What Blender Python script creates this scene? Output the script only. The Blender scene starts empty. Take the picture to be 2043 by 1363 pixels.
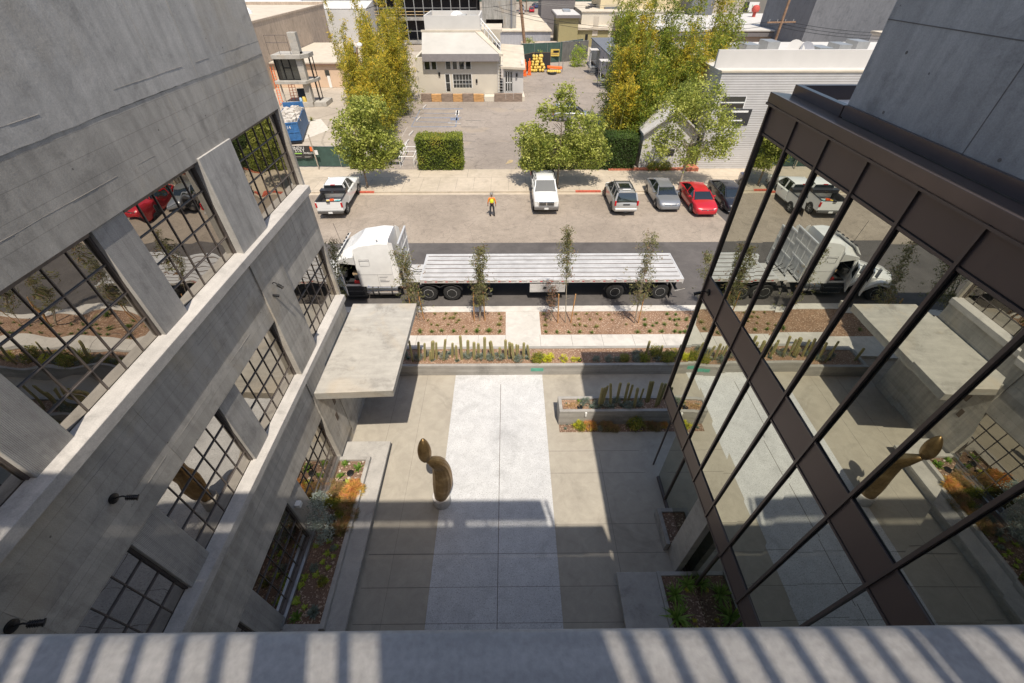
import bpy, math, random
import numpy as np
from mathutils import Vector, Matrix
R = math.radians
scene = bpy.context.scene
COL = scene.collection
random.seed(7)
# ------------------------------------------------------------------ camera
H = 15.0
cam_d = bpy.data.cameras.new("Camera"); cam = bpy.data.objects.new("Camera", cam_d); COL.objects.link(cam)
cam_d.sensor_width = 36; cam_d.lens = 14.943; cam_d.clip_start = 0.05; cam_d.clip_end = 1500
cam.location = (0, 0, H); cam.rotation_euler = (R(90 - 42.073), 0, R(-0.4764))
scene.camera = cam
# ------------------------------------------------------------------ sky and sun
SUN_EL, SUN_AZ = 64.0, 15.0
world = bpy.data.worlds.new("World"); scene.world = world; world.use_nodes = True
wn = world.node_tree; bg = wn.nodes["Background"]
sky = wn.nodes.new("ShaderNodeTexSky"); sky.sky_type = 'NISHITA'; sky.sun_disc = False
sky.sun_elevation = R(SUN_EL); sky.sun_rotation = R(180 - SUN_AZ); sky.air_density = 1.0; sky.dust_density = 2.0; sky.ozone_density = 0.6
wn.links.new(sky.outputs[0], bg.inputs[0]); bg.inputs[1].default_value = 0.125
sun_d = bpy.data.lights.new("Sun", 'SUN'); sun_d.energy = 4.4; sun_d.angle = R(0.53); sun_d.color = (1.0, 0.92, 0.80)
sun = bpy.data.objects.new("Sun", sun_d); COL.objects.link(sun)
s = Vector((math.sin(R(SUN_AZ)) * math.cos(R(SUN_EL)), -math.cos(R(SUN_AZ)) * math.cos(R(SUN_EL)), math.sin(R(SUN_EL))))
sun.rotation_euler = s.to_track_quat('Z', 'Y').to_euler(); sun.location = (5, -10, 40)
vs = scene.view_settings; vs.view_transform = 'Standard'; vs.look = 'None'; vs.exposure = 0.26; vs.gamma = 1.0
scene.cycles.max_bounces = 8; scene.cycles.diffuse_bounces = 3; scene.cycles.glossy_bounces = 4
scene.cycles.transparent_max_bounces = 12

# ------------------------------------------------------------------ measuring helpers (a pixel of the photograph at a known depth -> world)
_f, _cx, _cy, _th, _yw = 848.0, 1021.5, 681.5, R(42.073), R(0.4764)
def ray(u, v):
    a = (u - _cx) / _f; b = -(v - _cy) / _f
    y = math.cos(_th) + b * math.sin(_th); z = -math.sin(_th) + b * math.cos(_th)
    return a * math.cos(_yw) + y * math.sin(_yw), -a * math.sin(_yw) + y * math.cos(_yw), z
def G(u, v, z=0.0):
    X, Y, Z = ray(u, v); t = (z - H) / Z; return X * t, Y * t
def W(u, v, Y):
    X, y, Z = ray(u, v); t = Y / y; return X * t, H + Z * t
def XP(u, v, x):
    X, y, Z = ray(u, v); t = x / X; return y * t, H + Z * t

# ------------------------------------------------------------------ mesh helper
class M:
    def __init__(s, T=None): s.v = []; s.f = []; s.m = []; s.T = T
    def add(s, vs, fs, mi=0):
        b = len(s.v)
        if s.T is not None: vs = [tuple(s.T @ Vector(p)) for p in vs]
        s.v += [tuple(p) for p in vs]; s.f += [tuple(b + i for i in f) for f in fs]; s.m += [mi] * len(fs)
        return s
    def box(s, x0, x1, y0, y1, z0, z1, mi=0):
        return s.add([(x0,y0,z0),(x1,y0,z0),(x1,y1,z0),(x0,y1,z0),(x0,y0,z1),(x1,y0,z1),(x1,y1,z1),(x0,y1,z1)],
              [(3,2,1,0),(4,5,6,7),(0,1,5,4),(1,2,6,5),(2,3,7,6),(3,0,4,7)], mi)
    def ob(s, c, d, rz=0, rx=0, ry=0, mi=0):
        T = Matrix.Translation(c) @ Matrix.Rotation(rz,4,'Z') @ Matrix.Rotation(rx,4,'X') @ Matrix.Rotation(ry,4,'Y')
        x,y,z = d[0]/2,d[1]/2,d[2]/2
        P=[(-x,-y,-z),(x,-y,-z),(x,y,-z),(-x,y,-z),(-x,-y,z),(x,-y,z),(x,y,z),(-x,y,z)]
        return s.add([tuple(T @ Vector(p)) for p in P],[(3,2,1,0),(4,5,6,7),(0,1,5,4),(1,2,6,5),(2,3,7,6),(3,0,4,7)],mi)
    def bar(s, p, q, w, h=None, mi=0, up=(0,0,1)):
        p=Vector(p); q=Vector(q); h=h or w; d=(q-p).normalized(); u=Vector(up)
        if abs(d.dot(u))>.98: u=Vector((0,1,0))
        a=d.cross(u).normalized()*w/2; b=a.cross(d).normalized()*h/2
        P=[p-a-b,p+a-b,p+a+b,p-a+b,q-a-b,q+a-b,q+a+b,q-a+b]
        return s.add([tuple(x) for x in P],[(3,2,1,0),(4,5,6,7),(0,1,5,4),(1,2,6,5),(2,3,7,6),(3,0,4,7)],mi)
    def cyl(s, p, q, r0, r1=None, n=12, mi=0, cap=True):
        return s.tube([p,q],[r0,r0 if r1 is None else r1],n,mi,cap)
    def tube(s, pts, rad, n=8, mi=0, cap=True):
        pts=[Vector(p) for p in pts]; V=[]; F=[]
        if not hasattr(rad,'__len__'): rad=[rad]*len(pts)
        for i,p in enumerate(pts):
            d=(pts[min(i+1,len(pts)-1)]-pts[max(i-1,0)]).normalized()
            u=Vector((0,0,1)) if abs(d.z)<.95 else Vector((0,1,0))
            a=d.cross(u).normalized(); b=a.cross(d).normalized()
            for k in range(n):
                t=2*math.pi*k/n; V.append(tuple(p+(a*math.cos(t)+b*math.sin(t))*rad[i]))
        for i in range(len(pts)-1):
            for k in range(n):
                k2=(k+1)%n; F.append((i*n+k,i*n+k2,(i+1)*n+k2,(i+1)*n+k))
        if cap: F.append(tuple(range(n-1,-1,-1))); F.append(tuple((len(pts)-1)*n+k for k in range(n)))
        return s.add(V,F,mi)
    def lathe(s, prof, c=(0,0,0), n=16, mi=0, axis='Z'):
        V=[];F=[]
        for r,z in prof:
            for k in range(n):
                t=2*math.pi*k/n; a,b=r*math.cos(t),r*math.sin(t)
                V.append((c[0]+a,c[1]+b,c[2]+z) if axis=='Z' else ((c[0]+z,c[1]+a,c[2]+b) if axis=='X' else (c[0]+a,c[1]+z,c[2]+b)))
        for i in range(len(prof)-1):
            for k in range(n):
                k2=(k+1)%n; F.append((i*n+k,i*n+k2,(i+1)*n+k2,(i+1)*n+k))
        F.append(tuple(range(n-1,-1,-1))); F.append(tuple((len(prof)-1)*n+k for k in range(n)))
        return s.add(V,F,mi)
    def loft(s, rings, mi=0, cap=True, close=True):
        n=len(rings[0]); V=[p for r in rings for p in r]; F=[]
        for i in range(len(rings)-1):
            for k in range(n if close else n-1):
                k2=(k+1)%n; F.append((i*n+k,i*n+k2,(i+1)*n+k2,(i+1)*n+k))
        if cap: F.append(tuple(range(n-1,-1,-1))); F.append(tuple((len(rings)-1)*n+k for k in range(n)))
        return s.add(V,F,mi)
    def poly(s, pts, mi=0): return s.add(pts,[tuple(range(len(pts)))],mi)
    def prism(s, pts, z0, z1, mi=0):
        n=len(pts); V=[(x,y,z0) for x,y in pts]+[(x,y,z1) for x,y in pts]
        F=[tuple(range(n-1,-1,-1)),tuple(range(n,2*n))]+[(i,(i+1)%n,n+(i+1)%n,n+i) for i in range(n)]
        return s.add(V,F,mi)
    def prismx(s, pts, x0, x1, mi=0):     # outline in (y,z) pulled along x
        n=len(pts); V=[(x0,y,z) for y,z in pts]+[(x1,y,z) for y,z in pts]
        F=[tuple(range(n-1,-1,-1)),tuple(range(n,2*n))]+[(i,(i+1)%n,n+(i+1)%n,n+i) for i in range(n)]
        return s.add(V,F,mi)
    def done(s, name, mats, parent=None, smooth=0, bevel=0, loc=None):
        me=bpy.data.meshes.new(name); me.from_pydata(s.v,[],s.f)
        if not isinstance(mats,(list,tuple)): mats=[mats]
        for m in mats: me.materials.append(m)
        if len(mats)>1: me.polygons.foreach_set('material_index',s.m)
        me.update()
        import bmesh
        bm=bmesh.new(); bm.from_mesh(me); bmesh.ops.recalc_face_normals(bm,faces=bm.faces); bm.to_mesh(me); bm.free()
        if smooth:
            me.polygons.foreach_set('use_smooth',[True]*len(me.polygons)); me.set_sharp_from_angle(angle=R(smooth))
        o=bpy.data.objects.new(name,me); COL.objects.link(o)
        if parent is not None: o.parent=parent
        if loc: o.location=loc
        if bevel:
            b=o.modifiers.new("Bevel",'BEVEL'); b.width=bevel; b.segments=2; b.limit_method='ANGLE'; b.angle_limit=R(40)
        return o
def tag(o, label=None, cat=None, group=None, kind=None):
    if label: o['label']=label
    if cat: o['category']=cat
    if group: o['group']=group
    if kind: o['kind']=kind
    return o
def thing(name, label, cat, loc=(0,0,0), rz=0, group=None, scale=1):
    o=bpy.data.objects.new(name,None); COL.objects.link(o); o.location=loc; o.rotation_euler=(0,0,rz); o.scale=(scale,)*3
    o.empty_display_size=.2
    return tag(o,label,cat,group)
def children(o): return [c for c in bpy.data.objects if c.parent is o]
def dup(root, loc, rz=0, label=None, group=None, scale=None):
    r=root.copy(); COL.objects.link(r); r.location=loc; r.rotation_euler=(0,0,rz)
    if scale: r.scale=(scale,)*3 if not hasattr(scale,'__len__') else scale
    if label: r['label']=label
    if group: r['group']=group
    for ch in list(root.children):
        c=ch.copy(); COL.objects.link(c); c.parent=r
        for g in list(ch.children):
            d=g.copy(); COL.objects.link(d); d.parent=c
    return r

# ------------------------------------------------------------------ materials
def newmat(name):
    m=bpy.data.materials.new(name); m.use_nodes=True; nt=m.node_tree
    return m, nt, nt.nodes['Principled BSDF']
def nz(nt, scale, detail=4, rough=.55, vec=None, dist=0):
    n=nt.nodes.new('ShaderNodeTexNoise'); n.inputs['Scale'].default_value=scale; n.inputs['Detail'].default_value=detail
    n.inputs['Roughness'].default_value=rough; n.inputs['Distortion'].default_value=dist
    if vec is not None: nt.links.new(vec,n.inputs['Vector'])
    return n.outputs['Fac']
def ramp(nt, fac, stops):
    r=nt.nodes.new('ShaderNodeValToRGB'); nt.links.new(fac,r.inputs[0]); e=r.color_ramp.elements
    while len(e)<len(stops): e.new(.5)
    for i,(p,c) in enumerate(stops):
        e[i].position=p; e[i].color=(c[0],c[1],c[2],1) if hasattr(c,'__len__') else (c,c,c,1)
    return r.outputs[0]
def mix(nt, a, b, fac, mode='MIX'):
    n=nt.nodes.new('ShaderNodeMix'); n.data_type='RGBA'; n.blend_type=mode
    for sock,val in ((n.inputs[6],a),(n.inputs[7],b),(n.inputs[0],fac)):
        if hasattr(val,'is_linked') or isinstance(val,bpy.types.NodeSocket): nt.links.new(val,sock)
        elif hasattr(val,'__len__'): sock.default_value=(*val[:3],1)
        else: sock.default_value=val
    return n.outputs[2]
def mapping(nt, scale=(1,1,1), rot=(0,0,0), coord='Object'):
    tc=nt.nodes.new('ShaderNodeTexCoord'); mp=nt.nodes.new('ShaderNodeMapping')
    mp.inputs['Scale'].default_value=scale; mp.inputs['Rotation'].default_value=rot
    nt.links.new(tc.outputs[coord],mp.inputs['Vector']); return mp.outputs[0]
def bump(nt, p, h, strength=.3, dist=.02):
    b=nt.nodes.new('ShaderNodeBump'); b.inputs['Strength'].default_value=strength; b.inputs['Distance'].default_value=dist
    nt.links.new(h,b.inputs['Height'])
    if p.inputs['Normal'].is_linked:
        nt.links.new(p.inputs['Normal'].links[0].from_socket,b.inputs['Normal'])
    nt.links.new(b.outputs[0],p.inputs['Normal'])
def sc(c,k): return tuple(min(1,x*k) for x in c[:3])
def plain(name, col, rough=.6, metal=0, var=.12, scale=3.0, bmp=0, spec=None, coat=0):
    m,nt,p=newmat(name); v=mapping(nt)
    f=nz(nt,scale,5,.6,v); c=ramp(nt,f,[(.3,sc(col,1-var)),(.7,sc(col,1+var))])
    nt.links.new(c,p.inputs['Base Color']); p.inputs['Roughness'].default_value=rough; p.inputs['Metallic'].default_value=metal
    if coat: p.inputs['Coat Weight'].default_value=coat; p.inputs['Coat Roughness'].default_value=.06
    if spec is not None: p.inputs['Specular IOR Level'].default_value=spec
    if bmp: bump(nt,p,nz(nt,scale*12,3,.6,v),bmp,.01)
    return m
def concrete(name, col, streak=(1,1,.12), sk=.16, board=None, pits=True, var=.14, rough=.82, blotch=.5, warm=None, ribs=None):
    """weathered concrete: blotches, streaks along one axis, air holes, optional board lines (axis, spacing) and fine ribs"""
    m,nt,p=newmat(name); v=mapping(nt)
    a=nz(nt,blotch,6,.62,v,.4); c=ramp(nt,a,[(.28,sc(col,1-var*1.5)),(.5,col),(.74,sc(col,1+var))])
    b=nz(nt,2.6,7,.7,v,.6); c=mix(nt,c,ramp(nt,b,[(.3,.62),(.62,1.0)]),.38,'MULTIPLY')
    vs_=mapping(nt,streak); st=nz(nt,5.5,4,.6,vs_); c=mix(nt,c,ramp(nt,st,[(.36,1-sk*1.6),(.64,1+sk*.6)]),.75,'MULTIPLY')
    if warm is not None:
        w=nz(nt,.33,4,.6,v,1.2); c=mix(nt,c,warm,ramp(nt,w,[(.52,0.0),(.72,.6)]))
    g=nz(nt,60,2,.5,v); c=mix(nt,c,ramp(nt,g,[(.3,.80),(.7,1.12)]),.6,'MULTIPLY')
    q=nz(nt,1.1,8,.74,v,.35); c=mix(nt,c,ramp(nt,q,[(.36,.70),(.47,1.0),(.60,1.0),(.70,1.18)]),.75,'MULTIPLY')
    h=nz(nt,9,6,.65,v)
    if pits:
        vo=nt.nodes.new('ShaderNodeTexVoronoi'); vo.inputs['Scale'].default_value=2.3; vo.inputs['Randomness'].default_value=1; nt.links.new(v,vo.inputs['Vector'])
        pr=ramp(nt,vo.outputs['Distance'],[(.028,.25),(.045,1.0)]); c=mix(nt,c,pr,.8,'MULTIPLY')
    if board:
        ax,sp,st_=board
        s_=nt.nodes.new('ShaderNodeSeparateXYZ'); nt.links.new(v,s_.inputs[0]); 
        mm=nt.nodes.new('ShaderNodeMath'); mm.operation='MULTIPLY'; nt.links.new(s_.outputs[ax],mm.inputs[0]); mm.inputs[1].default_value=1/sp
        fl=nt.nodes.new('ShaderNodeMath'); fl.operation='FLOOR'; nt.links.new(mm.outputs[0],fl.inputs[0])
        wn_=nt.nodes.new('ShaderNodeTexWhiteNoise'); wn_.noise_dimensions='1D'; nt.links.new(fl.outputs[0],wn_.inputs['W'])
        c=mix(nt,c,ramp(nt,wn_.outputs['Value'],[(0,1-st_),(1,1+st_)]),1,'MULTIPLY')
        fr=nt.nodes.new('ShaderNodeMath'); fr.operation='FRACT'; nt.links.new(mm.outputs[0],fr.inputs[0])
        ln=ramp(nt,fr.outputs[0],[(.0,.55),(.045,1.0),(.955,1.0)]); c=mix(nt,c,ln,.8,'MULTIPLY')
    nt.links.new(c,p.inputs['Base Color']); p.inputs['Roughness'].default_value=rough
    bump(nt,p,h,.35,.012); bump(nt,p,g,.25,.003)
    if ribs:
        ax,sp=ribs; wv=nt.nodes.new('ShaderNodeTexWave'); wv.wave_type='BANDS'; wv.bands_direction='XYZ'[ax]; wv.inputs['Scale'].default_value=.314/sp
        nt.links.new(v,wv.inputs['Vector']); bump(nt,p,wv.outputs['Fac'],.6,.01)
    return m
def reflective(name, col, tint, fac, wav=0, wscale=2.0, rough=.0):
    """coated window glass: dark room behind, strong mirror layer, slight waviness"""
    m,nt,p=newmat(name); nt.nodes.remove(p); out=nt.nodes['Material Output']
    d=nt.nodes.new('ShaderNodeBsdfDiffuse'); d.inputs[0].default_value=(*col,1)
    g=nt.nodes.new('ShaderNodeBsdfGlossy'); g.inputs['Color'].default_value=(*tint,1); g.inputs['Roughness'].default_value=rough
    fr=nt.nodes.new('ShaderNodeFresnel'); fr.inputs[0].default_value=1.5
    mr=nt.nodes.new('ShaderNodeMapRange'); nt.links.new(fr.outputs[0],mr.inputs[0]); mr.inputs[1].default_value=.04; mr.inputs[2].default_value=.6
    mr.inputs[3].default_value=fac; mr.inputs[4].default_value=min(1,fac+.3)
    mx=nt.nodes.new('ShaderNodeMixShader'); nt.links.new(mr.outputs[0],mx.inputs[0]); nt.links.new(d.outputs[0],mx.inputs[1]); nt.links.new(g.outputs[0],mx.inputs[2])
    nt.links.new(mx.outputs[0],out.inputs[0])
    if wav:
        v=mapping(nt); b=nt.nodes.new('ShaderNodeBump'); b.inputs['Strength'].default_value=wav; b.inputs['Distance'].default_value=.05
        nt.links.new(nz(nt,wscale,1,.4,v),b.inputs['Height']); nt.links.new(b.outputs[0],g.inputs['Normal']); nt.links.new(b.outputs[0],fr.inputs['Normal'])
    return m
def leafmat(name, cols, rough=.55, trans=.35):
    m,nt,p=newmat(name); at=nt.nodes.new('ShaderNodeAttribute'); at.attribute_name='var'
    c=ramp(nt,at.outputs['Fac'],[(i/(len(cols)-1),cc) for i,cc in enumerate(cols)])
    nt.links.new(c,p.inputs['Base Color']); p.inputs['Roughness'].default_value=rough; p.inputs['Specular IOR Level'].default_value=.3
    t=nt.nodes.new('ShaderNodeBsdfTranslucent'); nt.links.new(mix(nt,c,(1,1,.6),.12),t.inputs[0])
    mx=nt.nodes.new('ShaderNodeMixShader'); mx.inputs[0].default_value=trans
    nt.links.new(p.outputs[0],mx.inputs[1]); nt.links.new(t.outputs[0],mx.inputs[2]); nt.links.new(mx.outputs[0],nt.nodes['Material Output'].inputs[0])
    return m
def ground_mat(name, stops, s1=.25, s2=40, crack=None, rough=.9, bm=.25, grain=(.7,1.2), spots=None):
    m,nt,p=newmat(name); v=mapping(nt)
    c=ramp(nt,nz(nt,s1,6,.6,v,.5),[(.3,stops[0]),(.55,stops[1]),(.75,stops[2])])
    g=nz(nt,s2,3,.7,v); c=mix(nt,c,ramp(nt,g,[(.3,grain[0]),(.7,grain[1])]),.8,'MULTIPLY')
    b=nz(nt,2.2,5,.65,v,.7); c=mix(nt,c,ramp(nt,b,[(.35,.85),(.65,1.06)]),.7,'MULTIPLY')
    b2=nz(nt,.55,7,.7,v,.9); c=mix(nt,c,ramp(nt,b2,[(.34,.80),(.46,1.0),(.62,1.0),(.72,1.07)]),.8,'MULTIPLY')
    if crack:
        vo=nt.nodes.new('ShaderNodeTexVoronoi'); vo.feature='DISTANCE_TO_EDGE'; vo.inputs['Scale'].default_value=crack
        dn=nt.nodes.new('ShaderNodeTexNoise'); dn.inputs['Scale'].default_value=1.5; nt.links.new(v,dn.inputs['Vector'])
        ad=mix(nt,v,dn.outputs['Color'],.25,'ADD'); nt.links.new(ad,vo.inputs['Vector'])
        c=mix(nt,c,ramp(nt,vo.outputs['Distance'],[(.004,.55),(.014,1)]),.55,'MULTIPLY')
    if spots:
        sp=nz(nt,spots[0],2,.5,v); c=mix(nt,c,spots[1],ramp(nt,sp,[(spots[2],0.0),(spots[2]+.06,spots[3])]))
    nt.links.new(c,p.inputs['Base Color']); p.inputs['Roughness'].default_value=rough; bump(nt,p,g,bm,.01)
    return m
# ------------------------------------------------------------------ shared materials
m_wall=concrete('wall_concrete',(.47,.45,.42),streak=(1,1,.07),sk=.11,warm=(.42,.36,.27),blotch=.55)
m_lower=concrete('lower_wall_concrete',(.46,.43,.385),streak=(1,1,.08),sk=.13,warm=(.46,.38,.26),blotch=.6,board=(2,.31,.10))
m_board=concrete('board_concrete',(.44,.41,.365),streak=(1,1,.08),sk=.14,board=(2,.19,.09),warm=(.46,.38,.27),pits=False)
m_rib=concrete('ribbed_concrete',(.42,.40,.375),streak=(1,1,.1),sk=.12,board=(1,.16,.06),pits=False,ribs=(1,.022))
m_pil=concrete('pilaster_concrete',(.46,.44,.41),streak=(1,1,.1),sk=.16,pits=False)
m_ledge=concrete('ledge_concrete',(.52,.49,.455),streak=(1,.1,1),sk=.08,pits=False,var=.08)
m_tower=concrete('tower_concrete',(.43,.42,.40),streak=(1,1,.09),sk=.12,blotch=.4)
m_slab=concrete('canopy_concrete',(.44,.415,.37),streak=(.2,1,1),sk=.08,pits=False,var=.09,warm=(.46,.37,.26))
m_plant=concrete('planter_concrete',(.37,.35,.32),streak=(.1,1,1),sk=.12,pits=False,board=(2,.11,.07),var=.1)
m_plantt=concrete('planter_cap_concrete',(.42,.40,.37),streak=(.3,.3,1),sk=.05,pits=False,var=.08)
m_para=concrete('parapet_concrete',(.43,.405,.375),streak=(.04,1,1),sk=.22,pits=True,var=.10)
m_pave=ground_mat('courtyard_paving_mat',[(.345,.31,.255),(.375,.34,.28),(.395,.36,.30)],.6,30,rough=.8,grain=(.94,1.05),bm=.1)
m_agg=ground_mat('white_aggregate',[(.55,.55,.555),(.60,.60,.60),(.64,.64,.64)],.5,34,rough=.85,grain=(.62,1.12),bm=.5,spots=(22,(.30,.29,.28),.60,.75))
m_walk=ground_mat('sidewalk_concrete',[(.52,.49,.445),(.56,.53,.485),(.60,.57,.52)],.5,30,rough=.85,grain=(.93,1.05),bm=.1)
m_walk2=ground_mat('old_sidewalk_concrete',[(.42,.36,.275),(.48,.41,.32),(.53,.455,.355)],.35,25,rough=.9,grain=(.88,1.08),bm=.15)
m_newasph=ground_mat('new_asphalt',[(.078,.070,.066),(.10,.090,.085),(.125,.112,.105)],.5,70,rough=.85,grain=(.8,1.2),bm=.3)
m_oldasph=ground_mat('old_asphalt',[(.27,.225,.18),(.335,.28,.225),(.38,.32,.26)],.22,42,crack=.9,rough=.92,grain=(.60,1.25),bm=.4,spots=(5,(.16,.13,.11),.62,.35))
m_lot=ground_mat('parking_lot_asphalt',[(.25,.213,.18),(.31,.265,.225),(.36,.31,.265)],.12,22,crack=.5,rough=.92,grain=(.7,1.2),bm=.35,spots=(.25,(.36,.29,.21),.6,.35))
m_lot2=ground_mat('concrete_yard',[(.36,.31,.25),(.43,.375,.305),(.50,.445,.375)],.15,14,crack=.12,rough=.92,grain=(.85,1.1),bm=.2)
m_earth=ground_mat('earth',[(.27,.23,.18),(.33,.28,.225),(.38,.33,.27)],.08,6,rough=.95,grain=(.75,1.15))
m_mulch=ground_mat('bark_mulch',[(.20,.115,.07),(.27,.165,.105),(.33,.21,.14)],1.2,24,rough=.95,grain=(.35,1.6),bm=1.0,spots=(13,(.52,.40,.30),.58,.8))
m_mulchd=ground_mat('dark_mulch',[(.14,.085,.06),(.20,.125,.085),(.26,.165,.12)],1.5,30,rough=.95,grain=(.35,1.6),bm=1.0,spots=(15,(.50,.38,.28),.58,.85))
m_joint=plain('joint_dark',(.16,.145,.13),.9,var=.2)
m_bronze=plain('bronze_metal',(.125,.092,.080),.42,.35,var=.05,scale=1.2)
m_bronzed=plain('bronze_frame',(.12,.095,.085),.38,.4,var=.05)
m_cop=plain('bronze_coping',(.13,.105,.10),.28,.6,var=.08,scale=2)
m_black=plain('black_metal',(.015,.015,.016),.4,.3,var=.1)
m_steel=plain('dark_steel_frame',(.13,.11,.10),.4,.3,var=.2,scale=6)
m_white=plain('white_paint',(.78,.77,.74),.55,var=.05,scale=1)
m_rightglass=reflective('mirror_glass',(.012,.016,.014),(.83,.85,.76),.66,wav=.014,wscale=.5)
m_leftglass=reflective('old_glass',(.020,.018,.017),(.84,.80,.73),.53,wav=.17,wscale=1.25)
m_rubber=plain('rubber',(.02,.02,.02),.75,var=.2)
m_chrome=plain('polished_metal',(.75,.75,.75),.18,1,var=.04)
m_wood=plain('new_wood',(.42,.25,.12),.7,var=.25,scale=5)
def flat(name, x0,x1,y0,y1,z, m, kind='structure'):
    o=M().poly([(x0,y0,z),(x1,y0,z),(x1,y1,z),(x0,y1,z)]).done(name,m); return tag(o,kind=kind)
def slab(name, x0,x1,y0,y1,z0,z1, m):
    return tag(M().box(x0,x1,y0,y1,z0,z1).done(name,m),kind='structure')
# ------------------------------------------------------------------ ground
ZR=-.10
tag(M().poly([(-700,-60,-.16),(700,-60,-.16),(700,1100,-.16),(-700,1100,-.16)]).done('ground',m_earth),kind='structure')
slab('courtyard_paving',-6.6,14,-4,14.3,-.15,0,m_pave)
flat('aggregate_path',-2.60,1.58,-3,14.2,.004,m_agg)
jm=M()
for v in (784,820,862,901,945,1047,1104.7,1171,1243.5): 
    y=G(1000,v)[1]
    if v<1050: pass
    else: jm.box(-4.8,1.58,y-.006,y+.006,0,.0065)
    if v in (901,945,1047) or v>1100: jm.box(1.6,5.3,y-.006,y+.006,0,.003)
jm.box(-4.8,-2.61,5.896,5.904,0,.003)
jm.box(-.432,-.408,-3,13.6,0,.0075); jm.box(-3.95,-3.942,-3,14.2,0,.003); jm.box(3.62,3.632,3,9.8,0,.003); jm.box(-5.2,-5.19,10.2,14.2,0,.003)
tag(jm.done('paving_joint',m_joint),kind='structure')
slab('sidewalk',-70,70,15.62,17.14,-.15,0,m_walk)
jm=M()
for u in (828,889,953,1009,1079,1143,1205,1268,1330): x=G(u,690)[0]; jm.box(x-.007,x+.007,15.62,17.14,0,.003)
tag(jm.done('sidewalk_joint',m_joint),kind='structure')
xa=G(1009,650)[0]; xb=G(1078,650)[0]
slab('path',xa,xb,17.14,19.15,-.15,0,m_walk)
for x0,x1 in ((-70,xa),(xb,70)): slab('planting_bed',x0,x1,17.14,19.15,-.15,-.01,m_mulch)
slab('kerb',-70,70,19.15,19.32,-.15,.02,m_walk)
slab('gutter',-70,70,19.32,19.80,-.15,-.085,m_walk)
slab('road',-300,300,19.80,27.25,-.15,ZR,m_newasph)
slab('old_road',-300,300,27.25,35.55,-.15,ZR-.004,m_oldasph)
xd0,xd1=G(1425,425)[0],G(1480,425)[0]
M().poly([(G(1425,418)[0],33.0,ZR+.002),(60,33.6,ZR+.002),(60,28.2,ZR+.002),(G(1470,460)[0],28.6,ZR+.002)]).done('road_patch',m_newasph)['kind']='structure'
slab('far_gutter',-300,300,35.55,35.95,-.15,ZR+.008,m_walk2)
slab('far_kerb',-300,300,35.95,36.15,-.15,.02,m_walk2)
slab('far_sidewalk',-300,300,36.15,41.2,-.15,0,m_walk2)
jm=M()
for i in range(-26,30): jm.box(i*1.55-.008,i*1.55+.008,36.15,39.2,0,.003)
jm.box(-45,45,39.2,39.22,0,.003); jm.box(-45,45,41.0,41.01,0,.003)
for u in (700,830,930,1020): x=G(u,365)[0]; jm.box(x-.012,x+.012,39.2,41.2,0,.003)
tag(jm.done('far_sidewalk_joint',m_joint),kind='structure')
m_redk=plain('red_kerb_paint',(.45,.10,.06),.7,var=.3,scale=6)
for a,b in ((-12.9,-11.6),(5.8,8.0),(13.3,14.2)): slab('red_kerb',a,b,35.93,36.17,-.1,.024,m_redk)
slab('parking_lot',-13.5,17,41.2,104,-.15,-.012,m_lot)
slab('yard',-60,-13.5,41.2,110,-.15,-.02,m_lot2)
slab('dirt_lot',-120,120,150,330,-.15,-.03,m_earth)
slab('back_lane',-13.5,80,104,150,-.15,-.03,m_lot2)
# ------------------------------------------------------------------ left concrete building
XW=-6.6
LB=thing('concrete_building','grey board-marked concrete building with gridded steel windows and pale ledges on the left','building',(-14,6,0))
TL=Matrix.Translation((14,-6,0))
def LM(): return M(TL)
rowA=(9.45,11.79); rowB=(5.12,7.42); rowC=(.62,3.02)
bays=[(10.70,13.58),(7.0,9.32),(3.9,6.25),(.85,3.2),(-2.2,.15)]
wm=LM(); YS=-4.0; YE=13.7
def band(z0,z1,open_,x1=XW):
    ys=sorted(open_); y=YS
    for a,b in ys: 
        if a>y: wm.box(XW-.35,x1,y,a,z0,z1)
        y=b
    if y<YE: wm.box(XW-.35,x1,y,YE,z0,z1)
wm.box(XW-.35,XW,YS,YE,11.79,13.1); wm.box(XW-.35,XW,YS,YE,7.42,9.24); wm.box(XW-.35,XW,YS,YE,3.02,4.92); wm.box(XW-.35,XW,YS,YE,0,.62)
wm.box(XW-.35,XW,13.58,YE,9.24,11.79); wm.box(XW-.35,XW,13.58,YE,4.92,7.42); wm.box(XW-.35,XW,10.7,YE,.62,3.02)
wm.box(-22,XW-.35,13.4,YE,0,16.1); wm.box(-22,XW-.35,YS,YS+.3,0,16.1); wm.box(-22,-21.7,YS+.3,13.4,0,16.1)
# upper wall stands 14 mm proud above a ragged pour line
rng=random.Random(3); pts=[]; y=YS
top=[]
while y<YE-.01:
    pts.append((y,13.10+rng.uniform(-.008,.008)+.012*math.sin(y*.9))); y+=rng.uniform(.08,.3)
pts.append((YE,13.1)); um=LM(); out=pts+[(YE,16.3),(YS,16.3)]
n=len(out); V=[(XW-.35,a,b) for a,b in out]+[(XW+.008,a,b) for a,b in out]
um.add(V,[tuple(range(n-1,-1,-1)),tuple(range(n,2*n))]+[(i,(i+1)%n,n+(i+1)%n,n+i) for i in range(n)])
um.done('upper_wall',m_wall,LB)
LM().box(-22,XW-.35,YS+.3,13.4,15.6,15.8).done('roof',m_walk2,LB)
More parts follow.
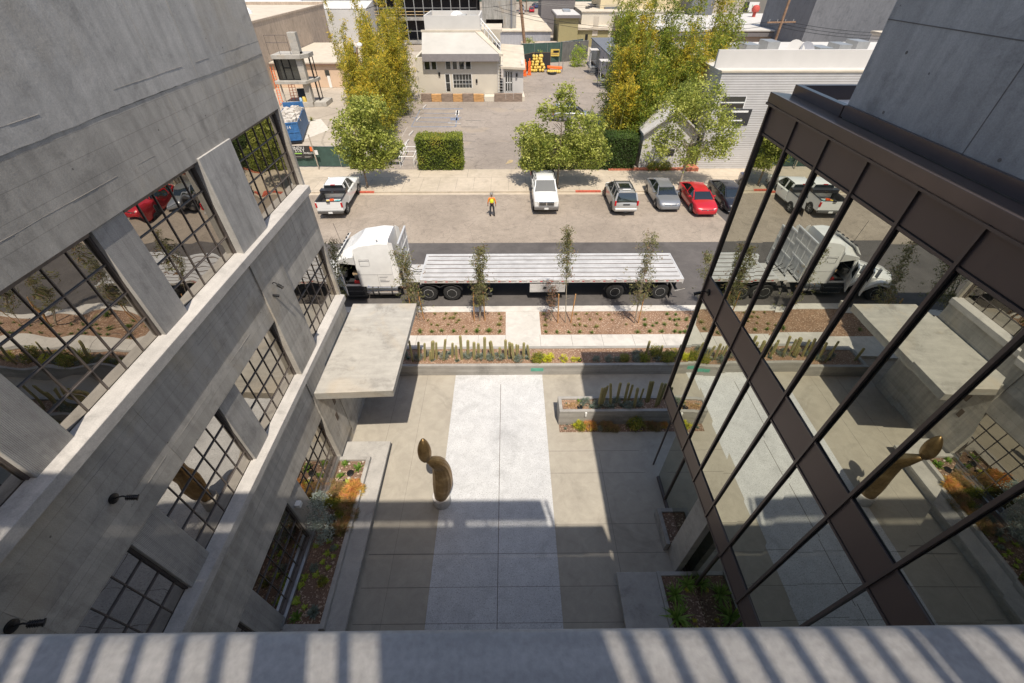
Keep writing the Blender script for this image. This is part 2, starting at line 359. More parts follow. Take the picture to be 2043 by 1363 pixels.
# pour lines and vertical form joints (thin raised fins of grout)
m_grout=plain('grout_line',(.34,.31,.27),.9,var=.2)
g=wm
rr=random.Random(11)
def seam(p0,p1,x,w=.009):
    a=Vector(p0);b=Vector(p1);N=max(2,int((b-a).length/.5)); prev=a
    for i in range(1,N+1):
        q=a.lerp(b,i/N)+Vector((0,rr.uniform(-.006,.006),rr.uniform(-.008,.008)))
        if rr.random()<.8: g.bar((x,prev.y,prev.z),(x,q.y,q.z),.003,w*rr.uniform(.4,1.2),1,up=(1,0,0))
        prev=q
seam((0,YS,13.38),(0,YE,13.37),XW+.008); seam((0,YS,12.28),(0,9.3,12.26),XW)
for y in (9.36,10.55): seam((0,y,11.8),(0,y,13.08),XW); seam((0,y,13.12),(0,y,16.2),XW+.008)
seam((0,YS,8.9),(0,9.2,8.9),XW); seam((0,YS,7.9),(0,9.2,7.9),XW); seam((0,10.75,8.2),(0,13.6,8.2),XW); seam((0,YS,4.35),(0,9.2,4.35),XW); seam((0,10.75,3.9),(0,13.6,3.9),XW)
for y in (12.1,4.8,1.8): seam((0,y,11.85),(0,y,13.0),XW); seam((0,y,7.5),(0,y,9.2),XW)
wm.done('wall',[m_lower,m_grout],LB)
# window bays: pilasters, steel windows
def pil(y0,y1,z0,z1,x,m,n='pilaster'): LM().box(XW-.35,x,y0,y1,z0,z1).done(n,m,LB,bevel=.008)
for z0,z1 in ((9.24,11.79),(4.92,7.42),(.62,3.02)):
    pil(9.32,10.70,z0,z1+ (.05 if z0>9 else 0),XW+.045 if z0<9 or True else XW,m_pil if z0>9 else m_board)
    for a,b in ((6.25,7.0),(3.2,3.9),(.15,.85),(-2.9,-2.2)): pil(a,b,z0,z1,XW-.045,m_rib)
LM().box(XW-.02,XW+.045,9.32,10.70,7.42,9.24).done('pilaster',m_board,LB,bevel=.008)
LM().box(XW-.02,XW+.045,9.32,10.70,3.02,4.92).done('pilaster',m_board,LB,bevel=.008)
LM().box(XW-.02,XW+.03,10.78,13.62,.3,3.75).done('wall_panel',m_board,LB,bevel=.01)
def window(y0,y1,z0,z1,first=None,rows=None,lab=None):
    gx=XW-.17
    w=LM(); w.box(gx-.02,gx,y0,y1,z0,z1); wo=w.done('window',m_leftglass,LB)
    f=LM(); t=.04
    f.box(gx,gx+.05,y0,y0+t,z0,z1); f.box(gx,gx+.05,y1-t,y1,z0,z1); f.box(gx,gx+.10,y0+t,y1-t,z1-.08,z1); f.box(gx,gx+.09,y0+t,y1-t,z0,z0+.07)
    ys=[];  y=(first if first is not None else y0+ (y1-y0)/5)
    while y<y1-.1: ys.append(y); y+=(y1-y0)/5 if first is None else .4485
    for y in ys: f.box(gx,gx+.022,y-.0095,y+.0095,z0+.07,z1-.08)
    for z in (rows or [z1-.61,z1-1.18,z1-1.75]): 
        if z>z0+.15: f.box(gx+.003,gx+.028,y0+t,y1-t,z-.009,z+.009)
    f.done('frame',m_steel,wo)
for bi,(a,b) in enumerate(bays):
    window(a,b,*rowA,first=10.86 if bi==0 else None)
    window(a,b,*rowB,first=10.86 if bi==0 else None)
    if bi: window(a,b,*rowC)
for z in (9.54,5.21):
    L_=LM(); pr=[(XW-.02,z-.30),(XW+.16,z-.22),(XW+.16,z),(XW-.16,z+.06),(XW-.16,z-.06)]
    L_.loft([[(x,YS,zz) for x,zz in pr],[(x,13.64,zz) for x,zz in pr]]); L_.done('ledge',m_ledge,LB,bevel=.01)
LM().box(XW-.16,XW+.02,3.6,9.32,.55,.66).done('sill',plain('aluminium_sill',(.5,.5,.5),.3,.9,var=.06),LB)
# fixtures on that wall
def floodlight(y,z,label,flip=1,cat='wall light',x=XW,two=False,sx=1):
    t=thing('floodlight',label,cat,(x,y,z),group='black floodlights on the concrete wall' if sx==1 else None)
    M().lathe([(.0,0),(.11,0),(.11,.03),(.05,.05),(0,.05)],(0,0,0),14,axis='X').done('wall_plate',m_black,t,smooth=40) if sx==1 else M().lathe([(0,-.05),(.05,-.05),(.11,-.03),(.11,0),(0,0)],(0,0,0),14,axis='X').done('wall_plate',m_black,t,smooth=40)
    M().tube([(0.03*sx,0,0),(.12*sx,0,.05),(.2*sx,.03*flip,.04),(.24*sx,.04*flip,-.02)],.017,8).done('arm',m_black,t,smooth=40)
    h=M(); a=Vector((.22*sx,.03*flip,-.02)); b=a+Vector((.17*sx,.05*flip,-.09)); h.cyl(a,b,.04,.052,12); h.cyl(b,b+(b-a)*.08,.066,.066,12)
    for k in range(5): q=a.lerp(b,.1+.15*k); h.cyl(q,q+(b-a)*.04,.062,.062,12)
    h.done('lamp_head',m_black,t,smooth=40)
    if two:
        M().cyl((.03,-.25,-.3),(.22,-.18,-.40),.04,.05,12).done('lamp_head',m_black,t,smooth=40)
        M().tube([(.03,0,0),(.03,-.25,-.3)],.012,6).done('cable',m_black,t)
    t.scale=(.8,.8,.8)
    return t
floodlight(9.87,8.30,'black twin floodlight with a bent arm on the sunlit concrete pier above the canopy',flip=-1,two=True)
floodlight(3.55,8.33,'black single floodlight on the shaded concrete wall above the third window row',flip=1)
floodlight(1.70,8.45,'black floodlight at the bottom left edge just above the parapet',flip=1)
t=tag(M().box(XW-.045,XW+.12,6.36,6.54,2.34,2.52).done('wall_box',m_white,bevel=.02),'small white box light on the ribbed pier above the silver shrub','wall light')
for dz in (0,-.0): pass
for y,z in ((10.35,2.75),(10.12,2.1)): tag(M().box(XW+.045,XW+.06,y-.08,y+.08,z-.17,z+.17).done('wall_plate',plain('bronze_plate',(.13,.10,.08),.5,.4)), 'bronze plate on the concrete pier, the %s of the two beside the canopy'%('upper' if z>2.4 else 'lower'),'plate',group='bronze plates on the pier')
# canopy
CN=thing('concrete_canopy','pale flat concrete canopy slab projecting from the left building over the entrance','canopy',(-5.2,12,0))
cm=M(Matrix.Translation((5.2,-12,0)))
cm.loft([[(XW+.03,9.45,3.86),(-3.96,9.56,3.86),(-3.92,14.37,3.88),(XW+.03,14.37,3.88)],[(XW+.03,9.43,4.2),(-3.92,9.54,4.2),(-3.90,14.40,4.2),(XW+.03,14.40,4.2)]]); cm.done('slab',m_slab,CN,bevel=.015)
M(Matrix.Translation((5.2,-12,0))).box(XW+.1,-4.05,9.72,14.28,3.80,3.875).done('soffit',m_wood,CN)
# ------------------------------------------------------------------ planters
def plnt(name,label,cat='planter',loc=(0,0,0)): 
    t=thing(name,label,cat,loc); return t,Matrix.Translation((-loc[0],-loc[1],-loc[2]))
# front planter
t,T=plnt('long_planter','long low board-marked concrete planter with cacti between courtyard and sidewalk',loc=(0,14.9,0))
p=M(T); p.box(-6.5,14,14.2,14.36,0,.64); p.box(-6.5,14,15.46,15.62,0,.58); p.box(-6.5,-6.34,14.36,15.46,0,.64); p.done('wall',m_plant,t,bevel=.012)
M(T).box(-6.34,14,14.36,15.46,.1,.54).done('soil',m_mulch,t)
M(T).box(1.02,1.62,14.185,14.2,.26,.46).done('plaque',plain('green_plaque',(.10,.36,.26),.5,var=.2),t)
# left planter with bench
t,T=plnt('bench_planter','long concrete planter with a wide flat bench edge below the left windows',loc=(-5.6,6.8,0))
p=M(T); p.box(-5.56,-5.42,3.6,9.32,0,.62); p.box(-6.6,-5.56,9.18,9.32,0,.62); p.box(-6.6,-5.56,3.5,3.72,0,.62); p.done('rim',m_plantt,t,bevel=.008)
p=M(T); p.prism([(-5.42,3.2),(-4.84,3.2),(-4.84,10.12),(-6.6,10.12),(-6.6,9.32),(-5.42,9.32)],.34,.46); p.done('bench_top',m_plantt,t,bevel=.01)
M(T).prism([(-5.42,3.25),(-4.96,3.25),(-4.96,10.0),(-6.6,10.0),(-6.6,9.32),(-5.42,9.32)],.0,.34).done('bench_base',m_wall,t)
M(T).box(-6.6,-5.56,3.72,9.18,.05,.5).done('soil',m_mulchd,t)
# raised planter on the right
t,T=plnt('raised_planter','raised concrete planter box with a row of dark cacti by the glass wall',loc=(5.5,11.6,0))
p=M(T); p.box(2.09,9.0,11.22,11.36,0,.9); p.box(2.09,9.0,11.93,12.06,0,.9); p.box(2.09,2.23,11.36,11.93,0,.9); p.box(8.86,9.0,11.36,11.93,0,.9); p.done('wall',m_plant,t,bevel=.01)
M(T).box(2.23,8.86,11.36,11.93,.3,.8).done('soil',m_mulch,t)
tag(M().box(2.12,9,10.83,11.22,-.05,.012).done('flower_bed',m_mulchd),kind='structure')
# small planter under the glass wall, bench and fern bed
t,T=plnt('small_planter','small empty concrete planter beside the square column under the glass wall',loc=(5.5,6.5,0))
p=M(T); p.box(5.2,5.34,5.95,7.2,0,.5); p.box(5.34,5.75,7.06,7.2,0,.5); p.done('wall',m_plant,t,bevel=.01)
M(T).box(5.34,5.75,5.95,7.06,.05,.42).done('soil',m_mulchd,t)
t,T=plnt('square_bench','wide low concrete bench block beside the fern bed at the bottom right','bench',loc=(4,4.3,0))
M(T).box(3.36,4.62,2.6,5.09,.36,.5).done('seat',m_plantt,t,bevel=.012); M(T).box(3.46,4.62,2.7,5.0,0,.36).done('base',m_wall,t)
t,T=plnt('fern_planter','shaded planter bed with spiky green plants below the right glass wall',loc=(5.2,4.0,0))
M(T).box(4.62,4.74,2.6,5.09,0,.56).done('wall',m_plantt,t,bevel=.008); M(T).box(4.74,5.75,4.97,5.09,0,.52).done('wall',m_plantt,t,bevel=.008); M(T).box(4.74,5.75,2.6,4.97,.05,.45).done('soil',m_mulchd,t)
# ------------------------------------------------------------------ right glass building
XR=5.14; YC=9.28
RB=thing('glass_building','dark bronze and mirror glass building with a plain concrete tower on the right','building',(9,4,0))
TR=Matrix.Translation((-9,-4,0))
def RM(): return M(TR)
step=1.0135; mull=[YC-.02-i*step for i in range(1,13)]; edges=[YC]+mull; YB=edges[-1]
rq=random.Random(9)
for (z0,z1) in ((4.67,8.21),(8.90,12.34)):
    for i in range(len(edges)-1):
        e=[rq.uniform(-.010,.010) for _ in range(4)]; y0_,y1_=edges[i+1],edges[i]
        RM().add([(XR+.05+e[0],y0_,z0),(XR+.05+e[1],y1_,z0),(XR+.05+e[2],y1_,z1),(XR+.05+e[3],y0_,z1),(XR+.085,y0_,z0),(XR+.085,y1_,z0),(XR+.085,y1_,z1),(XR+.085,y0_,z1)],[(0,3,2,1),(4,5,6,7),(0,1,5,4),(2,3,7,6),(1,2,6,5),(0,4,7,3)]).done('glass_pane',m_rightglass,RB)
for (z0,z1) in ((4.02,4.67),(8.21,8.90),(12.34,12.92)):
    for i in range(len(edges)-1):
        RM().box(XR+.035,XR+.12,edges[i+1]+.012,edges[i]-.012,z0+.04,z1-.03).done('spandrel_panel',m_bronze,RB)
gk=RM()
for y in mull:
    RM().box(XR-.0,XR+.05,y-.024,y+.024,4.02,12.92).done('mullion',m_bronzed,RB); gk.box(XR+.046,XR+.0535,y-.038,y+.038,4.67,8.21); gk.box(XR+.046,XR+.0535,y-.038,y+.038,8.9,12.34)
RM().box(XR-.02,XR+.06,YC-.05,YC,4.02,12.92).done('mullion',m_bronzed,RB)
for z in (4.03,4.67,8.21,8.90,12.34):
    RM().box(XR+.02,XR+.055,YB,YC-.05,z-.022,z+.022).done('transom',m_bronzed,RB)
for z in (4.67,8.21,8.90,12.34): gk.box(XR+.046,XR+.0535,YB,YC-.05,z-.04,z+.04)
gk.done('gasket',m_black,RB)
# street side of the glass building
for (z0,z1) in ((4.67,8.21),(8.90,12.34)):
    for i in range(7): RM().box(XR+.07+i*1.3,XR+.07+(i+1)*1.3,YC-.06,YC-.04,z0,z1).done('glass_pane',m_rightglass,RB)
b=RM()
for i in range(1,8): b.box(XR+.05+i*1.3,XR+.10+i*1.3,YC-.05,YC+.02,4.02,12.92)
for z0,z1 in ((4.02,4.67),(8.21,8.90),(12.34,12.92)): b.box(XR+.12,XR+9.2,YC-.11,YC-.01,z0,z1)
b.done('street_frame',m_bronzed,RB)
RM().box(XR+.08,XR+9.2,YB,YC-.12,4.02,4.10).done('soffit',m_bronzed,RB)
RM().box(XR+.6,XR+.63,YB,YC-.6,0,4.02).done('ground_glass',m_rightglass,RB)
b=RM(); 
for y in [YB+i*1.52 for i in range(0,9)]: b.box(XR+.55,XR+.60,y-.025,y+.025,0,4.02)
b.box(XR+.55,XR+.61,YB,YC-.6,0,.12); b.done('ground_frame',m_bronzed,RB)
RM().box(XR+.63,XR+9,YC-.62,YC-.6,0,4.02).done('ground_glass',m_rightglass,RB)
RM().box(XR+.5,XR+9.2,YB,YC-.13,12.5,12.9).done('roof_deck',m_walk2,RB)
# coping
c=RM(); c.loft([[(XR-.045,YB,12.90),(XR+.35,YB,12.94),(XR+.35,YB,13.04),(XR-.045,YB,13.075)],[(XR-.045,YC+.045,12.90),(XR+.35,YC+.045,12.94),(XR+.35,YC+.045,13.04),(XR-.045,YC+.045,13.075)]]); c.done('coping',m_cop,RB,bevel=.006)
c=RM(); c.box(XR-.055,XR+9.2,YC-.3,YC+.05,12.86,12.90); c.box(XR-.06,XR-.045,YB,YC+.05,12.86,12.895); c.done('coping_lip',m_bronzed,RB)
c=RM(); c.box(XR+.35,XR+.46,7.7,YC-.02,12.9,13.21); c.box(XR+.46,XR+9.2,YC-.13,YC-.02,12.9,13.21); c.done('roof_kerb',m_cop,RB,bevel=.006)
c=RM(); c.box(XR+.36,XR+.44,YB,7.68,13.05,13.22); c.done('flashing',m_cop,RB)
RM().box(XR+.46,XR+9,YC-2.5,YC-.13,12.92,12.97).done('roof_membrane',m_white,RB)
# tower
XT=XR+.42
tw=RM(); tw.box(XT,XT+8.8,YB,7.72,13.0,16.3); tw.done('tower_wall',m_tower,RB)
g=RM(); g.box(XT-.004,XT,YB,7.72,14.33,14.342); g.box(XT-.004,XT,5.35,5.36,13.2,14.33); g.box(XT-.004,XT,3.2,3.21,14.35,16.3)
for y,z in ((7.05,14.02),(6.9,13.3),(4.75,14.05),(4.9,13.3),(3.1,14.0),(3.3,13.35),(6.2,15.3),(4.2,15.4)): g.cyl((XT-.003,y,z),(XT+.01,y,z),.022,n=10)
g.done('form_tie',m_joint,RB)
# column under the glass
tag(M().box(5.36,5.56,5.22,5.97,0,4.02).done('square_column',m_slab,bevel=.01),'pale square concrete column standing under the low corner of the glass building','column')
t=floodlight(9.02,4.5,'black spotlight on the street corner of the dark bronze spandrel',flip=1,x=XR+.03,sx=-1)
t.location=(XR+.03,9.0,8.55)
# ------------------------------------------------------------------ the roof deck the photograph is taken from
BR=thing('roof_terrace','pale rounded concrete parapet of the roof terrace in the foreground','parapet',(0,-2,0))
TB=Matrix.Translation((0,2,0))
pz=13.9; pr=[(-.30,pz-.9),(-.30,pz-.02),(-.27,pz+.0),(.245,pz+.0),(.264,pz-.003),(.274,pz-.014),(.277,pz-.04),(.277,pz-1.3),(0,pz-1.3),(0,pz-.9)]
M(TB).loft([[(-6.2,y,z) for y,z in pr],[(XR-.1,y,z) for y,z in pr]]).done('parapet',m_para,BR,smooth=50)
M(TB).box(-6.2,XR-.1,-3.6,-.31,12.4,13.0).done('deck',m_wall,BR)
M(TB).box(-6.2,XR-.1,-12,-3.6,0,20).done('back_wall',m_wall,BR)  # unseen building behind the camera, made taller to keep sky light off the courtyard
YR=-.80
b=M(TB); x=-6.1
while x<3.4:
    b.box(x-.013,x+.013,YR-.01,YR+.01,13.0,16.62); x+=.0885
b.done('baluster',m_black,BR)['kind']='stuff'
b=M(TB); x=-6.1
while x<3.4:
    b.box(x-.0016,x+.0016,YR+.012,YR+.014,13.0,16.62); x+=.0075
b.done('sun_dimming_mesh',m_black,BR)['kind']='stuff'  # unseen fine wires, added only to thin the sun reaching the parapet
M(TB).box(-6.1,3.44,YR-.02,YR+.02,16.62,16.70).done('hand_rail',m_black,BR)
M(TB).box(-6.1,3.44,YR-.04,YR+.02,16.70,18.22).done('shade_beam',m_bronze,BR)  # unseen beam, added to cast the dark band across the courtyard
M(TB).box(3.56,3.66,YR-.1,YR,13.0,18.22).done('post',m_black,BR)  # unseen upright, added to edge the lit slot beside the beam's shadow
for a,c in ((-.25,-.18),(-.74,-.66),(1.18,1.23)): M(TB).box(a,c,YR-.01,YR+.01,13.0,16.62).done('shade_post',m_black,BR)  # unseen wider uprights, added for broader shadow stripes on the parapet
M(TB).box(.03,.49,YR-.1,YR-.01,13.0,16.7).done('pier',m_wall,BR)  # unseen block, added to throw the camera holder's shadow on the parapet
# ------------------------------------------------------------------ foliage helpers
def leafmesh(name, centers, sizes, mat, parent=None, seed=0, aspect=.5, droop=0.0, tag_kind=None, var=None, up=None):
    """one small folded leaf (two triangles) per centre"""
    r=np.random.default_rng(seed); n=len(centers); C=np.asarray(centers,float); S=np.asarray(sizes,float).reshape(n,1)
    d=r.normal(size=(n,3)); d[:,2]=d[:,2]*.7-droop*1.2
    if up is not None: d=d*.5+np.asarray(up)
    d/=np.linalg.norm(d,axis=1,keepdims=True)
    w=np.cross(d,r.normal(size=(n,3))); w/=np.linalg.norm(w,axis=1,keepdims=True)+1e-9
    V=np.stack([C-d*S*.5, C+w*S*aspect*.5, C+d*S*.5, C-w*S*aspect*.5],1).reshape(-1,3)
    me=bpy.data.meshes.new(name); me.vertices.add(4*n); me.vertices.foreach_set('co',V.astype(np.float32).ravel())
    me.loops.add(4*n); me.loops.foreach_set('vertex_index',np.arange(4*n,dtype=np.int32))
    me.polygons.add(n); me.polygons.foreach_set('loop_start',np.arange(0,4*n,4,dtype=np.int32)); me.polygons.foreach_set('loop_total',np.full(n,4,dtype=np.int32))
    a=me.attributes.new('var','FLOAT','FACE'); vv=r.random(n) if var is None else np.clip(np.asarray(var)+r.normal(0,.12,n),0,1)
    a.data.foreach_set('value',vv.astype(np.float32)); me.materials.append(mat); me.update(calc_edges=True); me.validate()
    o=bpy.data.objects.new(name,me); COL.objects.link(o)
    if parent is not None: o.parent=parent
    return o
def clumps(r, blobs, ncl, per, spread, shell=.45):
    """blobs: list of (cx,cy,cz, rx,ry,rz). leaves in gaussian clumps spread through the volume, denser near the outside"""
    P=[];vs=[]; wts=np.array([b[3]*b[4]*b[5] for b in blobs])**.66; wts/=wts.sum()
    for _ in range(ncl):
        b=blobs[r.choice(len(blobs),p=wts)]; d=r.normal(size=3); d/=np.linalg.norm(d)
        rad=shell+(1-shell)*r.random()**.6; c=np.array(b[:3])+d*rad*np.array(b[3:6]); tone=r.random()
        k=max(3,int(per*r.uniform(.4,1.5))); q=c+r.normal(size=(k,3))*spread*r.uniform(.6,1.3); P.append(q); vs.append(np.full(k,tone))
    return np.concatenate(P), np.concatenate(vs)
g_green=leafmat('tree_leaves',[(.12,.16,.025),(.26,.30,.045),(.42,.45,.09),(.56,.56,.16)])
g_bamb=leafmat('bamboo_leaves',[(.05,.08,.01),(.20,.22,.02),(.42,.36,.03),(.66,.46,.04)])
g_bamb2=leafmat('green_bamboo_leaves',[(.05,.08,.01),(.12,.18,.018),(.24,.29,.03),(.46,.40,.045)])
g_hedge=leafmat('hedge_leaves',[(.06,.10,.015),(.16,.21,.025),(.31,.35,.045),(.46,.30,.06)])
g_dark=leafmat('dark_leaves',[(.03,.06,.015),(.06,.11,.02),(.10,.16,.03)])
g_euc=leafmat('slender_leaves',[(.10,.10,.035),(.17,.17,.06),(.27,.27,.11),(.26,.15,.09)])
g_red=leafmat('reddish_leaves',[(.10,.09,.04),(.20,.11,.07),(.30,.14,.10)])
g_agave=leafmat('grey_green_leaves',[(.13,.17,.14),(.20,.25,.20),(.29,.33,.28)])
g_yel=leafmat('yellow_flower_heads',[(.40,.42,.02),(.60,.60,.03),(.75,.72,.06)])
g_orange=leafmat('orange_twigs',[(.34,.32,.07),(.62,.42,.09),(.78,.40,.13),(.74,.30,.16)])
g_rust=leafmat('rust_twigs',[(.22,.20,.08),(.36,.27,.11),(.48,.24,.14)])
g_lime=leafmat('lime_leaves',[(.22,.32,.03),(.36,.46,.05),(.50,.52,.10)])
g_silver=leafmat('silver_leaves',[(.20,.25,.22),(.33,.38,.34),(.46,.50,.46)])
g_grass=leafmat('grass_blades',[(.05,.12,.015),(.12,.22,.03),(.24,.32,.06)])
g_grass2=leafmat('dull_grass_blades',[(.14,.16,.03),(.24,.25,.06),(.34,.31,.10)])
m_bark=plain('bark',(.24,.19,.14),.9,var=.35,scale=8,bmp=.5)
m_bark2=plain('pale_bark',(.36,.31,.24),.9,var=.3,scale=8,bmp=.5)
m_culm=plain('bamboo_culm',(.36,.33,.12),.6,var=.3,scale=3)
m_stake=plain('tree_stake_wood',(.50,.27,.11),.75,var=.22,scale=6)
m_pole=plain('weathered_pole',(.25,.15,.09),.85,var=.35,scale=5)
def branching(r, base, h, r0, n, spread, lean=(0,0), low=.35):
    m=M(); b=Vector(base); top=b+Vector((lean[0],lean[1],h)); pts=[b.lerp(top,t)+Vector((r.normal()*.04*h*t*.3,r.normal()*.04*h*t*.3,0)) for t in (0,.2,.4,.6,.8,1)]
    m.tube(pts,[r0,r0*.85,r0*.7,r0*.5,r0*.33,r0*.12],8)
    for i in range(n):
        t=low+(0.95-low)*i/n; p=pts[0].lerp(pts[-1],t); a=r.uniform(0,6.28); L=spread*r.uniform(.6,1.1)*(1.15-t)
        q=p+Vector((math.cos(a)*L*.5,math.sin(a)*L*.5,L*.45)); e=p+Vector((math.cos(a)*L,math.sin(a)*L,L*.8)); rr_=r0*(1-t)*.6+.012
        m.tube([p,q,e],[rr_,rr_*.6,rr_*.25],5)
        for k in range(2):
            a2=a+r.uniform(-1,1); m.tube([q,q+Vector((math.cos(a2)*L*.5,math.sin(a2)*L*.5,L*.35))],[rr_*.5,rr_*.15],4)
    return m
def tree(label, base, h, blobs, ncl, per, spread, size, mat, seed, r0=.12, nbr=9, cat='tree', name='tree', droop=0, aspect=.55, group=None, bark=None, bspread=1.5, low=.35, lean=(0,0)):
    r=np.random.default_rng(seed); t=thing(name,label,cat,base,group=group)
    branching(r,(0,0,0),h,r0,nbr,bspread,lean,low).done('trunk',bark or m_bark,t,smooth=60)
    P,vv=clumps(r,blobs,ncl,per,spread); leafmesh('crown',P,size*r.uniform(.6,1.4,len(P)),mat,t,seed,aspect,droop,var=vv); return t
# far street trees, placed from their trunk feet; crowns from their outlines
def blob_px(u,v,ru,rv,Y,ry,base):
    x,z=W(u,v,Y); x2,_=W(u+ru,v,Y); _,z2=W(u,v-rv,Y); return (x-base[0],Y-base[1],z-base[2],abs(x2-x),ry,abs(z2-z)*.9)
b=(-12.4,37.0,0); Y=37.1
tree('bushy light green street tree beside the white pickup with a load bed',b,5.4,[blob_px(730,215,42,30,Y,1.2,b),blob_px(715,262,52,42,Y,1.6,b),blob_px(770,290,32,36,Y,1.2,b),blob_px(738,315,48,26,Y,1.3,b),blob_px(700,300,30,26,Y,1.2,b)],560,26,.20,.19,g_green,21,.09,14,group=None)
b=(4.3,37.0,0); Y=37.2
tree('wide light green street tree with a loose top above the white pickup facing the camera',b,5.8,[blob_px(1127,200,22,34,Y,.8,b),blob_px(1095,222,26,20,Y,.9,b),blob_px(1062,275,38,30,Y,1.3,b),blob_px(1165,262,44,42,Y,1.7,b),blob_px(1120,300,66,32,Y,1.7,b),blob_px(1180,310,38,28,Y,1.3,b),blob_px(1060,315,28,26,Y,1.2,b)],700,26,.20,.19,g_green,22,.10,16,bspread=2.2)
b=(15.2,37.2,0); Y=37.3
tree('airy light green street tree with bare grey limbs in front of the white ribbed wall',b,5.6,[blob_px(1395,190,48,42,Y,1.5,b),blob_px(1350,215,40,34,Y,1.4,b),blob_px(1420,235,44,34,Y,1.4,b),blob_px(1335,275,32,26,Y,1.1,b),blob_px(1425,295,38,20,Y,1.2,b),blob_px(1372,305,28,24,Y,1,b),blob_px(1310,300,26,24,Y,.9,b),blob_px(1450,270,24,30,Y,.9,b)],520,26,.24,.18,g_green,23,.12,20,bspread=2.6,bark=m_bark2)
for ch in range(0): pass
b=(26.5,38.2,0)
tree('dark green street tree mirrored in the corner of the glass wall',b,5.2,[(0,0,3.8,2.4,2,2.0),(1,0,5,1.5,1.5,1.2)],260,24,.25,.18,g_green,24,.1,10)
for k,x in enumerate((-22.5,-31.5)):
    tree('round green street tree hidden beyond the concrete building, %s'%('nearer one' if k==0 else 'farther one'),(x,38.3,0),5.2,[(0,0,3.8,2.2,1.9,1.9),(.6,0,5,1.4,1.4,1.1)],240,24,.25,.18,g_green,240+k,.1,10)
# hedges
def hedge(label,x0,x1,y0,y1,z1,n,mat,seed,size=.13,z0=0.05,group=None):
    r=np.random.default_rng(seed); t=thing('hedge',label,'hedge',((x0+x1)/2,(y0+y1)/2,0),group=group); cx,cy=(x0+x1)/2,(y0+y1)/2
    P=[]; hx,hy=(x1-x0)/2,(y1-y0)/2
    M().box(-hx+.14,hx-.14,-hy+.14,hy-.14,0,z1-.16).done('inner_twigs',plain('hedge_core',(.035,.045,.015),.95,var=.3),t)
    A=[(2*hx*z1),(2*hx*z1),(2*hy*z1),(2*hy*z1),(4*hx*hy)]; tot=sum(A)
    for i,a in enumerate(A):
        k=int(n*a/tot); u=r.random(k); v=r.random(k); o=r.normal(0,.06,k)-.04
        if i==0: P.append(np.stack([-hx+2*hx*u,-hy-o*1.0,z0+(z1-z0)*v],1))
        if i==1: P.append(np.stack([-hx+2*hx*u,hy+o,z0+(z1-z0)*v],1))
        if i==2: P.append(np.stack([-hx-o,-hy+2*hy*u,z0+(z1-z0)*v],1))
        if i==3: P.append(np.stack([hx+o,-hy+2*hy*u,z0+(z1-z0)*v],1))
        if i==4: P.append(np.stack([-hx+2*hx*u,-hy+2*hy*v,z1+o+.05*np.sin(u*9)],1))
    P=np.concatenate(P); ph=r.random(3)*6
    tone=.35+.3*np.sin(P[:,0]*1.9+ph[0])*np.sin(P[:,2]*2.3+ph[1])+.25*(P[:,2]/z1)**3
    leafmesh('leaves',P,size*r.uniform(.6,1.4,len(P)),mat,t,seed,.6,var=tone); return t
x0=G(836,341)[0]; x1=G(923,341)[0]; xt,zt=W(880,256,41.3)
hedge('clipped box-shaped hedge with reddish tips beside the parking lot entrance',x0,x1,40.9,43.0,2.85,11000,g_hedge,31)
hedge('clipped dark green hedge behind the tree on the right of the lot entrance',G(1044,343)[0],G(1205,343)[0],40.9,43.0,2.6,9000,g_hedge,32)
hedge('tall smooth green hedge wall under the bamboo on the right',G(1207,343)[0],G(1262,343)[0]+.2,40.9,43.2,2.9,8000,g_dark,33,.14)
hedge('low dark hedge at the foot of the bushy street tree left of the lot',G(700,337)[0],G(765,337)[0],41.3,42.4,1.0,2500,g_hedge,34)
hedge('dark leafy hedge mirrored at the corner of the glass wall',23.5,30.0,40.9,43,3.2,5000,g_hedge,35)
# bamboo stands: single clumps, one thing each
def bamboo(label,x,y,h,rad,mat,seed,n=520,lowz=.6,lean=0,group=None,ncul=12):
    r=np.random.default_rng(seed); t=thing('bamboo_clump',label,'bamboo',(x,y,0),group=group); m=M(); P=[];tones=[]
    for i in range(ncul):
        a=r.uniform(0,6.28); q=rad*math.sqrt(r.random()); bx,by=q*math.cos(a)*.7,q*math.sin(a)*.7; hh=h*r.uniform(.62,1.12); lx,ly=r.normal()*.35+lean,r.normal()*.3
        pts=[(bx,by,0),(bx+lx*.15,by+ly*.15,hh*.5),(bx+lx*.6,by+ly*.6,hh*.85),(bx+lx*1.3,by+ly*1.3,hh)]
        m.tube(pts,[.035,.03,.018,.006],5)
        for k in range(n//ncul):
            tt=lowz/h+(1-lowz/h)*r.random()**.75; j=min(2,int(tt*3)) ; zz=tt*hh
            c=np.interp(zz,[0,hh*.5,hh*.85,hh],[pts[0][0],pts[1][0],pts[2][0],pts[3][0]]); d=np.interp(zz,[0,hh*.5,hh*.85,hh],[pts[0][1],pts[1][1],pts[2][1],pts[3][1]])
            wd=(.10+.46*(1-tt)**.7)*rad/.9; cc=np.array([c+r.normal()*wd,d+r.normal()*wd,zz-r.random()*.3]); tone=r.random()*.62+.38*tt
            kk=int(r.integers(8,17)); P.append(cc+r.normal(size=(kk,3))*np.array([.17,.17,.15])); tones.append(np.full(kk,tone))
    m.done('culms',m_culm,t,smooth=60)
    P=np.concatenate(P); tones=np.concatenate(tones); k=P[:,2]>.1; P=P[k]; tones=tones[k]
    leafmesh('leaves',P,.27*r.uniform(.6,1.4,len(P)),mat,t,seed,.26,.45,var=tones); return t
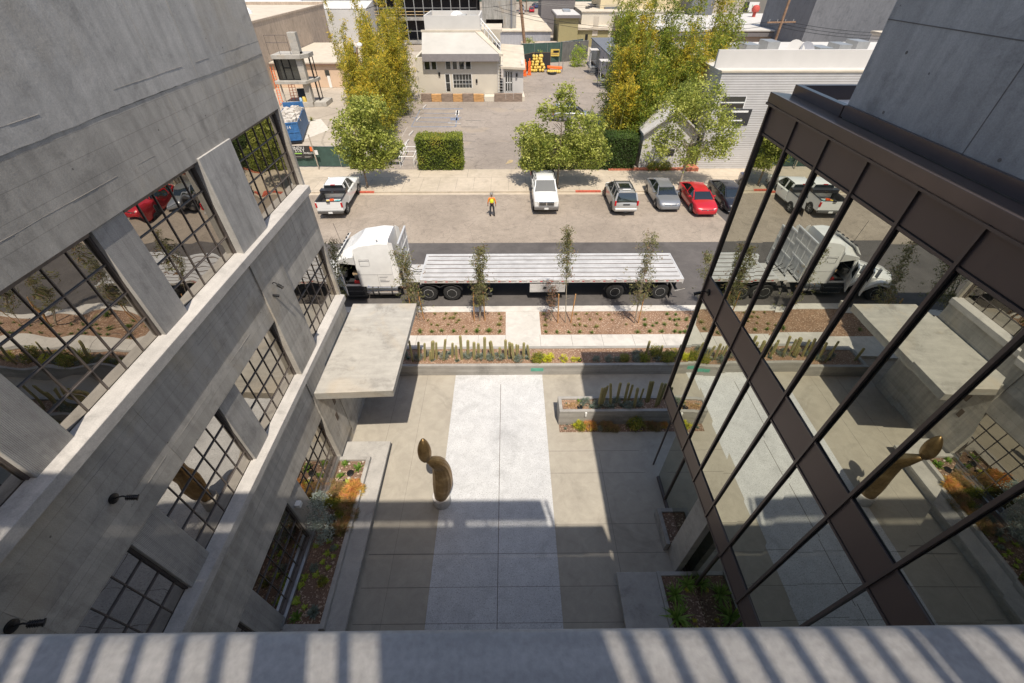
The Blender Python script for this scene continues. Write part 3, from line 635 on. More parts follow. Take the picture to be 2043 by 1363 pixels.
BL=[(-14.3,48,5.2,1.3),(-15.6,50.5,6.6,1.3),(-14.0,51.5,7.2,1.3),(-16.6,53.5,7.8,1.2),(-14.3,54.6,8.4,1.3),(-17.6,57,8.5,1.0),(-15.2,57.6,9.2,1.3),(-13.9,60.2,9.8,1.2),(-16.4,61,9.6,1.2),(-14.6,63.5,10.6,1.3),(-17.2,65,11,1.0),(-14.2,67,11.2,1.3),(-20.5,64,9.8,.45),(-21.8,66,11,.4)]
for i,(x,y,h,rd) in enumerate(BL):
    bamboo('yellow-green bamboo clump in the screen left of the parking lot, number %d from the street'%(i+1) if 0 else ['tall golden bamboo clump','yellow leafy bamboo clump','golden green bamboo clump'][i%3]+' in the screen left of the lot, '+['nearest the street','second from the street','third from the street','fourth from the street','fifth from the street','sixth from the street','seventh from the street','eighth from the street','ninth from the street','tenth from the street','third from the house end','second from the house end','thin one at its left','thinnest at far left'][i],x,y,h,rd,g_bamb,400+i,n=820 if rd>.6 else 150,group='bamboo screen left of the lot',ncul=12 if rd>.6 else 3)
BRt=[(11.0,44.4,6.6,1.4),(12.6,44.2,7.4,1.5),(14.2,44.9,8.2,1.4),(11.2,48,8.6,1.4),(13.0,47.6,9.8,1.4),(15.0,48,10.4,1.3),(17.0,47.2,10.2,1.2),(19.2,47.6,10.6,1.2),(11.8,51,10.8,1.4),(13.8,51.2,11.8,1.4),(16.0,51,12.2,1.4),(18.4,51,12.6,1.3),(20.2,50.6,13.0,1.1),(12.2,54.5,12.6,1.4),(14.6,55,12.4,1.4),(18.2,45.4,9.6,1.3),(20.6,48.6,12.0,1.2),(16.2,44.8,8.8,1.3)]
NM=['front left corner','front middle','front right','second row, leftmost','second row, second','second row, third','second row, fourth','second row, far right','third row, leftmost','third row, second','third row, third','third row, fourth','third row, tall far right','back left','back middle','front row beside the ribbed building','rightmost behind the ribbed building','front row behind the airy tree']
for i,(x,y,h,rd) in enumerate(BRt):
    bamboo(['green and gold bamboo clump','olive bamboo clump with yellow tips','dense green bamboo clump'][i%3]+' of the right stand, '+NM[i],x,y,h,rd,g_bamb2 if i%3 else g_bamb,500+i,n=860,group='bamboo stand right of the lot')
# slender staked trees of the near planting strip
def slender(label,u,v,utop,vtop,seed,dens=1.0,stakes=((-.3,.0),(.3,.0)),red=False,wide=.42,low=.25,mult=3):
    x,y=G(u,v); xt,zt=W(utop,vtop,y+.1); r=np.random.default_rng(seed); t=thing('slender_tree',label,'tree',(x,y,-.01),group='young staked trees along the kerb'); h=zt; lx=xt-x
    m=M(); 
    for k in range(mult):
        a=r.uniform(0,6.28); o=.08 if k else 0; hh=h*(1 if k==0 else r.uniform(.55,.8))
        pts=[(math.cos(a)*o*q*3,math.sin(a)*o*q*3,hh*q) for q in (0,.35,.7,1)]; pts=[(p[0]+lx*p[2]/h,p[1],p[2]) for p in pts]
        m.tube(pts,[.028,.022,.014,.005],6)
        for j in range(int(9*dens)): 
            tt=r.uniform(.25,.95); z=hh*tt; a2=r.uniform(0,6.28); L=wide*r.uniform(.5,1)*(1.2-tt); p=Vector((lx*z/h,0,z)); m.tube([p,p+Vector((math.cos(a2)*L,math.sin(a2)*L,L*.6))],[.007,.003],4)
    m.done('trunk',m_bark2,t,smooth=60)
    P=[];tn=[]
    for i in range(int(210*dens)):
        tt=low+(1-low)*r.random()**.9; wd=wide*(1.05-.55*tt)*(.5+.9*abs(math.sin(tt*9+seed))); c=np.array([lx*tt+r.normal()*wd*.62,r.normal()*wd*.62,h*tt+r.normal()*.08]); k=int(r.integers(5,13)); P.append(c+r.normal(size=(k,3))*.075); tn.append(np.full(k,r.random()))
    P=np.concatenate(P); leafmesh('crown',P,.13*r.uniform(.6,1.5,len(P)),g_red if red else g_euc,t,seed,.24,.5,var=np.concatenate(tn))
    for i,(dx,dy) in enumerate(stakes):
        sx=r.uniform(-.12,.12); st=M().cyl((0,0,-.0),(sx,.05,1.9),.032,n=8).done('tree_stake',m_stake,smooth=50); st.location=(x+dx,y+dy,0)
        tag(st,'wooden stake, %s, at the %s'%(['left one','right one','near one'][i],' '.join(label.replace('young ','').replace('with a round leafy top ','').replace('in front of the truck bonnet at the wall corner','at the wall corner').replace('in front of the truck','').split()[:8])),'stake',group='wooden tree stakes')
slender('young tree in front of the truck bonnet at the wall corner',668,652,668,478,61,1.1)
slender('young multi-stem tree beside the canopy corner in front of the truck',835,636,800,500,62,1.5,wide=.5)
slender('young bushy tree in front of the double trailer wheels',957,640,958,492,63,1.7,wide=.42)
slender('young tree with a round leafy top left of the path, over the trailer middle',1128,644,1133,453,64,.95,wide=.36,stakes=((-.42,0),(.3,.0)),low=.5,mult=1)
slender('small reddish young tree beside the round-topped one',1100,640,1103,560,65,.35,red=True,wide=.3,stakes=(),mult=1)
slender('young wispy leaning tree in front of the rear trailer wheel',1266,645,1300,465,66,1.25,wide=.46,stakes=((.2,0),))
slender('young tree bending behind the glass corner',1420,642,1412,505,67,.9,wide=.4,stakes=((.25,0),))
for k,x in enumerate((8.9,-10.2,-13.5)): slender(['young tree mirrored in the glass wall near the spotlight','young tree hidden behind the concrete wall, nearer one','young tree hidden behind the concrete wall, farther one'][k],*[ [1500,640,1500,470],[560,640,560,470],[470,640,470,470] ][k],68+k,1.0,stakes=((.25,0),))
# ------------------------------------------------------------------ small plants (one source of each kind, then copies)
def blades(n,L,wd,seed,droop=.5,z=0,elev=(.5,1.3),mat=None,curl=.3):
    """arching strap leaves from one point"""
    r=np.random.default_rng(seed); m=M()
    for i in range(n):
        a=r.uniform(0,6.28); e=r.uniform(*elev); l=L*r.uniform(.6,1.1); d=Vector((math.cos(a)*math.cos(e),math.sin(a)*math.cos(e),math.sin(e))); sd=Vector((-math.sin(a),math.cos(a),0))*wd/2
        p0=Vector((0,0,z)); p1=p0+d*l*.5; p2=p0+d*l-Vector((0,0,l*droop*.4)); m.add([tuple(p0-sd*.8),tuple(p0+sd*.8),tuple(p1+sd),tuple(p1-sd),tuple(p2)],[(0,1,2,3),(3,2,4)])
    return m
def withvar(o,seed=0,lo=0,hi=1):
    me=o.data; r=np.random.default_rng(seed); a=me.attributes.new('var','FLOAT','FACE'); a.data.foreach_set('value',r.uniform(lo,hi,len(me.polygons)).astype(np.float32)); return o
HID=[]
def src(t): HID.append(t); return t
def tuft(seed,mat):
    t=thing('grass_tuft','x','grass tuft'); withvar(blades(46,.26,.016,seed,.5,elev=(.4,1.45)).done('blades',mat,t),seed); return t
tufts=[tuft(1,g_grass),tuft(2,g_grass),tuft(3,g_grass2)]
used=set()
def put(src_,loc,rz,label,group,scale=1):
    if src_.name not in used:
        used.add(src_.name); src_.location=loc; src_.rotation_euler=(0,0,rz); src_.scale=(scale,)*3; src_['label']=label; src_['group']=group; return src_
    return dup(src_,loc,rz,label,group,scale)
rg=random.Random(5)
Tp=[(187,262,1.25),(260,263,1),(323,258,1),(402,260,.9),(481,262,.8),(548,262,1.35),(626,260,1.25),(694,262,1),(297,222,.8),(365,216,.6),(236,190,.7),(258,216,.7),(342,180,.8),(377,176,.8),(400,176,1),(433,190,.8),(417,206,.7),(462,232,.6),(690,219,1.1),(700,184,.9),(350,148,.8),(410,148,.8),(281,148,.7),(690,150,.7),(703,168,.6),(560,225,.6),
 (982,224,1),(987,265,.9),(1057,265,.9),(1131,266,.8),(1204,265,.9),(1279,269,.8),(975,150,.8),(983,187,.8),(1195,183,.8),(1177,150,.7),(1246,149,.7),(1266,185,.7),(1311,150,.7),(1335,184,.8),(1168,222,.8),(1200,219,.9),(1237,227,.8),(1308,233,1.1),(1386,154,.7),(1409,187,.6),(1568,265,1),(1646,262,1.1),(1725,263,1.1),(1806,263,1.1),(1872,265,1),(1617,222,1.1),(1665,225,.8),(1692,208,.8),(1742,217,1),(1775,184,.9),(1816,220,1),(1757,152,1),(1812,155,.9),(1834,184,.9),(1880,190,.8),(1893,230,.9),(1616,188,.9),(1497,215,.7)]
for i,(a,bb,s_) in enumerate(Tp):
    x,y=G(780+a/3.192,580+bb/3.192); big=s_>1.15
    put(tufts[(0 if rg.random()<.5 else 1) if bb>250 or a>1500 else 2],(x,y-.02,-.01),rg.uniform(0,6),('green' if (bb>250 or a>1500) else 'dull olive')+' grass tuft '+('left of the path' if a<740 else 'right of the path')+(', in the row along the sidewalk' if bb>250 else ', in the middle of the bed' if bb>165 else ', in the row along the kerb'),'grass tufts in the bark mulch',s_*1.05)
for x in np.arange(9.2,17,.72):
    for y in (17.4,18.2): put(tufts[1],(float(x),y+rg.uniform(-.2,.2),-.01),rg.uniform(0,6),'green grass tuft in the mulch seen mirrored in the glass wall','mirrored grass tufts',1)
for x in np.arange(-14,-8.2,.8): put(tufts[0],(float(x),17.45+rg.uniform(-.1,.9),-.01),rg.uniform(0,6),'green grass tuft in the mulch behind the concrete building','hidden grass tufts',1)
# cacti: ribbed columns
m_cact=newmat('cactus_skin')[0]
def _cm():
    nt=m_cact.node_tree; p=nt.nodes['Principled BSDF']; v=mapping(nt); at=nt.nodes.new('ShaderNodeAttribute'); at.attribute_name='rib'
    c=mix(nt,ramp(nt,nz(nt,6,4,.6,v),[(.3,(.07,.13,.06)),(.7,(.13,.21,.10))]),(.56,.40,.17),ramp(nt,at.outputs['Fac'],[(.3,0),(.7,.95)])); nt.links.new(c,p.inputs['Base Color']); p.inputs['Roughness'].default_value=.6
_cm()
def cactus(h,r0,seed,lean=(0,0)):
    r=np.random.default_rng(seed); n=9; V=[];F=[];rib=[]; zs=[0,.02,h*.25,h*.5,h*.75,h-r0*1.1,h-r0*.5,h-r0*.12,h]; rs=[r0*.8,r0*.85,r0*.92,r0,r0,r0*1.0,r0*.85,r0*.45,.008]
    for z,q in zip(zs,rs):
        for k in range(2*n): t=math.pi*k/n; rad=q*(1 if k%2==0 else .78); V.append((rad*math.cos(t)+lean[0]*z,rad*math.sin(t)+lean[1]*z,z)); rib.append(1.0 if k%2==0 else 0.0)
    N=2*n
    for i in range(len(zs)-1):
        for k in range(N): F.append((i*N+k,i*N+(k+1)%N,(i+1)*N+(k+1)%N,(i+1)*N+k))
    F.append(tuple((len(zs)-1)*N+k for k in range(N))); me=bpy.data.meshes.new('cactus'); me.from_pydata(V,[],F); me.materials.append(m_cact)
    a=me.attributes.new('rib','FLOAT','POINT'); a.data.foreach_set('value',rib); me.update(); o=bpy.data.objects.new('cactus',me); COL.objects.link(o); return o
CP=[(170,455,112,150,.8),(252,430,237,165,1),(330,440,320,180,.9),(400,440,398,280,.9),(432,430,432,150,1.5),(488,420,478,170,.9),(583,440,602,130,1),(700,400,700,175,.95),(762,440,748,210,.95),(832,430,805,85,1.1),(915,400,908,140,1.2),(995,430,992,165,1.2),(1058,400,1050,180,1.15),(1140,430,1136,103,1.15),(1225,400,1205,160,.8),(1270,430,1222,150,.95),(1345,420,1342,230,1.05),(1422,420,1420,135,1.1),(1478,400,1475,165,1.15),(1530,450,1507,182,1.15),(1575,420,1570,195,1.0),(1590,400,1598,200,.5),(1660,420,1670,172,1.05),(1740,400,1718,200,.9)]
for i,(a,b_,c_,d_,k) in enumerate(CP):
    u,v=800+a/6.81,660+b_/6.81; y=14.62+ (455-b_)/455*2.2; y=min(y,15.25); x,_=W(u,v,y); z0=.5; xt,zt=W(800+c_/6.81,660+d_/6.81,y)
    o=cactus(max(.3,zt-z0)*1.06,.062*k,700+i,((xt-x)/max(.3,zt-z0),0)); o.location=(x,y,z0)
    tall='tall' if zt-z0>1.15 else ('short' if zt-z0<.75 else 'middling'); ex=' wrapped with blue-green tape' if i in (4,7,10) else ''
    tag(o,'%s column cactus%s in the long planter, number %d from the canopy end'%(tall,ex.replace(' wrapped with',' with'),i+1),'cactus',group='cacti in the long planter')
CP2=[(735,560,805,265,1),(760,545,850,260,1),(800,520,890,230,.9),(935,530,922,195,1.1),(1035,440,1085,185,1.2),(1150,470,1215,185,1.2),(1210,450,1278,215,1),(1300,560,1355,265,1.2),(1385,460,1450,275,.8),(1505,430,1560,160,1.2),(1540,430,1600,160,1.0),(1640,540,1745,185,1.2),(1690,500,1800,195,1.1)]
for i,(a,b_,c_,d_,k) in enumerate(CP2):
    u,v=1100+a/7.858,740+b_/7.858; y=11.5+(560-b_)/560*1.3; y=min(y,11.85); x,zb=W(u,v,y); z0=.78; x=W(u,v,y)[0]; xt,zt=W(1100+c_/7.858,740+d_/7.858,y)
    o=cactus(max(.4,zt-z0),.05*k,760+i,(((xt-x)/max(.4,zt-z0))*.9,0)); o.location=(x,y,z0)
    tag(o,'dark shaded column cactus in the raised planter, %s from its left end'%['first','second','third','fourth','fifth','sixth','seventh','eighth','ninth','tenth','eleventh','twelfth','thirteenth'][i],'cactus',group='cacti in the raised planter')
for i in range(9):
    o=cactus(.85+.25*math.sin(i*2.2),.06,790+i); o.location=(-6.2+.0*i if i==0 else 5.9+i*.75,14.75+.3*((i*7)%3)/2,.5)
    tag(o,'column cactus in the long planter under the canopy edge' if i==0 else 'column cactus in the long planter hidden behind the glass corner','cactus',group='cacti hidden behind the glass corner')
# rosettes / shrubs
def rosette(name,label,n,L,wd,mat,seed,elev=(.15,1.3),droop=.15,cat='succulent'):
    t=thing(name,label,cat); withvar(blades(n,L,wd,seed,droop,elev=elev).done('leaves',mat,t),seed); return t
ros_g=rosette('grey_succulent','x',70,.20,.045,g_agave,1)
ros_l=rosette('lime_rosette','x',16,.14,.05,g_lime,2,(.1,.8))
ros_a=rosette('agave','x',22,.24,.05,g_grass,3,(.2,1.1))
fern=rosette('spiky_plant','x',46,.60,.055,leafmat('fern_leaves',[(.12,.22,.03),(.20,.34,.05),(.32,.44,.10)]),4,(.15,1.2),.45,cat='plant')
def twig(name,mat,seed,rad=.3,n=900,L=.16,asp=.10):
    r=np.random.default_rng(seed); t=thing(name,'x','shrub'); d=r.normal(size=(n,3)); d[:,2]=abs(d[:,2]); d/=np.linalg.norm(d,axis=1,keepdims=True); rr_=rad*(.35+.65*r.random((n,1))**.6); lob=1+.22*np.sin(d[:,:1]*5+seed)*np.cos(d[:,1:2]*4+1); P=d*rr_*lob*np.array([1,1,.95]); P[:,2]+=.03
    leafmesh('twigs',P,L*r.uniform(.5,1.3,n)*.8,mat,t,seed,asp,0,up=d*.9,var=np.clip(.15+.6*P[:,2]/rad+.25*np.sin(P[:,0]*16)*np.cos(P[:,1]*14),0,1)); return t
fire=twig('orange_shrub',g_orange,5,.38,2000); rust=twig('rust_shrub',g_rust,6,.40,2000)
def bushy(name,mat,seed,rad=.3,n=40,per=26,size=.06,spread=.05,asp=.5,cat='shrub'):
    r=np.random.default_rng(seed); t=thing(name,'x',cat); P,vv=clumps(r,[(0,0,rad*.8,rad,rad,rad*.85)],n,per,spread,.5); leafmesh('leaves',P,size*r.uniform(.6,1.4,len(P)),mat,t,seed,asp,0,var=vv); return t
yel=bushy('yellow_shrub',g_yel,7,.26,26,34,.045,.045); dkg=bushy('green_shrub',g_hedge,8,.34,60,26,.06,.06); gry=bushy('grey_shrub',g_agave,9,.22,40,22,.06,.05,.3)
zs=.54
for i,(a,b_,s_) in enumerate([(250,410,1),(430,420,1),(365,350,.8),(510,340,.9),(590,400,1),(655,340,.9),(715,330,.8),(770,430,.9),(900,390,1),(975,340,.8),(1070,410,1),(1120,350,.8),(1215,410,1),(1300,350,.8),(1355,410,1),(1480,400,.9),(1595,435,1),(1715,405,1),(1690,340,.8),(100,400,.9),(60,360,.8)]):
    u,v=800+a/6.81,660+b_/6.81; y=min(15.3,14.6+(440-b_)/440*2.4); x=W(u,v,y)[0]; put(ros_g if i%2 else gry,(x,y,zs-.02),i*1.3,'small grey-green succulent among the cacti of the long planter','grey succulents in the long planter',s_*1.0)
for i,(u,v,m_,s_) in enumerate([(1072,717,dkg,.9),(1092,722,yel,1.05),(1097,712,yel,.9),(1071,722,yel,.55),(1124,719,yel,.85),(1144,719,yel,.6),(1155,715,yel,.5),(1190,718,gry,.8),(1215,719,gry,.9),(1246,716,dkg,.7),(1268,722,gry,.9),(1285,717,dkg,.8),(1310,720,gry,.8),(1330,717,dkg,1.0),(1371,720,yel,1.15),(1353,720,gry,.8),(1230,722,gry,.7)]):
    x,y=G(u,v,.7); y=min(max(y,14.6),15.25); x=W(u,v,y)[0]
    nm={yel.name.split('.')[0]:'bright yellow-green flowering shrub',dkg.name:'dark green leafy shrub',gry.name:'low grey shrub'}[m_.name]
    put(m_,(x,y,zs-.02),i,nm+' in the long planter '+('near the green plaque' if u<1170 else 'in the building shadow'),nm+'s in the long planter',s_)
for i in range(8): put([gry,dkg,yel][i%3],(6.2+i*.9,14.95,zs),i,'leafy shrub in the long planter mirrored in the glass wall','mirrored planter shrubs',.9)
# raised planter undergrowth and flower bed
for i in range(12): put(gry if i%2 else ros_g,(3.05+i*.22,11.62+.12*math.sin(i*2),.78),i,'dark grey-green succulent between the cacti of the raised planter','succulents in the raised planter',.9)
put(ros_a,(3.0,11.82,.78),1,'small green agave at the shaded end of the dry leaves in the raised planter','agaves',.9); put(ros_g,(2.42,11.72,.78),1,'small blue-green succulent at the left end of the raised planter','succulents at the raised planter end',.5)
dry=leafmat('dry_leaves',[(.30,.18,.08),(.48,.30,.14),(.60,.42,.22)]); t=thing('dry_aloes','low spread of dry tan leaves in the sunlit end of the raised planter','plant',(2.75,11.62,.79))
for q in range(7): withvar(blades(16,.22,.02,80+q,.3,elev=(.1,.9)).done('leaves',dry,t,loc=(-.33+q*.1,.12*math.sin(q*3),0)),q)
for (u,v,m_,s_,lb) in [(1152,845,yel,.9,'yellow-green shrub at the sunlit left end of the flower bed'),(1158,850,dkg,.7,'dark green shrub tucked behind the yellow-green one in the flower bed'),(1176,842,fire,.95,'bright orange feathery shrub in the sun in front of the raised planter'),(1210,846,rust,.9,'rust red feathery shrub just inside the shadow of the flower bed'),(1228,852,rust,.6,'small rust shrub beside the dark green bush in the flower bed'),(1264,843,dkg,1.15,'large dark green bush in the middle of the flower bed'),(1292,842,rust,.85,'orange-brown feathery shrub right of the dark green bush'),(1310,848,rust,.7,'small brown shrub near the glass wall in the flower bed'),(1325,840,fire,.65,'olive orange shrub touching the bronze panel in the flower bed'),(1198,855,gry,.6,'low grey shrub at the near edge of the flower bed')]:
    x,y=G(u,v,.2); put(m_,(x,max(10.95,min(11.15,y)),0),u,lb,'shrubs in the flower bed',s_*.95)
for i,(u,v) in enumerate(((1119,846),(1131,847),(1128,856))):
    x,y=G(u,v); put(ros_g,(x,y,.01),i,'tiny grey-green succulent at the left end of the flower bed','tiny succulents in the flower bed',.5)
# left planter plants
Zp=.5
def gp(a,b_,z=Zp): return G(560+a/3.586,880+b_/3.586,z)
for i,(a,b_,s_) in enumerate([(460,165,.9),(555,195,1.2),(432,252,1)]): x,y=gp(a,b_); put(ros_a,(x,y,Zp),i*2,'green aloe in the sunlit end of the bench planter, '+['the farthest one','the one by the rim','the one by the black disc'][i],'aloes in the bench planter',s_)
for i,(a,b_,s_) in enumerate([(425,670,1),(350,717,1.2),(260,748,1.2),(397,758,1.1),(330,808,1.2),(378,830,.9),(305,870,1),(343,905,1),(258,955,1.3),(174,975,1.3),(324,1003,1),(145,1040,1.4),(120,1148,1.5),(176,1187,1)]):
    x,y=gp(a,b_); put(ros_l,(x,y,Zp),i*1.1,'small lime green rosette in the shaded bench planter, '+('near end' if b_>1000 else 'middle' if b_>800 else 'beside the silver shrub'),'lime rosettes in the bench planter',s_)
for i,(a,b_,s_) in enumerate([(235,1230,1.4),(112,1265,1.2)]): x,y=gp(a,b_); put(ros_g if i==0 else ros_a,(x,y,Zp),i,['blue-green agave at the near end of the bench planter','dark narrow-leaved agave in the near corner of the bench planter'][i],'agaves at the near end',s_*.9)
for (a,b_,m_,s_,lb) in [(350,300,rust,.6,'tan shrub nearest the window sill in the sun'),(470,300,ros_l,2.0,'lime leafed plant in the sunlit middle of the bench planter'),(330,440,dkg,.6,'dark green shrub by the window behind the silver shrub'),(470,560,fire,.55,'small dull orange shrub in the shade by the rim'),(350,650,gry,.7,'grey shrub right of the silver shrub trunk'),(290,1000,dkg,.45,'low dark shrub in the near half of the bench planter'),(230,900,gry,.6,'low grey shrub by the window in the near half'),(370,760,gry,.45,'tiny grey shrub among the lime rosettes'),(520,345,fire,1.1,'bright orange feathery shrub in the sunlit part of the bench planter'),(500,395,fire,.9,'orange feathery shrub on the shadow line of the bench planter'),(385,360,rust,.8,'brownish feathery shrub by the window in the bench planter'),(470,460,rust,.95,'shaded orange-brown shrub next to the silver shrub'),(430,610,rust,.85,'red feathery shrub in the shade of the bench planter'),(395,440,dkg,.6,'low dark shrub behind the silver shrub'),(540,310,fire,.7,'small bright orange shrub by the inner rim of the bench planter'),(420,330,rust,.7,'tan feathery shrub in the sun beside the window sill'),(440,400,fire,.7,'dull orange shrub half in shadow in the bench planter'),(500,520,rust,.7,'small rust shrub by the inner rim in the shade'),(380,620,rust,.6,'small red shrub near the lime rosettes'),(420,520,dkg,.5,'low green shrub between two rust shrubs'),(360,560,gry,.8,'dark grey shrub under the silver shrub')]:
    x,y=gp(a,b_,.65); put(m_,(x,y,Zp-.02),a,lb,'shrubs in the bench planter',s_)
t=thing('silver_shrub','tall silver-leaved shrub leaning against the ribbed pier between two ground floor windows','shrub',(-6.05,6.35,Zp)); r=np.random.default_rng(90)
branching(r,(0,0,0),1.7,.03,10,.6).done('trunk',m_bark2,t,smooth=60); P,vv=clumps(r,[(-.08,.1,1.25,.36,.42,.45),(.05,-.25,.8,.3,.35,.4),(-.1,.4,1.6,.25,.28,.3)],150,22,.06,.4); leafmesh('crown',P,.06*r.uniform(.6,1.4,len(P)),g_silver,t,91,.4,0,var=vv)
for i,(a,b_,s_) in enumerate([(500,232,1),(460,290,.5)]): x,y=gp(a,b_); tag(M().lathe([(.0,0),(.13*s_,0),(.13*s_,.05),(.11*s_,.06),(0,.05)],(x,y,Zp),18).done('ground_light',m_black,smooth=40),['round black ground light in the sunlit end of the bench planter','small black ground light below the bigger one'][i],'light')
for i,(x,y,z) in enumerate([(2.98,11.5,.8),(W(1156,721,14.6)[0],14.62,.56)]): tag(M().lathe([(.0,0),(.12,0),(.12,.05),(.10,.06),(0,.05)],(x,y,z),18).done('ground_light',m_black,smooth=40),['round black ground light at the shadow line of the raised planter','round black ground light among the yellow shrubs of the long planter'][i],'light')
rk=random.Random(4); st=plain('pale_stone',(.5,.44,.38),.9,var=.2)
for i,(a,b_) in enumerate([(492,165),(535,268),(490,268),(425,215),(590,150),(445,540),(365,575)]):
    x,y=gp(a,b_); m=M(); m.lathe([(0.001,0),(.045,.0),(.06,.03),(.045,.06),(.001,.075)],(0,0,0),7); o=m.done('stone',st,smooth=60,loc=(x,y,Zp)); o.scale=(rk.uniform(.7,1.3),rk.uniform(.7,1.2),rk.uniform(.6,1)); tag(o,'pale rounded stone on the mulch of the bench planter'+(' in the sun' if b_<400 else ' in the shade'),'stone',group='stones in the bench planter')
for i,(u,v) in enumerate([(1330,1100),(1335,1110),(1328,1112)][:0]): pass
for i,(u,v,s_) in enumerate([(1348,1186,.8),(1352,1232,1.0),(1372,1165,.7)]): x,y=G(u,v,.5); put(fern,(x,y,.45),i*2,['bright green spiky fern in the shaded planter, middle one','bright green spiky fern in the shaded planter, nearest one','dark spiky fern in the far corner of the shaded planter'][i],'spiky plants in the fern planter',s_)
for i,(u,v) in enumerate([(1372,1176),(1388,1236),(1392,1252)]): x,y=G(u,v,.6); put(yel,(x,y,.46),i,['pale yellow flower tuft by the far fern','pale yellow flower tuft by the near fern','pale yellow flower tuft nearest the parapet'][i],'yellow flowers in the fern planter',.28)
tag(M().box(3.16,3.24,11.16,11.22,.62,.86).done('wall_box',m_white,bevel=.01),'small white box light on the near face of the raised planter','light')
# ------------------------------------------------------------------ vehicles
def paint(name,col,metal=.0,rough=.3): return plain(name,col,rough,metal,var=.03,scale=1,coat=.7)
p_white=paint('white_car_paint',(.74,.74,.72)); p_silver=paint('silver_car_paint',(.47,.46,.44),.45,.35); p_grey=paint('grey_car_paint',(.27,.28,.30),.5,.32)
p_red=paint('red_car_paint',(.50,.015,.025),.15); p_black=paint('black_car_paint',(.018,.02,.028),.1); p_blue=paint('dark_blue_car_paint',(.03,.05,.13),.1)
m_cglass=reflective('car_glass',(.012,.016,.018),(.75,.8,.8),.16); m_lamp=plain('clear_lamp',(.75,.75,.72),.15,.2,var=.05); m_tail=plain('tail_lamp',(.45,.01,.015),.25,var=.1)
m_blackp=plain('black_plastic',(.028,.028,.03),.6,var=.15); m_plate=plain('number_plate',(.72,.72,.70),.5,var=.1); m_rim=plain('alloy_rim',(.50,.50,.50),.35,.3,var=.1)
def wheel(T,x,y,r,w,par,side,rim=m_rim,n=5):
    m=M(); m.lathe([(r*.62,-w/2),(r*.93,-w/2),(r,-w*.36),(r,w*.36),(r*.93,w/2),(r*.62,w/2)],(x,y,r),24,axis='X'); ty=m.done('wheel',m_rubber,par,smooth=40)
    k=M(); k.lathe([(0,side*w*.30),(r*.60,side*w*.30),(r*.66,side*w*.5),(r*.60,side*w*.5),(r*.52,side*w*.36),(0,side*w*.34)],(x,y,r),20,axis='X')
    for i in range(n):
        a=6.283*i/n; k.bar((x+side*w*.42,y,r),(x+side*w*.42,y+math.cos(a)*r*.6,r+math.sin(a)*r*.6),r*.12,.03)
    k.lathe([(0,side*w*.36),(r*.14,side*w*.36),(r*.12,side*w*.52),(0,side*w*.52)],(x,y,r),10,axis='X'); k.done('rim',rim,ty,smooth=40)
def ringb(y,z0,z1,hw,crown=.03): return [(-hw*.9,y,z0),(-hw,y,z0+.12),(-hw,y,z0+(z1-z0)*.55),(-hw*.975,y,z1-.07),(-hw*.90,y,z1),(-hw*.45,y,z1+crown),(hw*.45,y,z1+crown),(hw*.90,y,z1),(hw*.975,y,z1-.07),(hw,y,z0+(z1-z0)*.55),(hw,y,z0+.12),(hw*.9,y,z0)]
def car(name,label,cat,loc,rz,P,body,cabin,wheels,hw,wr,pillars,front,rear,extra=None,bed=None,group=None,rimn=5):
    """body: (y,z0,z1,hw) stations; cabin: (y,zbase,ztop,hbase,htop) stations"""
    t=thing(name,label,cat,loc,rz,group)
    b=M().loft([ringb(*s_) for s_ in body]); b.done('body',P,t,smooth=38)
    g=M().loft([[(-hb,y,zb-.04),(-ht,y,zt),(ht,y,zt),(hb,y,zb-.04)] for y,zb,zt,hb,ht in cabin]); g.done('windows',m_cglass,t,smooth=30)
    tops=[c for c in cabin if c[2]-c[1]>.25]
    rf=M().loft([[(-ht-.015,y,zt-.05),(-ht*.93,y,zt+.022),(-ht*.4,y,zt+.045),(ht*.4,y,zt+.045),(ht*.93,y,zt+.022),(ht+.015,y,zt-.05)] for y,zb,zt,hb,ht in tops])
    for (ya,za,xa,yb,zb_,xb,w_) in pillars:
        for s_ in (-1,1): rf.bar((s_*xa,ya,za),(s_*xb,yb,zb_),w_,.05)
    rf.done('roof',P,t,smooth=35)
    ar=M()
    for y in wheels:
        for s_ in (-1,1): ar.lathe([(0,-.02),(wr*1.17,-.02),(wr*1.17,.0),(0,.0)],(s_*(hw+.004)+(.0),y,wr*1.02),24,axis='X')
    ar.done('wheel_arch',m_blackp,t)
    for y in wheels:
        for s_ in (-1,1): wheel(None,s_*(hw-.09),y,wr,.22,t,s_,n=rimn)
    front(t); rear(t)
    if extra: extra(t)
    return t
def lampf(t,xs,y,z,w,h,dz=.05,tilt=0,m=m_lamp,n='headlight',dy=.06): 
    for s_ in (-1,1): M().ob((s_*xs,y,z),(w,dy,h),rz=-s_*tilt).done(n,m,t,bevel=.015)
def mirror(t,x,y,z,P):
    for s_ in (-1,1): M().ob((s_*x,y,z),(.2,.12,.14)).done('mirror',P,t,bevel=.03)
def handle(t,x,ys,z,m):
    for y in ys:
        for s_ in (-1,1): M().box(s_*x-.012,s_*x+.012,y-.09,y+.09,z-.015,z+.015).done('door_handle',m,t)
KR=1.0067
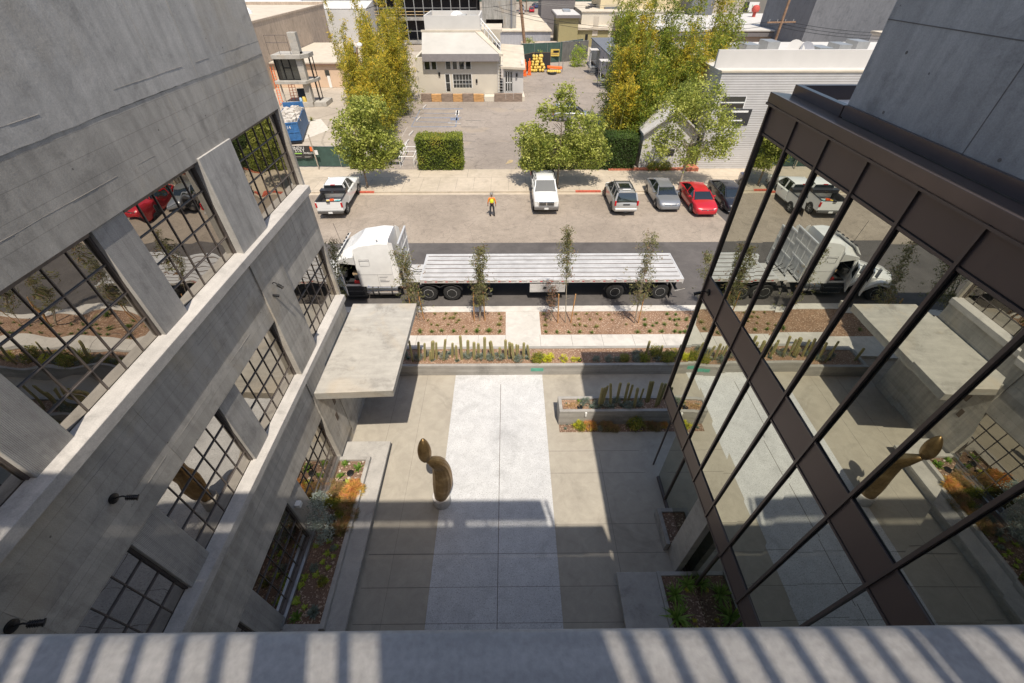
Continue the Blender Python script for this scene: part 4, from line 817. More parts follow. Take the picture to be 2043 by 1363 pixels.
# sedans
def sedan(label,x,yf,P,trim,seed,facing=180,hood=.0,plate=True):
    def fr(t):
        lampf(t,.62,2.30,.68,.40,.10,tilt=.55); M().box(-.46,.46,2.36,2.43,.42,.66).done('grille',m_blackp,t,bevel=.02); M().box(-.78,.78,2.33,2.40,.24,.33).done('lower_grille',trim,t,bevel=.02)
        if plate: M().box(-.17,.17,2.43,2.445,.44,.58).done('plate',m_plate,t)
        M().lathe([(0,0),(.05,0),(.05,.02),(0,.02)],(0,2.43,.62),10,axis='Y').done('badge',m_chrome,t)
        M().ob((0,.98,1.03),(1.1,.03,.02)).done('wiper',m_blackp,t)
    def re(t):
        lampf(t,.66,-2.40,.84,.36,.13,tilt=-.4,m=m_tail,n='tail_light'); M().box(-.17,.17,-2.47,-2.45,.6,.74).done('plate',m_plate,t); mirror(t,.98,.72,1.02,P); handle(t,.945,(-.75,.25),.86,P)
        s_=M(); 
        for k in (-1,1): s_.box(k*.88-.03,k*.88+.03,-1.2,1.15,.99,1.012)
        s_.done('window_trim',m_chrome if trim is not m_chrome else m_blackp,t)
    return car('parked_car',label,'car',(x,yf+2.45,ZR),R(facing),P,
      [(-2.45,.36,.80,.76),(-2.34,.24,.96,.86),(-2.0,.2,1.03,.91),(-1.3,.18,1.02,.93),(-.3,.18,.99,.935),(.8,.18,.975,.93),(1.3,.18,.94,.925),(1.85,.2,.87,.90),(2.2,.22,.77,.86),(2.38,.26,.66,.76),(2.45,.32,.56,.62)],
      [(-2.0,1.0,1.03,.74,.70),(-1.1,1.0,1.38,.80,.56),(-.5,1.0,1.43,.82,.58),(.15,1.0,1.42,.82,.58),(.55,.98,1.33,.82,.58),(1.25,.95,.97,.78,.72)],(-1.45,1.40),.93,.335,
      [(1.22,.97,.80,.40,1.38,.60,.06),(-1.95,1.02,.74,-1.0,1.40,.58,.12),(-.35,1.0,.83,-.35,1.41,.60,.07)],fr,re,rimn=7)
xa_=G(1334,424)[0]*KR; sedan('metallic grey sedan parked nose out between the silver minivan and the red car',xa_,G(1334,424)[1]*KR-.1,p_grey,m_blackp,1)
xr=15.38; sedan('bright red sedan parked nose out beside the grey sedan',xr,31.0,p_red,m_blackp,2,plate=False)
sedan('black sedan parked nose out between the red car and the glass building',18.05,31.45,p_black,m_chrome,3)
sedan('dark blue car parked at the kerb beyond the black sedan',21.4,33.2,p_blue,m_blackp,4,facing=178)
sedan('silver sedan parked farther along, seen only mirrored in the glass',27.6,31.6,p_silver,m_blackp,5)
# pickup trucks
def pickup(label,x,y0,P,facing,rearload,crew=.0,mtrim=m_blackp,dark_bumper=True):
    L=5.85; 
    def fr(t):
        lampf(t,.80,2.84,.98,.30,.24,tilt=.15); g=M(); g.box(-.62,.62,2.86,2.93,.78,1.08); g.done('grille',m_chrome if dark_bumper else m_chrome,t,bevel=.03)
        g=M(); g.box(-.56,-.04,2.925,2.94,.95,1.05); g.box(.04,.56,2.925,2.94,.95,1.05); g.box(-.56,-.04,2.925,2.94,.81,.92); g.box(.04,.56,2.925,2.94,.81,.92); g.done('grille_opening',m_blackp,t)
        M().loft([[(-.95,y,z0),(.95,y,z0),(.95,y,z1),(-.95,y,z1)] for y,z0,z1 in ((2.78,.42,.72),(2.98,.46,.70))]).done('front_bumper',plain('grey_bumper',(.17,.16,.155),.5,.2,var=.1),t,bevel=.03); M().box(-.16,.16,2.985,3.0,.5,.64).done('plate',m_plate,t)
    def re(t):
        M().loft([[(-.97,y,z0),(.97,y,z0),(.97,y,z1),(-.97,y,z1)] for y,z0,z1 in ((-3.05,.48,.66),(-2.88,.46,.70))]).done('rear_bumper',plain('dark_bumper',(.12,.115,.11),.45,.4,var=.1),t,bevel=.02); M().box(-.16,.16,-3.065,-3.05,.5,.64).done('plate',m_plate,t)
        lampf(t,.955,-2.91,1.12,.13,.36,m=m_tail,n='tail_light',dy=.10); M().box(-.12,.12,-2.935,-2.925,1.20,1.26).done('tailgate_handle',m_blackp,t); M().box(-.62,.62,-2.93,-2.925,.86,.87).done('tailgate_crease',plain('crease',(.5,.5,.5),.5),t)
        mirror(t,1.10,.95,1.36,m_blackp if not rearload else p_white); handle(t,1.005,(.05,),1.12,m_blackp)
        # open bed
        b=M(); b.box(-.99,-.90,-2.88,-.93,.66,1.40); b.box(.90,.99,-2.88,-.93,.66,1.40); b.box(-.99,.99,-2.93,-2.86,.66,1.38); b.box(-.90,.90,-.93,-.88,.66,1.42); b.done('bed_side',P,t,bevel=.025)
        q=M(); q.box(-.89,.89,-2.85,-.94,.70,.78); 
        for s_ in (-1,1): q.box(s_*.89-.012,s_*.89+.012,-2.85,-.94,.78,1.40); q.box(s_*.945-.055,s_*.945+.055,-2.90,-.93,1.40,1.425)
        q.box(-.9,.9,-2.935,-2.85,1.38,1.40)
        for s_ in (-1,1): q.box(s_*.78-.12,s_*.78+.12,-2.2,-1.5,.78,1.0)
        q.done('bed_liner',m_blackp,t)
        if rearload:
            k=M(); k.box(-.99,.99,-1.42,-.95,1.38,1.62); k.box(-1.0,1.0,-1.44,-.93,1.60,1.66); k.done('tool_box',plain('tool_box_black',(.05,.05,.055),.35,.4),t,bevel=.02)
            M().box(-.09,.09,-1.46,-1.44,1.5,1.56).done('tool_box_latch',m_chrome,t)
            M().ob((0,-1.02,1.93),(.34,.06,.05)).done('brake_light',m_tail,t); M().box(-.14,.14,-2.945,-2.86,1.31,1.42).done('tailgate_step',m_blackp,t)
    body=[(-2.93,.52,.62,.96),(-2.90,.50,.80,.99),(-.88,.50,.80,1.0),(-.87,.44,1.28,1.0),(.9,.44,1.24,1.0),(1.3,.44,1.22,1.0),(2.3,.48,1.18,.985),(2.75,.52,1.12,.96),(2.88,.60,1.0,.90)]
    t=car('pickup_truck',label,'pickup',(x,y0,ZR),R(facing),P,body,[(-.92,1.26,1.86,.90,.72),(-.75,1.26,1.92,.90,.72),(.35,1.26,1.93,.90,.73),(.62,1.25,1.88,.90,.73),(1.28,1.22,1.26,.86,.80)],(-1.92,1.90),1.0,.40,
      [(1.26,1.23,.88,.55,1.90,.74,.08),(-.9,1.26,.92,-.88,1.88,.74,.16),(-.1,1.26,.915,-.1,1.9,.75,.08)],fr,re,rimn=6); return t
pk=pickup('white pickup with a black tool box and loaded bed, parked tail out on the left',-13.78,34.0,p_white,2,True)
pk2=pickup('white pickup parked nose out under the wide tree, its grey bumper towards the camera',2.93*KR,34.52,p_white,180,False)
# load in the pickup bed
px_,py_=-13.72,31.95
tag(M().lathe([(.13,0),(.17,.36),(.185,.37),(.155,.37),(.12,.05),(0,.05)],(px_,py_,.72),18).done('bucket',plain('orange_bucket',(.75,.13,.04),.5,var=.08),smooth=40),'orange bucket standing in the bed of the white pickup','bucket')
o=M(); o.ob((px_+.48,py_+.05,.86),(.55,.35,.26),rz=.1); o.ob((px_+.40,py_-.02,.99),(.35,.28,.1),rz=.5); tag(o.done('tarpaulin',plain('teal_cloth',(.10,.32,.33),.8,var=.35,scale=9,bmp=.6),bevel=.06),'crumpled teal tarpaulin beside the orange bucket in the pickup bed','tarpaulin')
tag(M().ob((px_-.34,py_,.86),(.20,.26,.28),rz=.3).done('jerrycan',plain('yellow_plastic',(.70,.48,.05),.5),bevel=.03),'yellow canister left of the orange bucket in the pickup bed','canister')
# silver minivan / wagon, tail towards the camera
def van(t_label,x,y0,P,facing,name='parked_car'):
    def fr(t): lampf(t,.66,2.2,.80,.36,.16,tilt=.4); M().box(-.5,.5,2.27,2.33,.5,.72).done('grille',m_blackp,t)
    def re(t):
        lampf(t,.86,-2.30,1.02,.14,.36,m=m_tail,n='tail_light',dy=.12); M().box(-.26,.26,-2.385,-2.365,.90,.99).done('plate_recess',m_blackp,t); M().loft([[(-.86,y,z0),(.86,y,z0),(.86,y,z1),(-.86,y,z1)] for y,z0,z1 in ((-2.45,.42,.62),(-2.25,.40,.70))]).done('rear_bumper',P,t,bevel=.04)
        M().box(-.12,.12,-2.5,-2.44,.34,.42).done('tow_hitch',m_blackp,t); mirror(t,1.02,.95,1.1,P); handle(t,.965,(-.5,.35),.98,P)
        r_=M(); 
        for s_ in (-1,1): r_.tube([(s_*.58,-1.75,1.76),(s_*.60,-1.7,1.82),(s_*.60,.35,1.84),(s_*.58,.42,1.78)],.022,6)
        r_.box(-.58,.58,-1.42,-1.36,1.82,1.85); r_.box(-.58,.58,.02,.08,1.82,1.85); r_.done('roof_rack',m_blackp,t)
        M().box(-.42,.42,-1.25,-.35,1.79,1.815).done('sunroof',m_cglass,t,bevel=.01); M().ob((0,-1.62,1.84),(.62,.10,.03)).done('spoiler',m_white,t)
    return car(name,t_label,'car',(x,y0,ZR),R(facing),P,[(-2.36,.40,.86,.82),(-2.28,.34,1.04,.90),(-1.8,.22,1.08,.95),(-.5,.2,1.08,.96),(.8,.2,1.06,.96),(1.3,.2,1.02,.95),(1.9,.24,.94,.92),(2.2,.3,.82,.86),(2.3,.4,.66,.74)],
      [(-2.26,1.04,1.08,.84,.80),(-1.95,1.06,1.70,.86,.68),(-.6,1.06,1.76,.87,.70),(.25,1.06,1.73,.87,.70),(.6,1.06,1.60,.86,.68),(1.45,1.02,1.05,.82,.76)],(-1.40,1.42),.955,.36,
      [(1.4,1.05,.85,.45,1.66,.71,.07),(-2.2,1.05,.86,-1.92,1.70,.70,.13),(-.35,1.06,.88,-.35,1.73,.72,.07),(-1.25,1.06,.88,-1.25,1.73,.72,.07)],fr,re)
van('silver minivan with a dark roof rack parked tail out right of the white pickup',9.12,33.75,p_silver,0)
van('dark car parked in the lot behind the wide green tree',*[(lambda q:q)(G(1142,246)[0])],G(1142,246)[1]+1.6,p_grey,-92)
# far parked cars in the dirt lot
for (u,v,P,lab,f_) in [(1061,25,p_red,'small red pickup-like car far away in the dirt lot beyond the buildings',0),(1068,17,p_blue,'dark blue car behind the red one in the far dirt lot',15),(1041,20,p_white,'white car at the left of the far dirt lot beside the pole',0),(1041,28,p_silver,'silver car nearest in the far dirt lot beside the pole',0)]:
    x,y=G(u,v); van(lab,x,y+2,P,f_)
# ------------------------------------------------------------------ flatbed trailer
TLB=thing('flatbed_trailer','long aluminium flatbed trailer parked along the kerb behind the white truck','trailer',(2.4,21.7,ZR))
m_hub=plain('polished_hub',(.66,.66,.66),.3,.3,var=.08)
m_alu=newmat('aluminium_deck')[0]
def _al():
    nt=m_alu.node_tree; p=nt.nodes['Principled BSDF']; v=mapping(nt,(.25,6,1)); c=ramp(nt,nz(nt,3,6,.7,v),[(.3,(.42,.41,.40)),(.55,(.58,.57,.56)),(.75,(.70,.69,.68))])
    v2=mapping(nt); c=mix(nt,c,ramp(nt,nz(nt,1.3,5,.7,v2),[(.35,.78),(.6,1.03)]),.8,'MULTIPLY'); nt.links.new(c,p.inputs['Base Color']); p.inputs['Metallic'].default_value=.15; p.inputs['Roughness'].default_value=.45; bump(nt,p,nz(nt,12,3,.6,v),.15,.01)
_al()
dx0,dx1,dy0,dy1,dz=-7.42,7.52,-1.36,1.36,1.52
p=M(); p.box(dx0,dx1,dy0,dy1,dz-.06,dz); p.done('deck',m_alu,TLB)
g=M(); 
for k,yy in enumerate((-1.12,-.68,-.22,.24,.70,1.14)): g.box(dx0+.1,dx1-.1,yy-.03,yy+.03,dz,dz+.008)
g.done('deck_groove',plain('dark_groove',(.12,.095,.08),.8,var=.3,scale=3),TLB)
g=M(); g.box(dx0,dx1,dy0-.06,dy0,dz-.22,dz+.015); g.box(dx0,dx1,dy1,dy1+.06,dz-.22,dz+.015); g.box(dx0-.06,dx0,dy0-.06,dy1+.06,dz-.3,dz+.02); g.box(dx1,dx1+.06,dy0-.06,dy1+.06,dz-.3,dz+.02); g.done('side_rail',m_hub,TLB,bevel=.01)
g=M(); rr_=random.Random(2); x=dx0+.2
while x<dx1-.2: g.box(x,x+.13,dy0-.066,dy0-.06,dz-.15,dz-.1); x+=.6
g.done('reflector_strip',m_tail,TLB)
g=M(); x=dx0+.35
while x<dx1-.2: g.box(x,x+.3,dy0-.10,dy0-.06,dz-.06,dz-.02); x+=.6
g.done('stake_pocket',m_alu,TLB)
g=M()
for s_ in (-.45,.45): g.prismx([(s_-.06,dz-.1),(s_+.06,dz-.1),(s_+.06,dz-.62),(s_-.06,dz-.62)],dx0+1.8,dx1-.4)
for k in range(16): x=dx0+.6+k*.9; g.box(x-.04,x+.04,dy0,dy1,dz-.2,dz-.06)
g.box(dx0+.1,dx0+2.2,-.5,.5,dz-.3,dz-.1); g.done('frame_beam',m_blackp,TLB)
M().box(-2.2+1.0,.85+.0,dy0-.02,dy0+.42,.62,1.20).done('storage_box',m_alu,TLB,bevel=.01)
M().box(-.42,-.24,dy0-.03,dy0-.02,.86,1.0).done('box_latch',m_blackp,TLB)
for s_ in (-1,1):
    M().box(-3.62,-3.5,s_*.95-.06,s_*.95+.06,.25,1.3).done('landing_leg',m_blackp,TLB); M().box(-3.72,-3.4,s_*.95-.13,s_*.95+.13,.2,.25).done('landing_foot',m_blackp,TLB)
def bigwheel(par,x,y,side,r=.52,w=.30):
    m=M(); m.lathe([(r*.5,-w/2),(r*.9,-w/2),(r,-w*.34),(r,w*.34),(r*.9,w/2),(r*.5,w/2)],(x,y,r),28,axis='Y'); ty=m.done('wheel',m_rubber,par,smooth=40)
    k=M(); k.lathe([(0,side*w*.05),(r*.5,side*w*.05),(r*.56,side*w*.49),(r*.52,side*w*.51),(r*.44,side*w*.12),(0,side*w*.12)],(x,y,r),24,axis='Y')
    k.lathe([(0,side*w*.12),(r*.2,side*w*.12),(r*.17,side*w*.42),(0,side*w*.46)],(x,y,r),14,axis='Y')
    for i in range(10): a=.628*i; k.cyl((x+math.cos(a)*r*.31,y+side*w*.12,r+math.sin(a)*r*.31),(x+math.cos(a)*r*.31,y+side*w*.2,r+math.sin(a)*r*.31),.028,n=6)
    k.done('rim',m_hub,ty,smooth=40)
for x in (6.17-2.4+.05,8.83-2.4+.05):
    M().cyl((x,-1.1,.52),(x,1.1,.52),.07).done('axle',m_blackp,TLB)
    for s_ in (-1,1): bigwheel(TLB,x,s_*1.12,s_)
    g=M()
    for s_ in (-1,1): g.tube([(x-.66,s_*1.12,.62),(x-.48,s_*1.12,1.02),(x,s_*1.12,1.16),(x+.48,s_*1.12,1.02),(x+.66,s_*1.12,.62)],.02,6)
    g.done('fender_bracket',m_blackp,TLB)
g=M(); g.box(dx1-.1,dx1+.0,-1.1,1.1,.5,.62); 
for s_ in (-1,1): g.box(dx1-.06,dx1,s_*.7-.05,s_*.7+.05,.6,1.3)
g.done('rear_bumper',m_blackp,TLB)
g=M(); 
for s_ in (-1,1): g.box(4.6+2.4-.0,4.62+2.4,s_*1.15-.3,s_*1.15+.3,.2,1.0)
g.done('mud_flap',m_blackp,TLB)
g=M(); g.bar((7.3,-1.2,.55),(7.75,-1.5,.95),.06); g.done('ratchet_bar',m_chrome,TLB)
# ------------------------------------------------------------------ tractor (cab facing -x)
TR_=thing('semi_truck','white sleeper truck with its driver side door open, coupled to the flatbed trailer','truck',(-8,21.7,ZR))
m_tw=plain('truck_white',(.74,.735,.72),.32,0,var=.07,scale=1.6,coat=.5); ox=8.0
hw=1.22
def yz(x,z0,z1,w0,w1): return [(x,-w0,z0),(x,-w0-.02,(z0+z1)*.5),(x,-w1,z1-.18),(x,-w1+.2,z1),(x,w1-.2,z1),(x,w1,z1-.18),(x,w0+.02,(z0+z1)*.5),(x,w0,z0)]
# body from rear of sleeper (x=1.45 local) forward
cab=M(); cab.loft([yz(1.42,.95,3.74,hw,1.0),yz(.9,.95,3.77,hw,1.02),yz(-.2,.95,3.60,hw,1.02),yz(-.55,.95,3.42,hw,1.02)]); cab.done('sleeper',m_tw,TR_,smooth=35,bevel=.02)
cab=M()
cab.loft([yz(-.55,1.9+.5,3.42,hw,1.02),yz(-1.25,2.48,3.02,1.18,.98),yz(-1.62,2.45,2.80,1.14,.92)]); cab.box(-1.62,-.55,-1.02,-.98,1.0,1.05); cab.box(-1.72,-.55,1.10,1.18,1.0,2.5); cab.box(-1.75,-.55,-1.16,1.16,.92,1.02); cab.box(-1.80,-1.70,-1.18,1.14,1.0,1.75); cab.bar((-1.66,-1.12,1.7),(-1.50,-1.08,2.5),.10,.09); cab.bar((-1.66,1.12,1.7),(-1.50,1.08,2.5),.10,.09)
cab.done('cab',m_tw,TR_,smooth=35)
M().loft([[(-1.78,-1.05,1.74),(-1.78,1.05,1.74),(-1.58,.96,2.62),(-1.58,-.96,2.62)],[(-1.73,-1.05,1.74),(-1.73,1.05,1.74),(-1.53,.96,2.62),(-1.53,-.96,2.62)]]).done('windscreen',m_cglass,TR_)
g=M(); g.loft([[( -1.30,-.98,3.20),(-1.30,.98,3.20),(-1.16,.98,3.26),(-1.16,-.98,3.26)],[(-1.70,-1.05,2.72),(-1.70,1.05,2.72),(-1.5,1.05,2.84),(-1.5,-1.05,2.84)]]); g.done('sun_visor',m_tw,TR_)
for k in range(5): M().ob((-1.28,-.8+k*.4,3.22),(.10,.18,.05),ry=.6).done('marker_slot',m_blackp,TR_)
# bonnet
h=M(); h.loft([[(-1.75,-1.0,.8),(-1.75,-1.02,1.5),(-1.75,-.6,1.86),(-1.75,.6,1.86),(-1.75,1.02,1.5),(-1.75,1.0,.8)],[(-2.9,-.92,.75),(-2.9,-.90,1.35),(-2.9,-.5,1.64),(-2.9,.5,1.64),(-2.9,.90,1.35),(-2.9,.92,.75)],[(-3.75,-.7,.7),(-3.8,-.66,1.05),(-3.75,-.35,1.36),(-3.75,.35,1.36),(-3.8,.66,1.05),(-3.75,.7,.7)]]); h.done('bonnet',m_tw,TR_,smooth=45)
g=M()
for s_ in (-1,1): g.loft([[(x,s_*.78,z),(x,s_*1.22,z-.03),(x,s_*1.24,z-.25),(x,s_*.8,z-.25)] for x,z in ((-1.95,.95),(-2.3,1.22),(-2.8,1.32),(-3.3,1.18),(-3.75,.85))])
g.done('fender',m_tw,TR_,smooth=45); lampp=M()
for s_ in (-1,1): M().ob((-3.62,s_*.98,.95),(.16,.3,.26)).done('headlight',m_lamp,TR_,bevel=.05)
M().box(-4.0,-3.7,-1.2,1.2,.35,.75).done('front_bumper',m_chrome,TR_,bevel=.05); M().box(-3.82,-3.78,-.45,.45,.78,1.28).done('grille',m_chrome,TR_)
bigwheel(TR_,-2.78,-1.05,-1); bigwheel(TR_,-2.78,1.05,1)
# open door with window, interior
d=M(); T0=Matrix.Translation((-1.62,-1.18,0)) @ Matrix.Rotation(R(-58),4,'Z')
d=M(T0); d.box(0,1.05,-.03,.03,.95,1.72); d.box(0,.07,-.03,.03,1.72,2.45); d.box(.98,1.05,-.03,.03,1.72,2.5); d.box(0,1.05,-.03,.03,2.43,2.5); d.done('open_door',m_tw,TR_,bevel=.01)
M(T0).box(.07,.98,-.008,.008,1.72,2.43).done('door_window',m_cglass,TR_)
i_=M(); i_.box(-1.6,-.5,-1.05,1.05,1.03,1.08); i_.box(-.9,-.45,-.95,-.35,1.08,1.55); i_.box(-.6,-.45,-.95,-.35,1.55,2.15); i_.box(-1.62,-1.3,-1.0,1.0,1.5,1.75); i_.box(-.57,-.55,-1.1,1.1,1.0,2.4); i_.done('cab_interior',m_blackp,TR_)
M().lathe([(.20,0),(.22,.01),(.20,.03),(.18,.01)],(0,0,0),18).done('steering_wheel',m_blackp,TR_,loc=(-1.25,-.65,1.75)).rotation_euler=(0,-1.0,0)
M().box(-.95,-.65,-1.08,-.88,1.08,1.22).done('red_bag',plain('red_cloth',(.6,.04,.04),.7),TR_,bevel=.02); M().box(-1.0,-.72,-.86,-.6,1.5,1.66).done('cardboard',plain('card',(.42,.3,.18),.8),TR_)
g=M()
for k,z in enumerate((.38,.72)): g.box(-1.55,-.40,-1.36,-1.02,z-.02,z+.02)
g.box(-1.6,-.35,-1.2,-1.02,.25,.95); g.done('side_step',m_blackp,TR_)
g=M()
for k,z in enumerate((.405,.745)): g.box(-1.5,-.45,-1.37,-1.1,z,z+.012)
g.done('step_tread',m_chrome,TR_)
M().cyl((-.25,-1.02,.66),(1.55,-1.02,.66),.33,n=24).done('fuel_tank',m_chrome,TR_,smooth=50); 
for x in (.1,.42,1.2): M().lathe([(.335,-.04),(.342,-.04),(.342,.04),(.335,.04)],(x,-1.02,.66),24,axis='X').done('tank_strap',m_blackp,TR_)
M().cyl((-.12,-1.15,.95),(-.12,-1.2,1.03),.05,n=12).done('tank_cap',plain('blue_cap',(.15,.25,.6),.4),TR_)
M().cyl((-.25,1.02,.66),(1.55,1.02,.66),.33,n=24).done('fuel_tank',m_chrome,TR_,smooth=50)
# rear side fairings and rack behind the sleeper
for s_ in (-1,1):
    g=M(); g.loft([[(1.42,s_*hw,.95),(1.42,s_*1.0,3.68),(1.46,s_*1.0,3.68),(1.46,s_*hw,.95)],[(1.82,s_*(hw-.02),1.0),(1.62,s_*.98,3.60),(1.64,s_*.96,3.60),(1.84,s_*(hw-.05),1.0)]]); g.done('fairing',m_tw,TR_)
g=M(); g.box(1.95,2.02,-1.05,1.05,1.2,1.3)
for y in (-1.0,-.35,.35,1.0): g.box(1.95,2.02,y-.04,y+.04,1.1,3.6)
for z in (2.1,2.9,3.55): g.box(1.94,2.03,-1.05,1.05,z,z+.08)
g.done('headache_rack',m_hub,TR_); M().box(1.97,2.0,-1.0,1.0,1.3,3.55).done('rack_panel',m_alu,TR_)
g=M(); g.prismx([(-.5,.75),(-.36,.75),(-.36,1.02),(-.5,1.02)],-1,5.6); g.prismx([(.36,.75),(.5,.75),(.5,1.02),(.36,1.02)],-1,5.6); g.box(2.2,3.2,-.6,.6,.98,1.05); g.done('chassis',m_blackp,TR_)
M().box(2.0,3.1,-.95,.95,1.05,1.09).done('deck_plate',m_alu,TR_); M().lathe([(0,0),(.45,0),(.5,.1),(0,.12)],(4.2,0,1.05),20).done('fifth_wheel',m_blackp,TR_)
for x in (3.30,4.66):
    M().cyl((x,-1,.52),(x,1,.52),.08).done('axle',m_blackp,TR_)
    for s_ in (-1,1): bigwheel(TR_,x,s_*1.10,s_,.52,.46)
g=M()
for s_ in (-1,1): g.loft([[(x,s_*.88,z),(x,s_*1.36,z),(x,s_*1.36,z-.02),(x,s_*.88,z-.02)] for x,z in ((2.62,.75),(2.85,1.05),(3.3,1.2),(3.75,1.1),(4.0,.95),(4.25,1.1),(4.7,1.2),(5.15,1.0),(5.3,.75))])
g.done('wheel_guard',m_blackp,TR_,smooth=60)
g=M(); g.tube([(2.0,-.2,1.5),(2.4,-.25,1.35),(2.7,-.25,1.3),(3.1,-.2,1.45)],.02,6); g.tube([(2.0,.1,1.6),(2.4,.1,1.25),(2.8,.1,1.25),(3.2,.1,1.5)],.02,6); g.done('air_hose',m_blackp,TR_)
g=M(); 
for k,(z,w) in enumerate(((1.62,.5),(1.56,.42),(1.42,.34),(1.35,.56),(1.29,.5))): g.box(.62-w*.0,.62+w,-hw-.012,-hw+.01,z-.013,z+.013)
g.done('door_lettering',plain('lettering_grey',(.18,.18,.2),.6),TR_)
M().tube([(-1.75,-1.1,2.2),(-1.95,-1.4,2.2),(-1.95,-1.4,1.9)],.02,6).done('mirror_arm',m_blackp,TR_); M().box(-2.0,-1.92,-1.55,-1.3,1.75,2.35).done('mirror',m_tw,TR_,bevel=.03)
g=M(); g.box(-.552,-.544,-hw-.03,-hw+.02,1.0,3.0); g.box(-.5,1.4,-hw-.024,-hw-.014,1.78,1.79); g.box(.55,.556,-hw-.03,-hw+.02,1.0,1.78); g.box(-.3,.25,-hw-.026,-hw+.0,2.35,2.36); g.box(-.3,.25,-hw-.026,-hw+.0,2.75,2.76); g.box(-.3,-.294,-hw-.026,-hw+.0,2.35,2.76); g.box(.244,.25,-hw-.026,-hw+.0,2.35,2.76); g.box(.82,.9,-1.0,-.92,3.78,3.81); g.done('panel_seam',plain('seam_grey',(.30,.30,.30),.7),TR_)
M().tube([(-1.2,-.6,3.2),(-1.35,-.6,4.6)],.01,5).done('antenna',m_blackp,TR_)
# ------------------------------------------------------------------ worker in the road
px,py=G(982,431,ZR)
m_skin=plain('skin',(.40,.23,.15),.6,var=.05); 
def skinned(name,verts,edges,radii,mat,parent,sub=1,root=0):
    me=bpy.data.meshes.new(name); me.from_pydata(verts,edges,[]); me.materials.append(mat); o=bpy.data.objects.new(name,me); COL.objects.link(o); o.parent=parent
    sk=o.modifiers.new('Skin','SKIN'); sv=me.skin_vertices[0].data if me.skin_vertices else None
    if sv is None:
        import bmesh
        bm=bmesh.new(); bm.from_mesh(me); bm.verts.layers.skin.verify(); bm.to_mesh(me); bm.free(); sv=me.skin_vertices[0].data
    for i,r_ in enumerate(radii): sv[i].radius=(r_,r_*.85) if not hasattr(r_,'__len__') else r_
    sv[root].use_root=True; s2=o.modifiers.new('Sub','SUBSURF'); s2.levels=sub; s2.render_levels=sub; 
    for p_ in me.polygons: p_.use_smooth=True
    return o
PS=thing('person','person in orange long sleeves, yellow vest and hard hat standing in the road','person',(px,py,ZR),R(184))
V=[(0,0,.98),(0,0,1.12),(0,0,1.30),(0,0,1.46),(0,0,1.55),(0,.01,1.66),(0,.02,1.76), (.19,0,1.43),(.28,.02,1.16),(.30,-.08,.93),(.305,-.11,.86), (-.19,0,1.43),(-.28,0,1.16),(-.29,-.06,.92),(-.295,-.08,.85), (.10,0,.92),(.12,-.01,.50),(.13,.02,.09),(.13,-.14,.04), (-.10,0,.92),(-.13,.0,.50),(-.16,.02,.09),(-.18,-.14,.04)]
E_=[(0,1),(1,2),(2,3),(3,4),(4,5),(5,6),(3,7),(7,8),(8,9),(9,10),(3,11),(11,12),(12,13),(13,14),(0,15),(15,16),(16,17),(17,18),(0,19),(19,20),(20,21),(21,22)]
rad=[.13,.12,.135,.10,.05,.085,.075,.06,.042,.030,.034,.06,.042,.030,.034,.085,.058,.04,.045,.085,.058,.04,.045]
nv=len(V)
for s_,hnd in ((1,10),(-1,14)):
    b=V[hnd]
    for j,(dx,ln) in enumerate(((-.024,.075),(-.008,.085),(.009,.08),(.024,.065),(-.035,.05))):
        k=len(V); V+= [(b[0]+dx*.9,b[1]-.01-(.02 if j==4 else 0),b[2]-.05),(b[0]+dx,b[1]-.03-(.02 if j==4 else 0),b[2]-.05-ln)]; E_+=[(hnd,k),(k,k+1)]; rad+=[.010,.008]
skinned('body',V,E_,rad,m_skin,PS,2)
m_or=plain('orange_cloth',(.85,.24,.03),.8,var=.1); m_yv=plain('yellow_vest',(.75,.80,.04),.7,var=.08); m_tr=plain('dark_trousers',(.035,.037,.045),.85,var=.2)
skinned('shirt',[(0,0,1.0),(0,0,1.15),(0,0,1.33),(0,0,1.46),(.2,0,1.43),(.285,.02,1.15),(.302,-.08,.95),(-.2,0,1.43),(-.285,0,1.15),(-.292,-.06,.94)],[(0,1),(1,2),(2,3),(3,4),(4,5),(5,6),(3,7),(7,8),(8,9)],[.15,.145,.16,.11,.085,.06,.05,.085,.06,.05],m_or,PS,2)
skinned('trousers',[(0,0,1.02),(0,0,.95),(.10,0,.88),(.125,-.01,.50),(.135,.02,.10),(-.10,0,.88),(-.135,0,.50),(-.165,.02,.10)],[(0,1),(1,2),(2,3),(3,4),(1,5),(5,6),(6,7)],[.15,.15,.115,.085,.075,.115,.085,.075],m_tr,PS,2)
skinned('vest',[(0,0,1.06),(0,0,1.2),(0,0,1.36),(0,0,1.45)],[(0,1),(1,2),(2,3)],[(.185,.16),(.18,.155),(.195,.16),(.14,.11)],m_yv,PS,1)
M().box(-.17,.17,-.175,-.165,1.12,1.17).done('vest_stripe',m_lamp,PS); M().lathe([(.135,0),(.13,.03),(.12,.04),(.115,.08),(.08,.125),(.0,.14)],(0,.0,1.76),18).done('hard_hat',plain('hard_hat_grey',(.22,.20,.18),.4),PS,smooth=50)
M().lathe([(.16,0),(.165,.05),(.15,.06)],(0,0,.98),16).done('tool_belt',m_black,PS)
g=M(); g.ob((.0,-.13,1.08),(.16,.10,.12)); g.done('radio',m_black,PS,bevel=.01)
for s_ in (-1,1):
    M().ob((s_*.03,-.083,1.70),(.018,.012,.010)).done('eye',m_black,PS)
    M().ob((.13 if s_>0 else -.17,-.06,.05),(.10,.28,.10)).done('boot',m_black,PS,bevel=.03)
M().ob((0,-.095,1.675),(.02,.03,.03)).done('nose',m_skin,PS,bevel=.008)
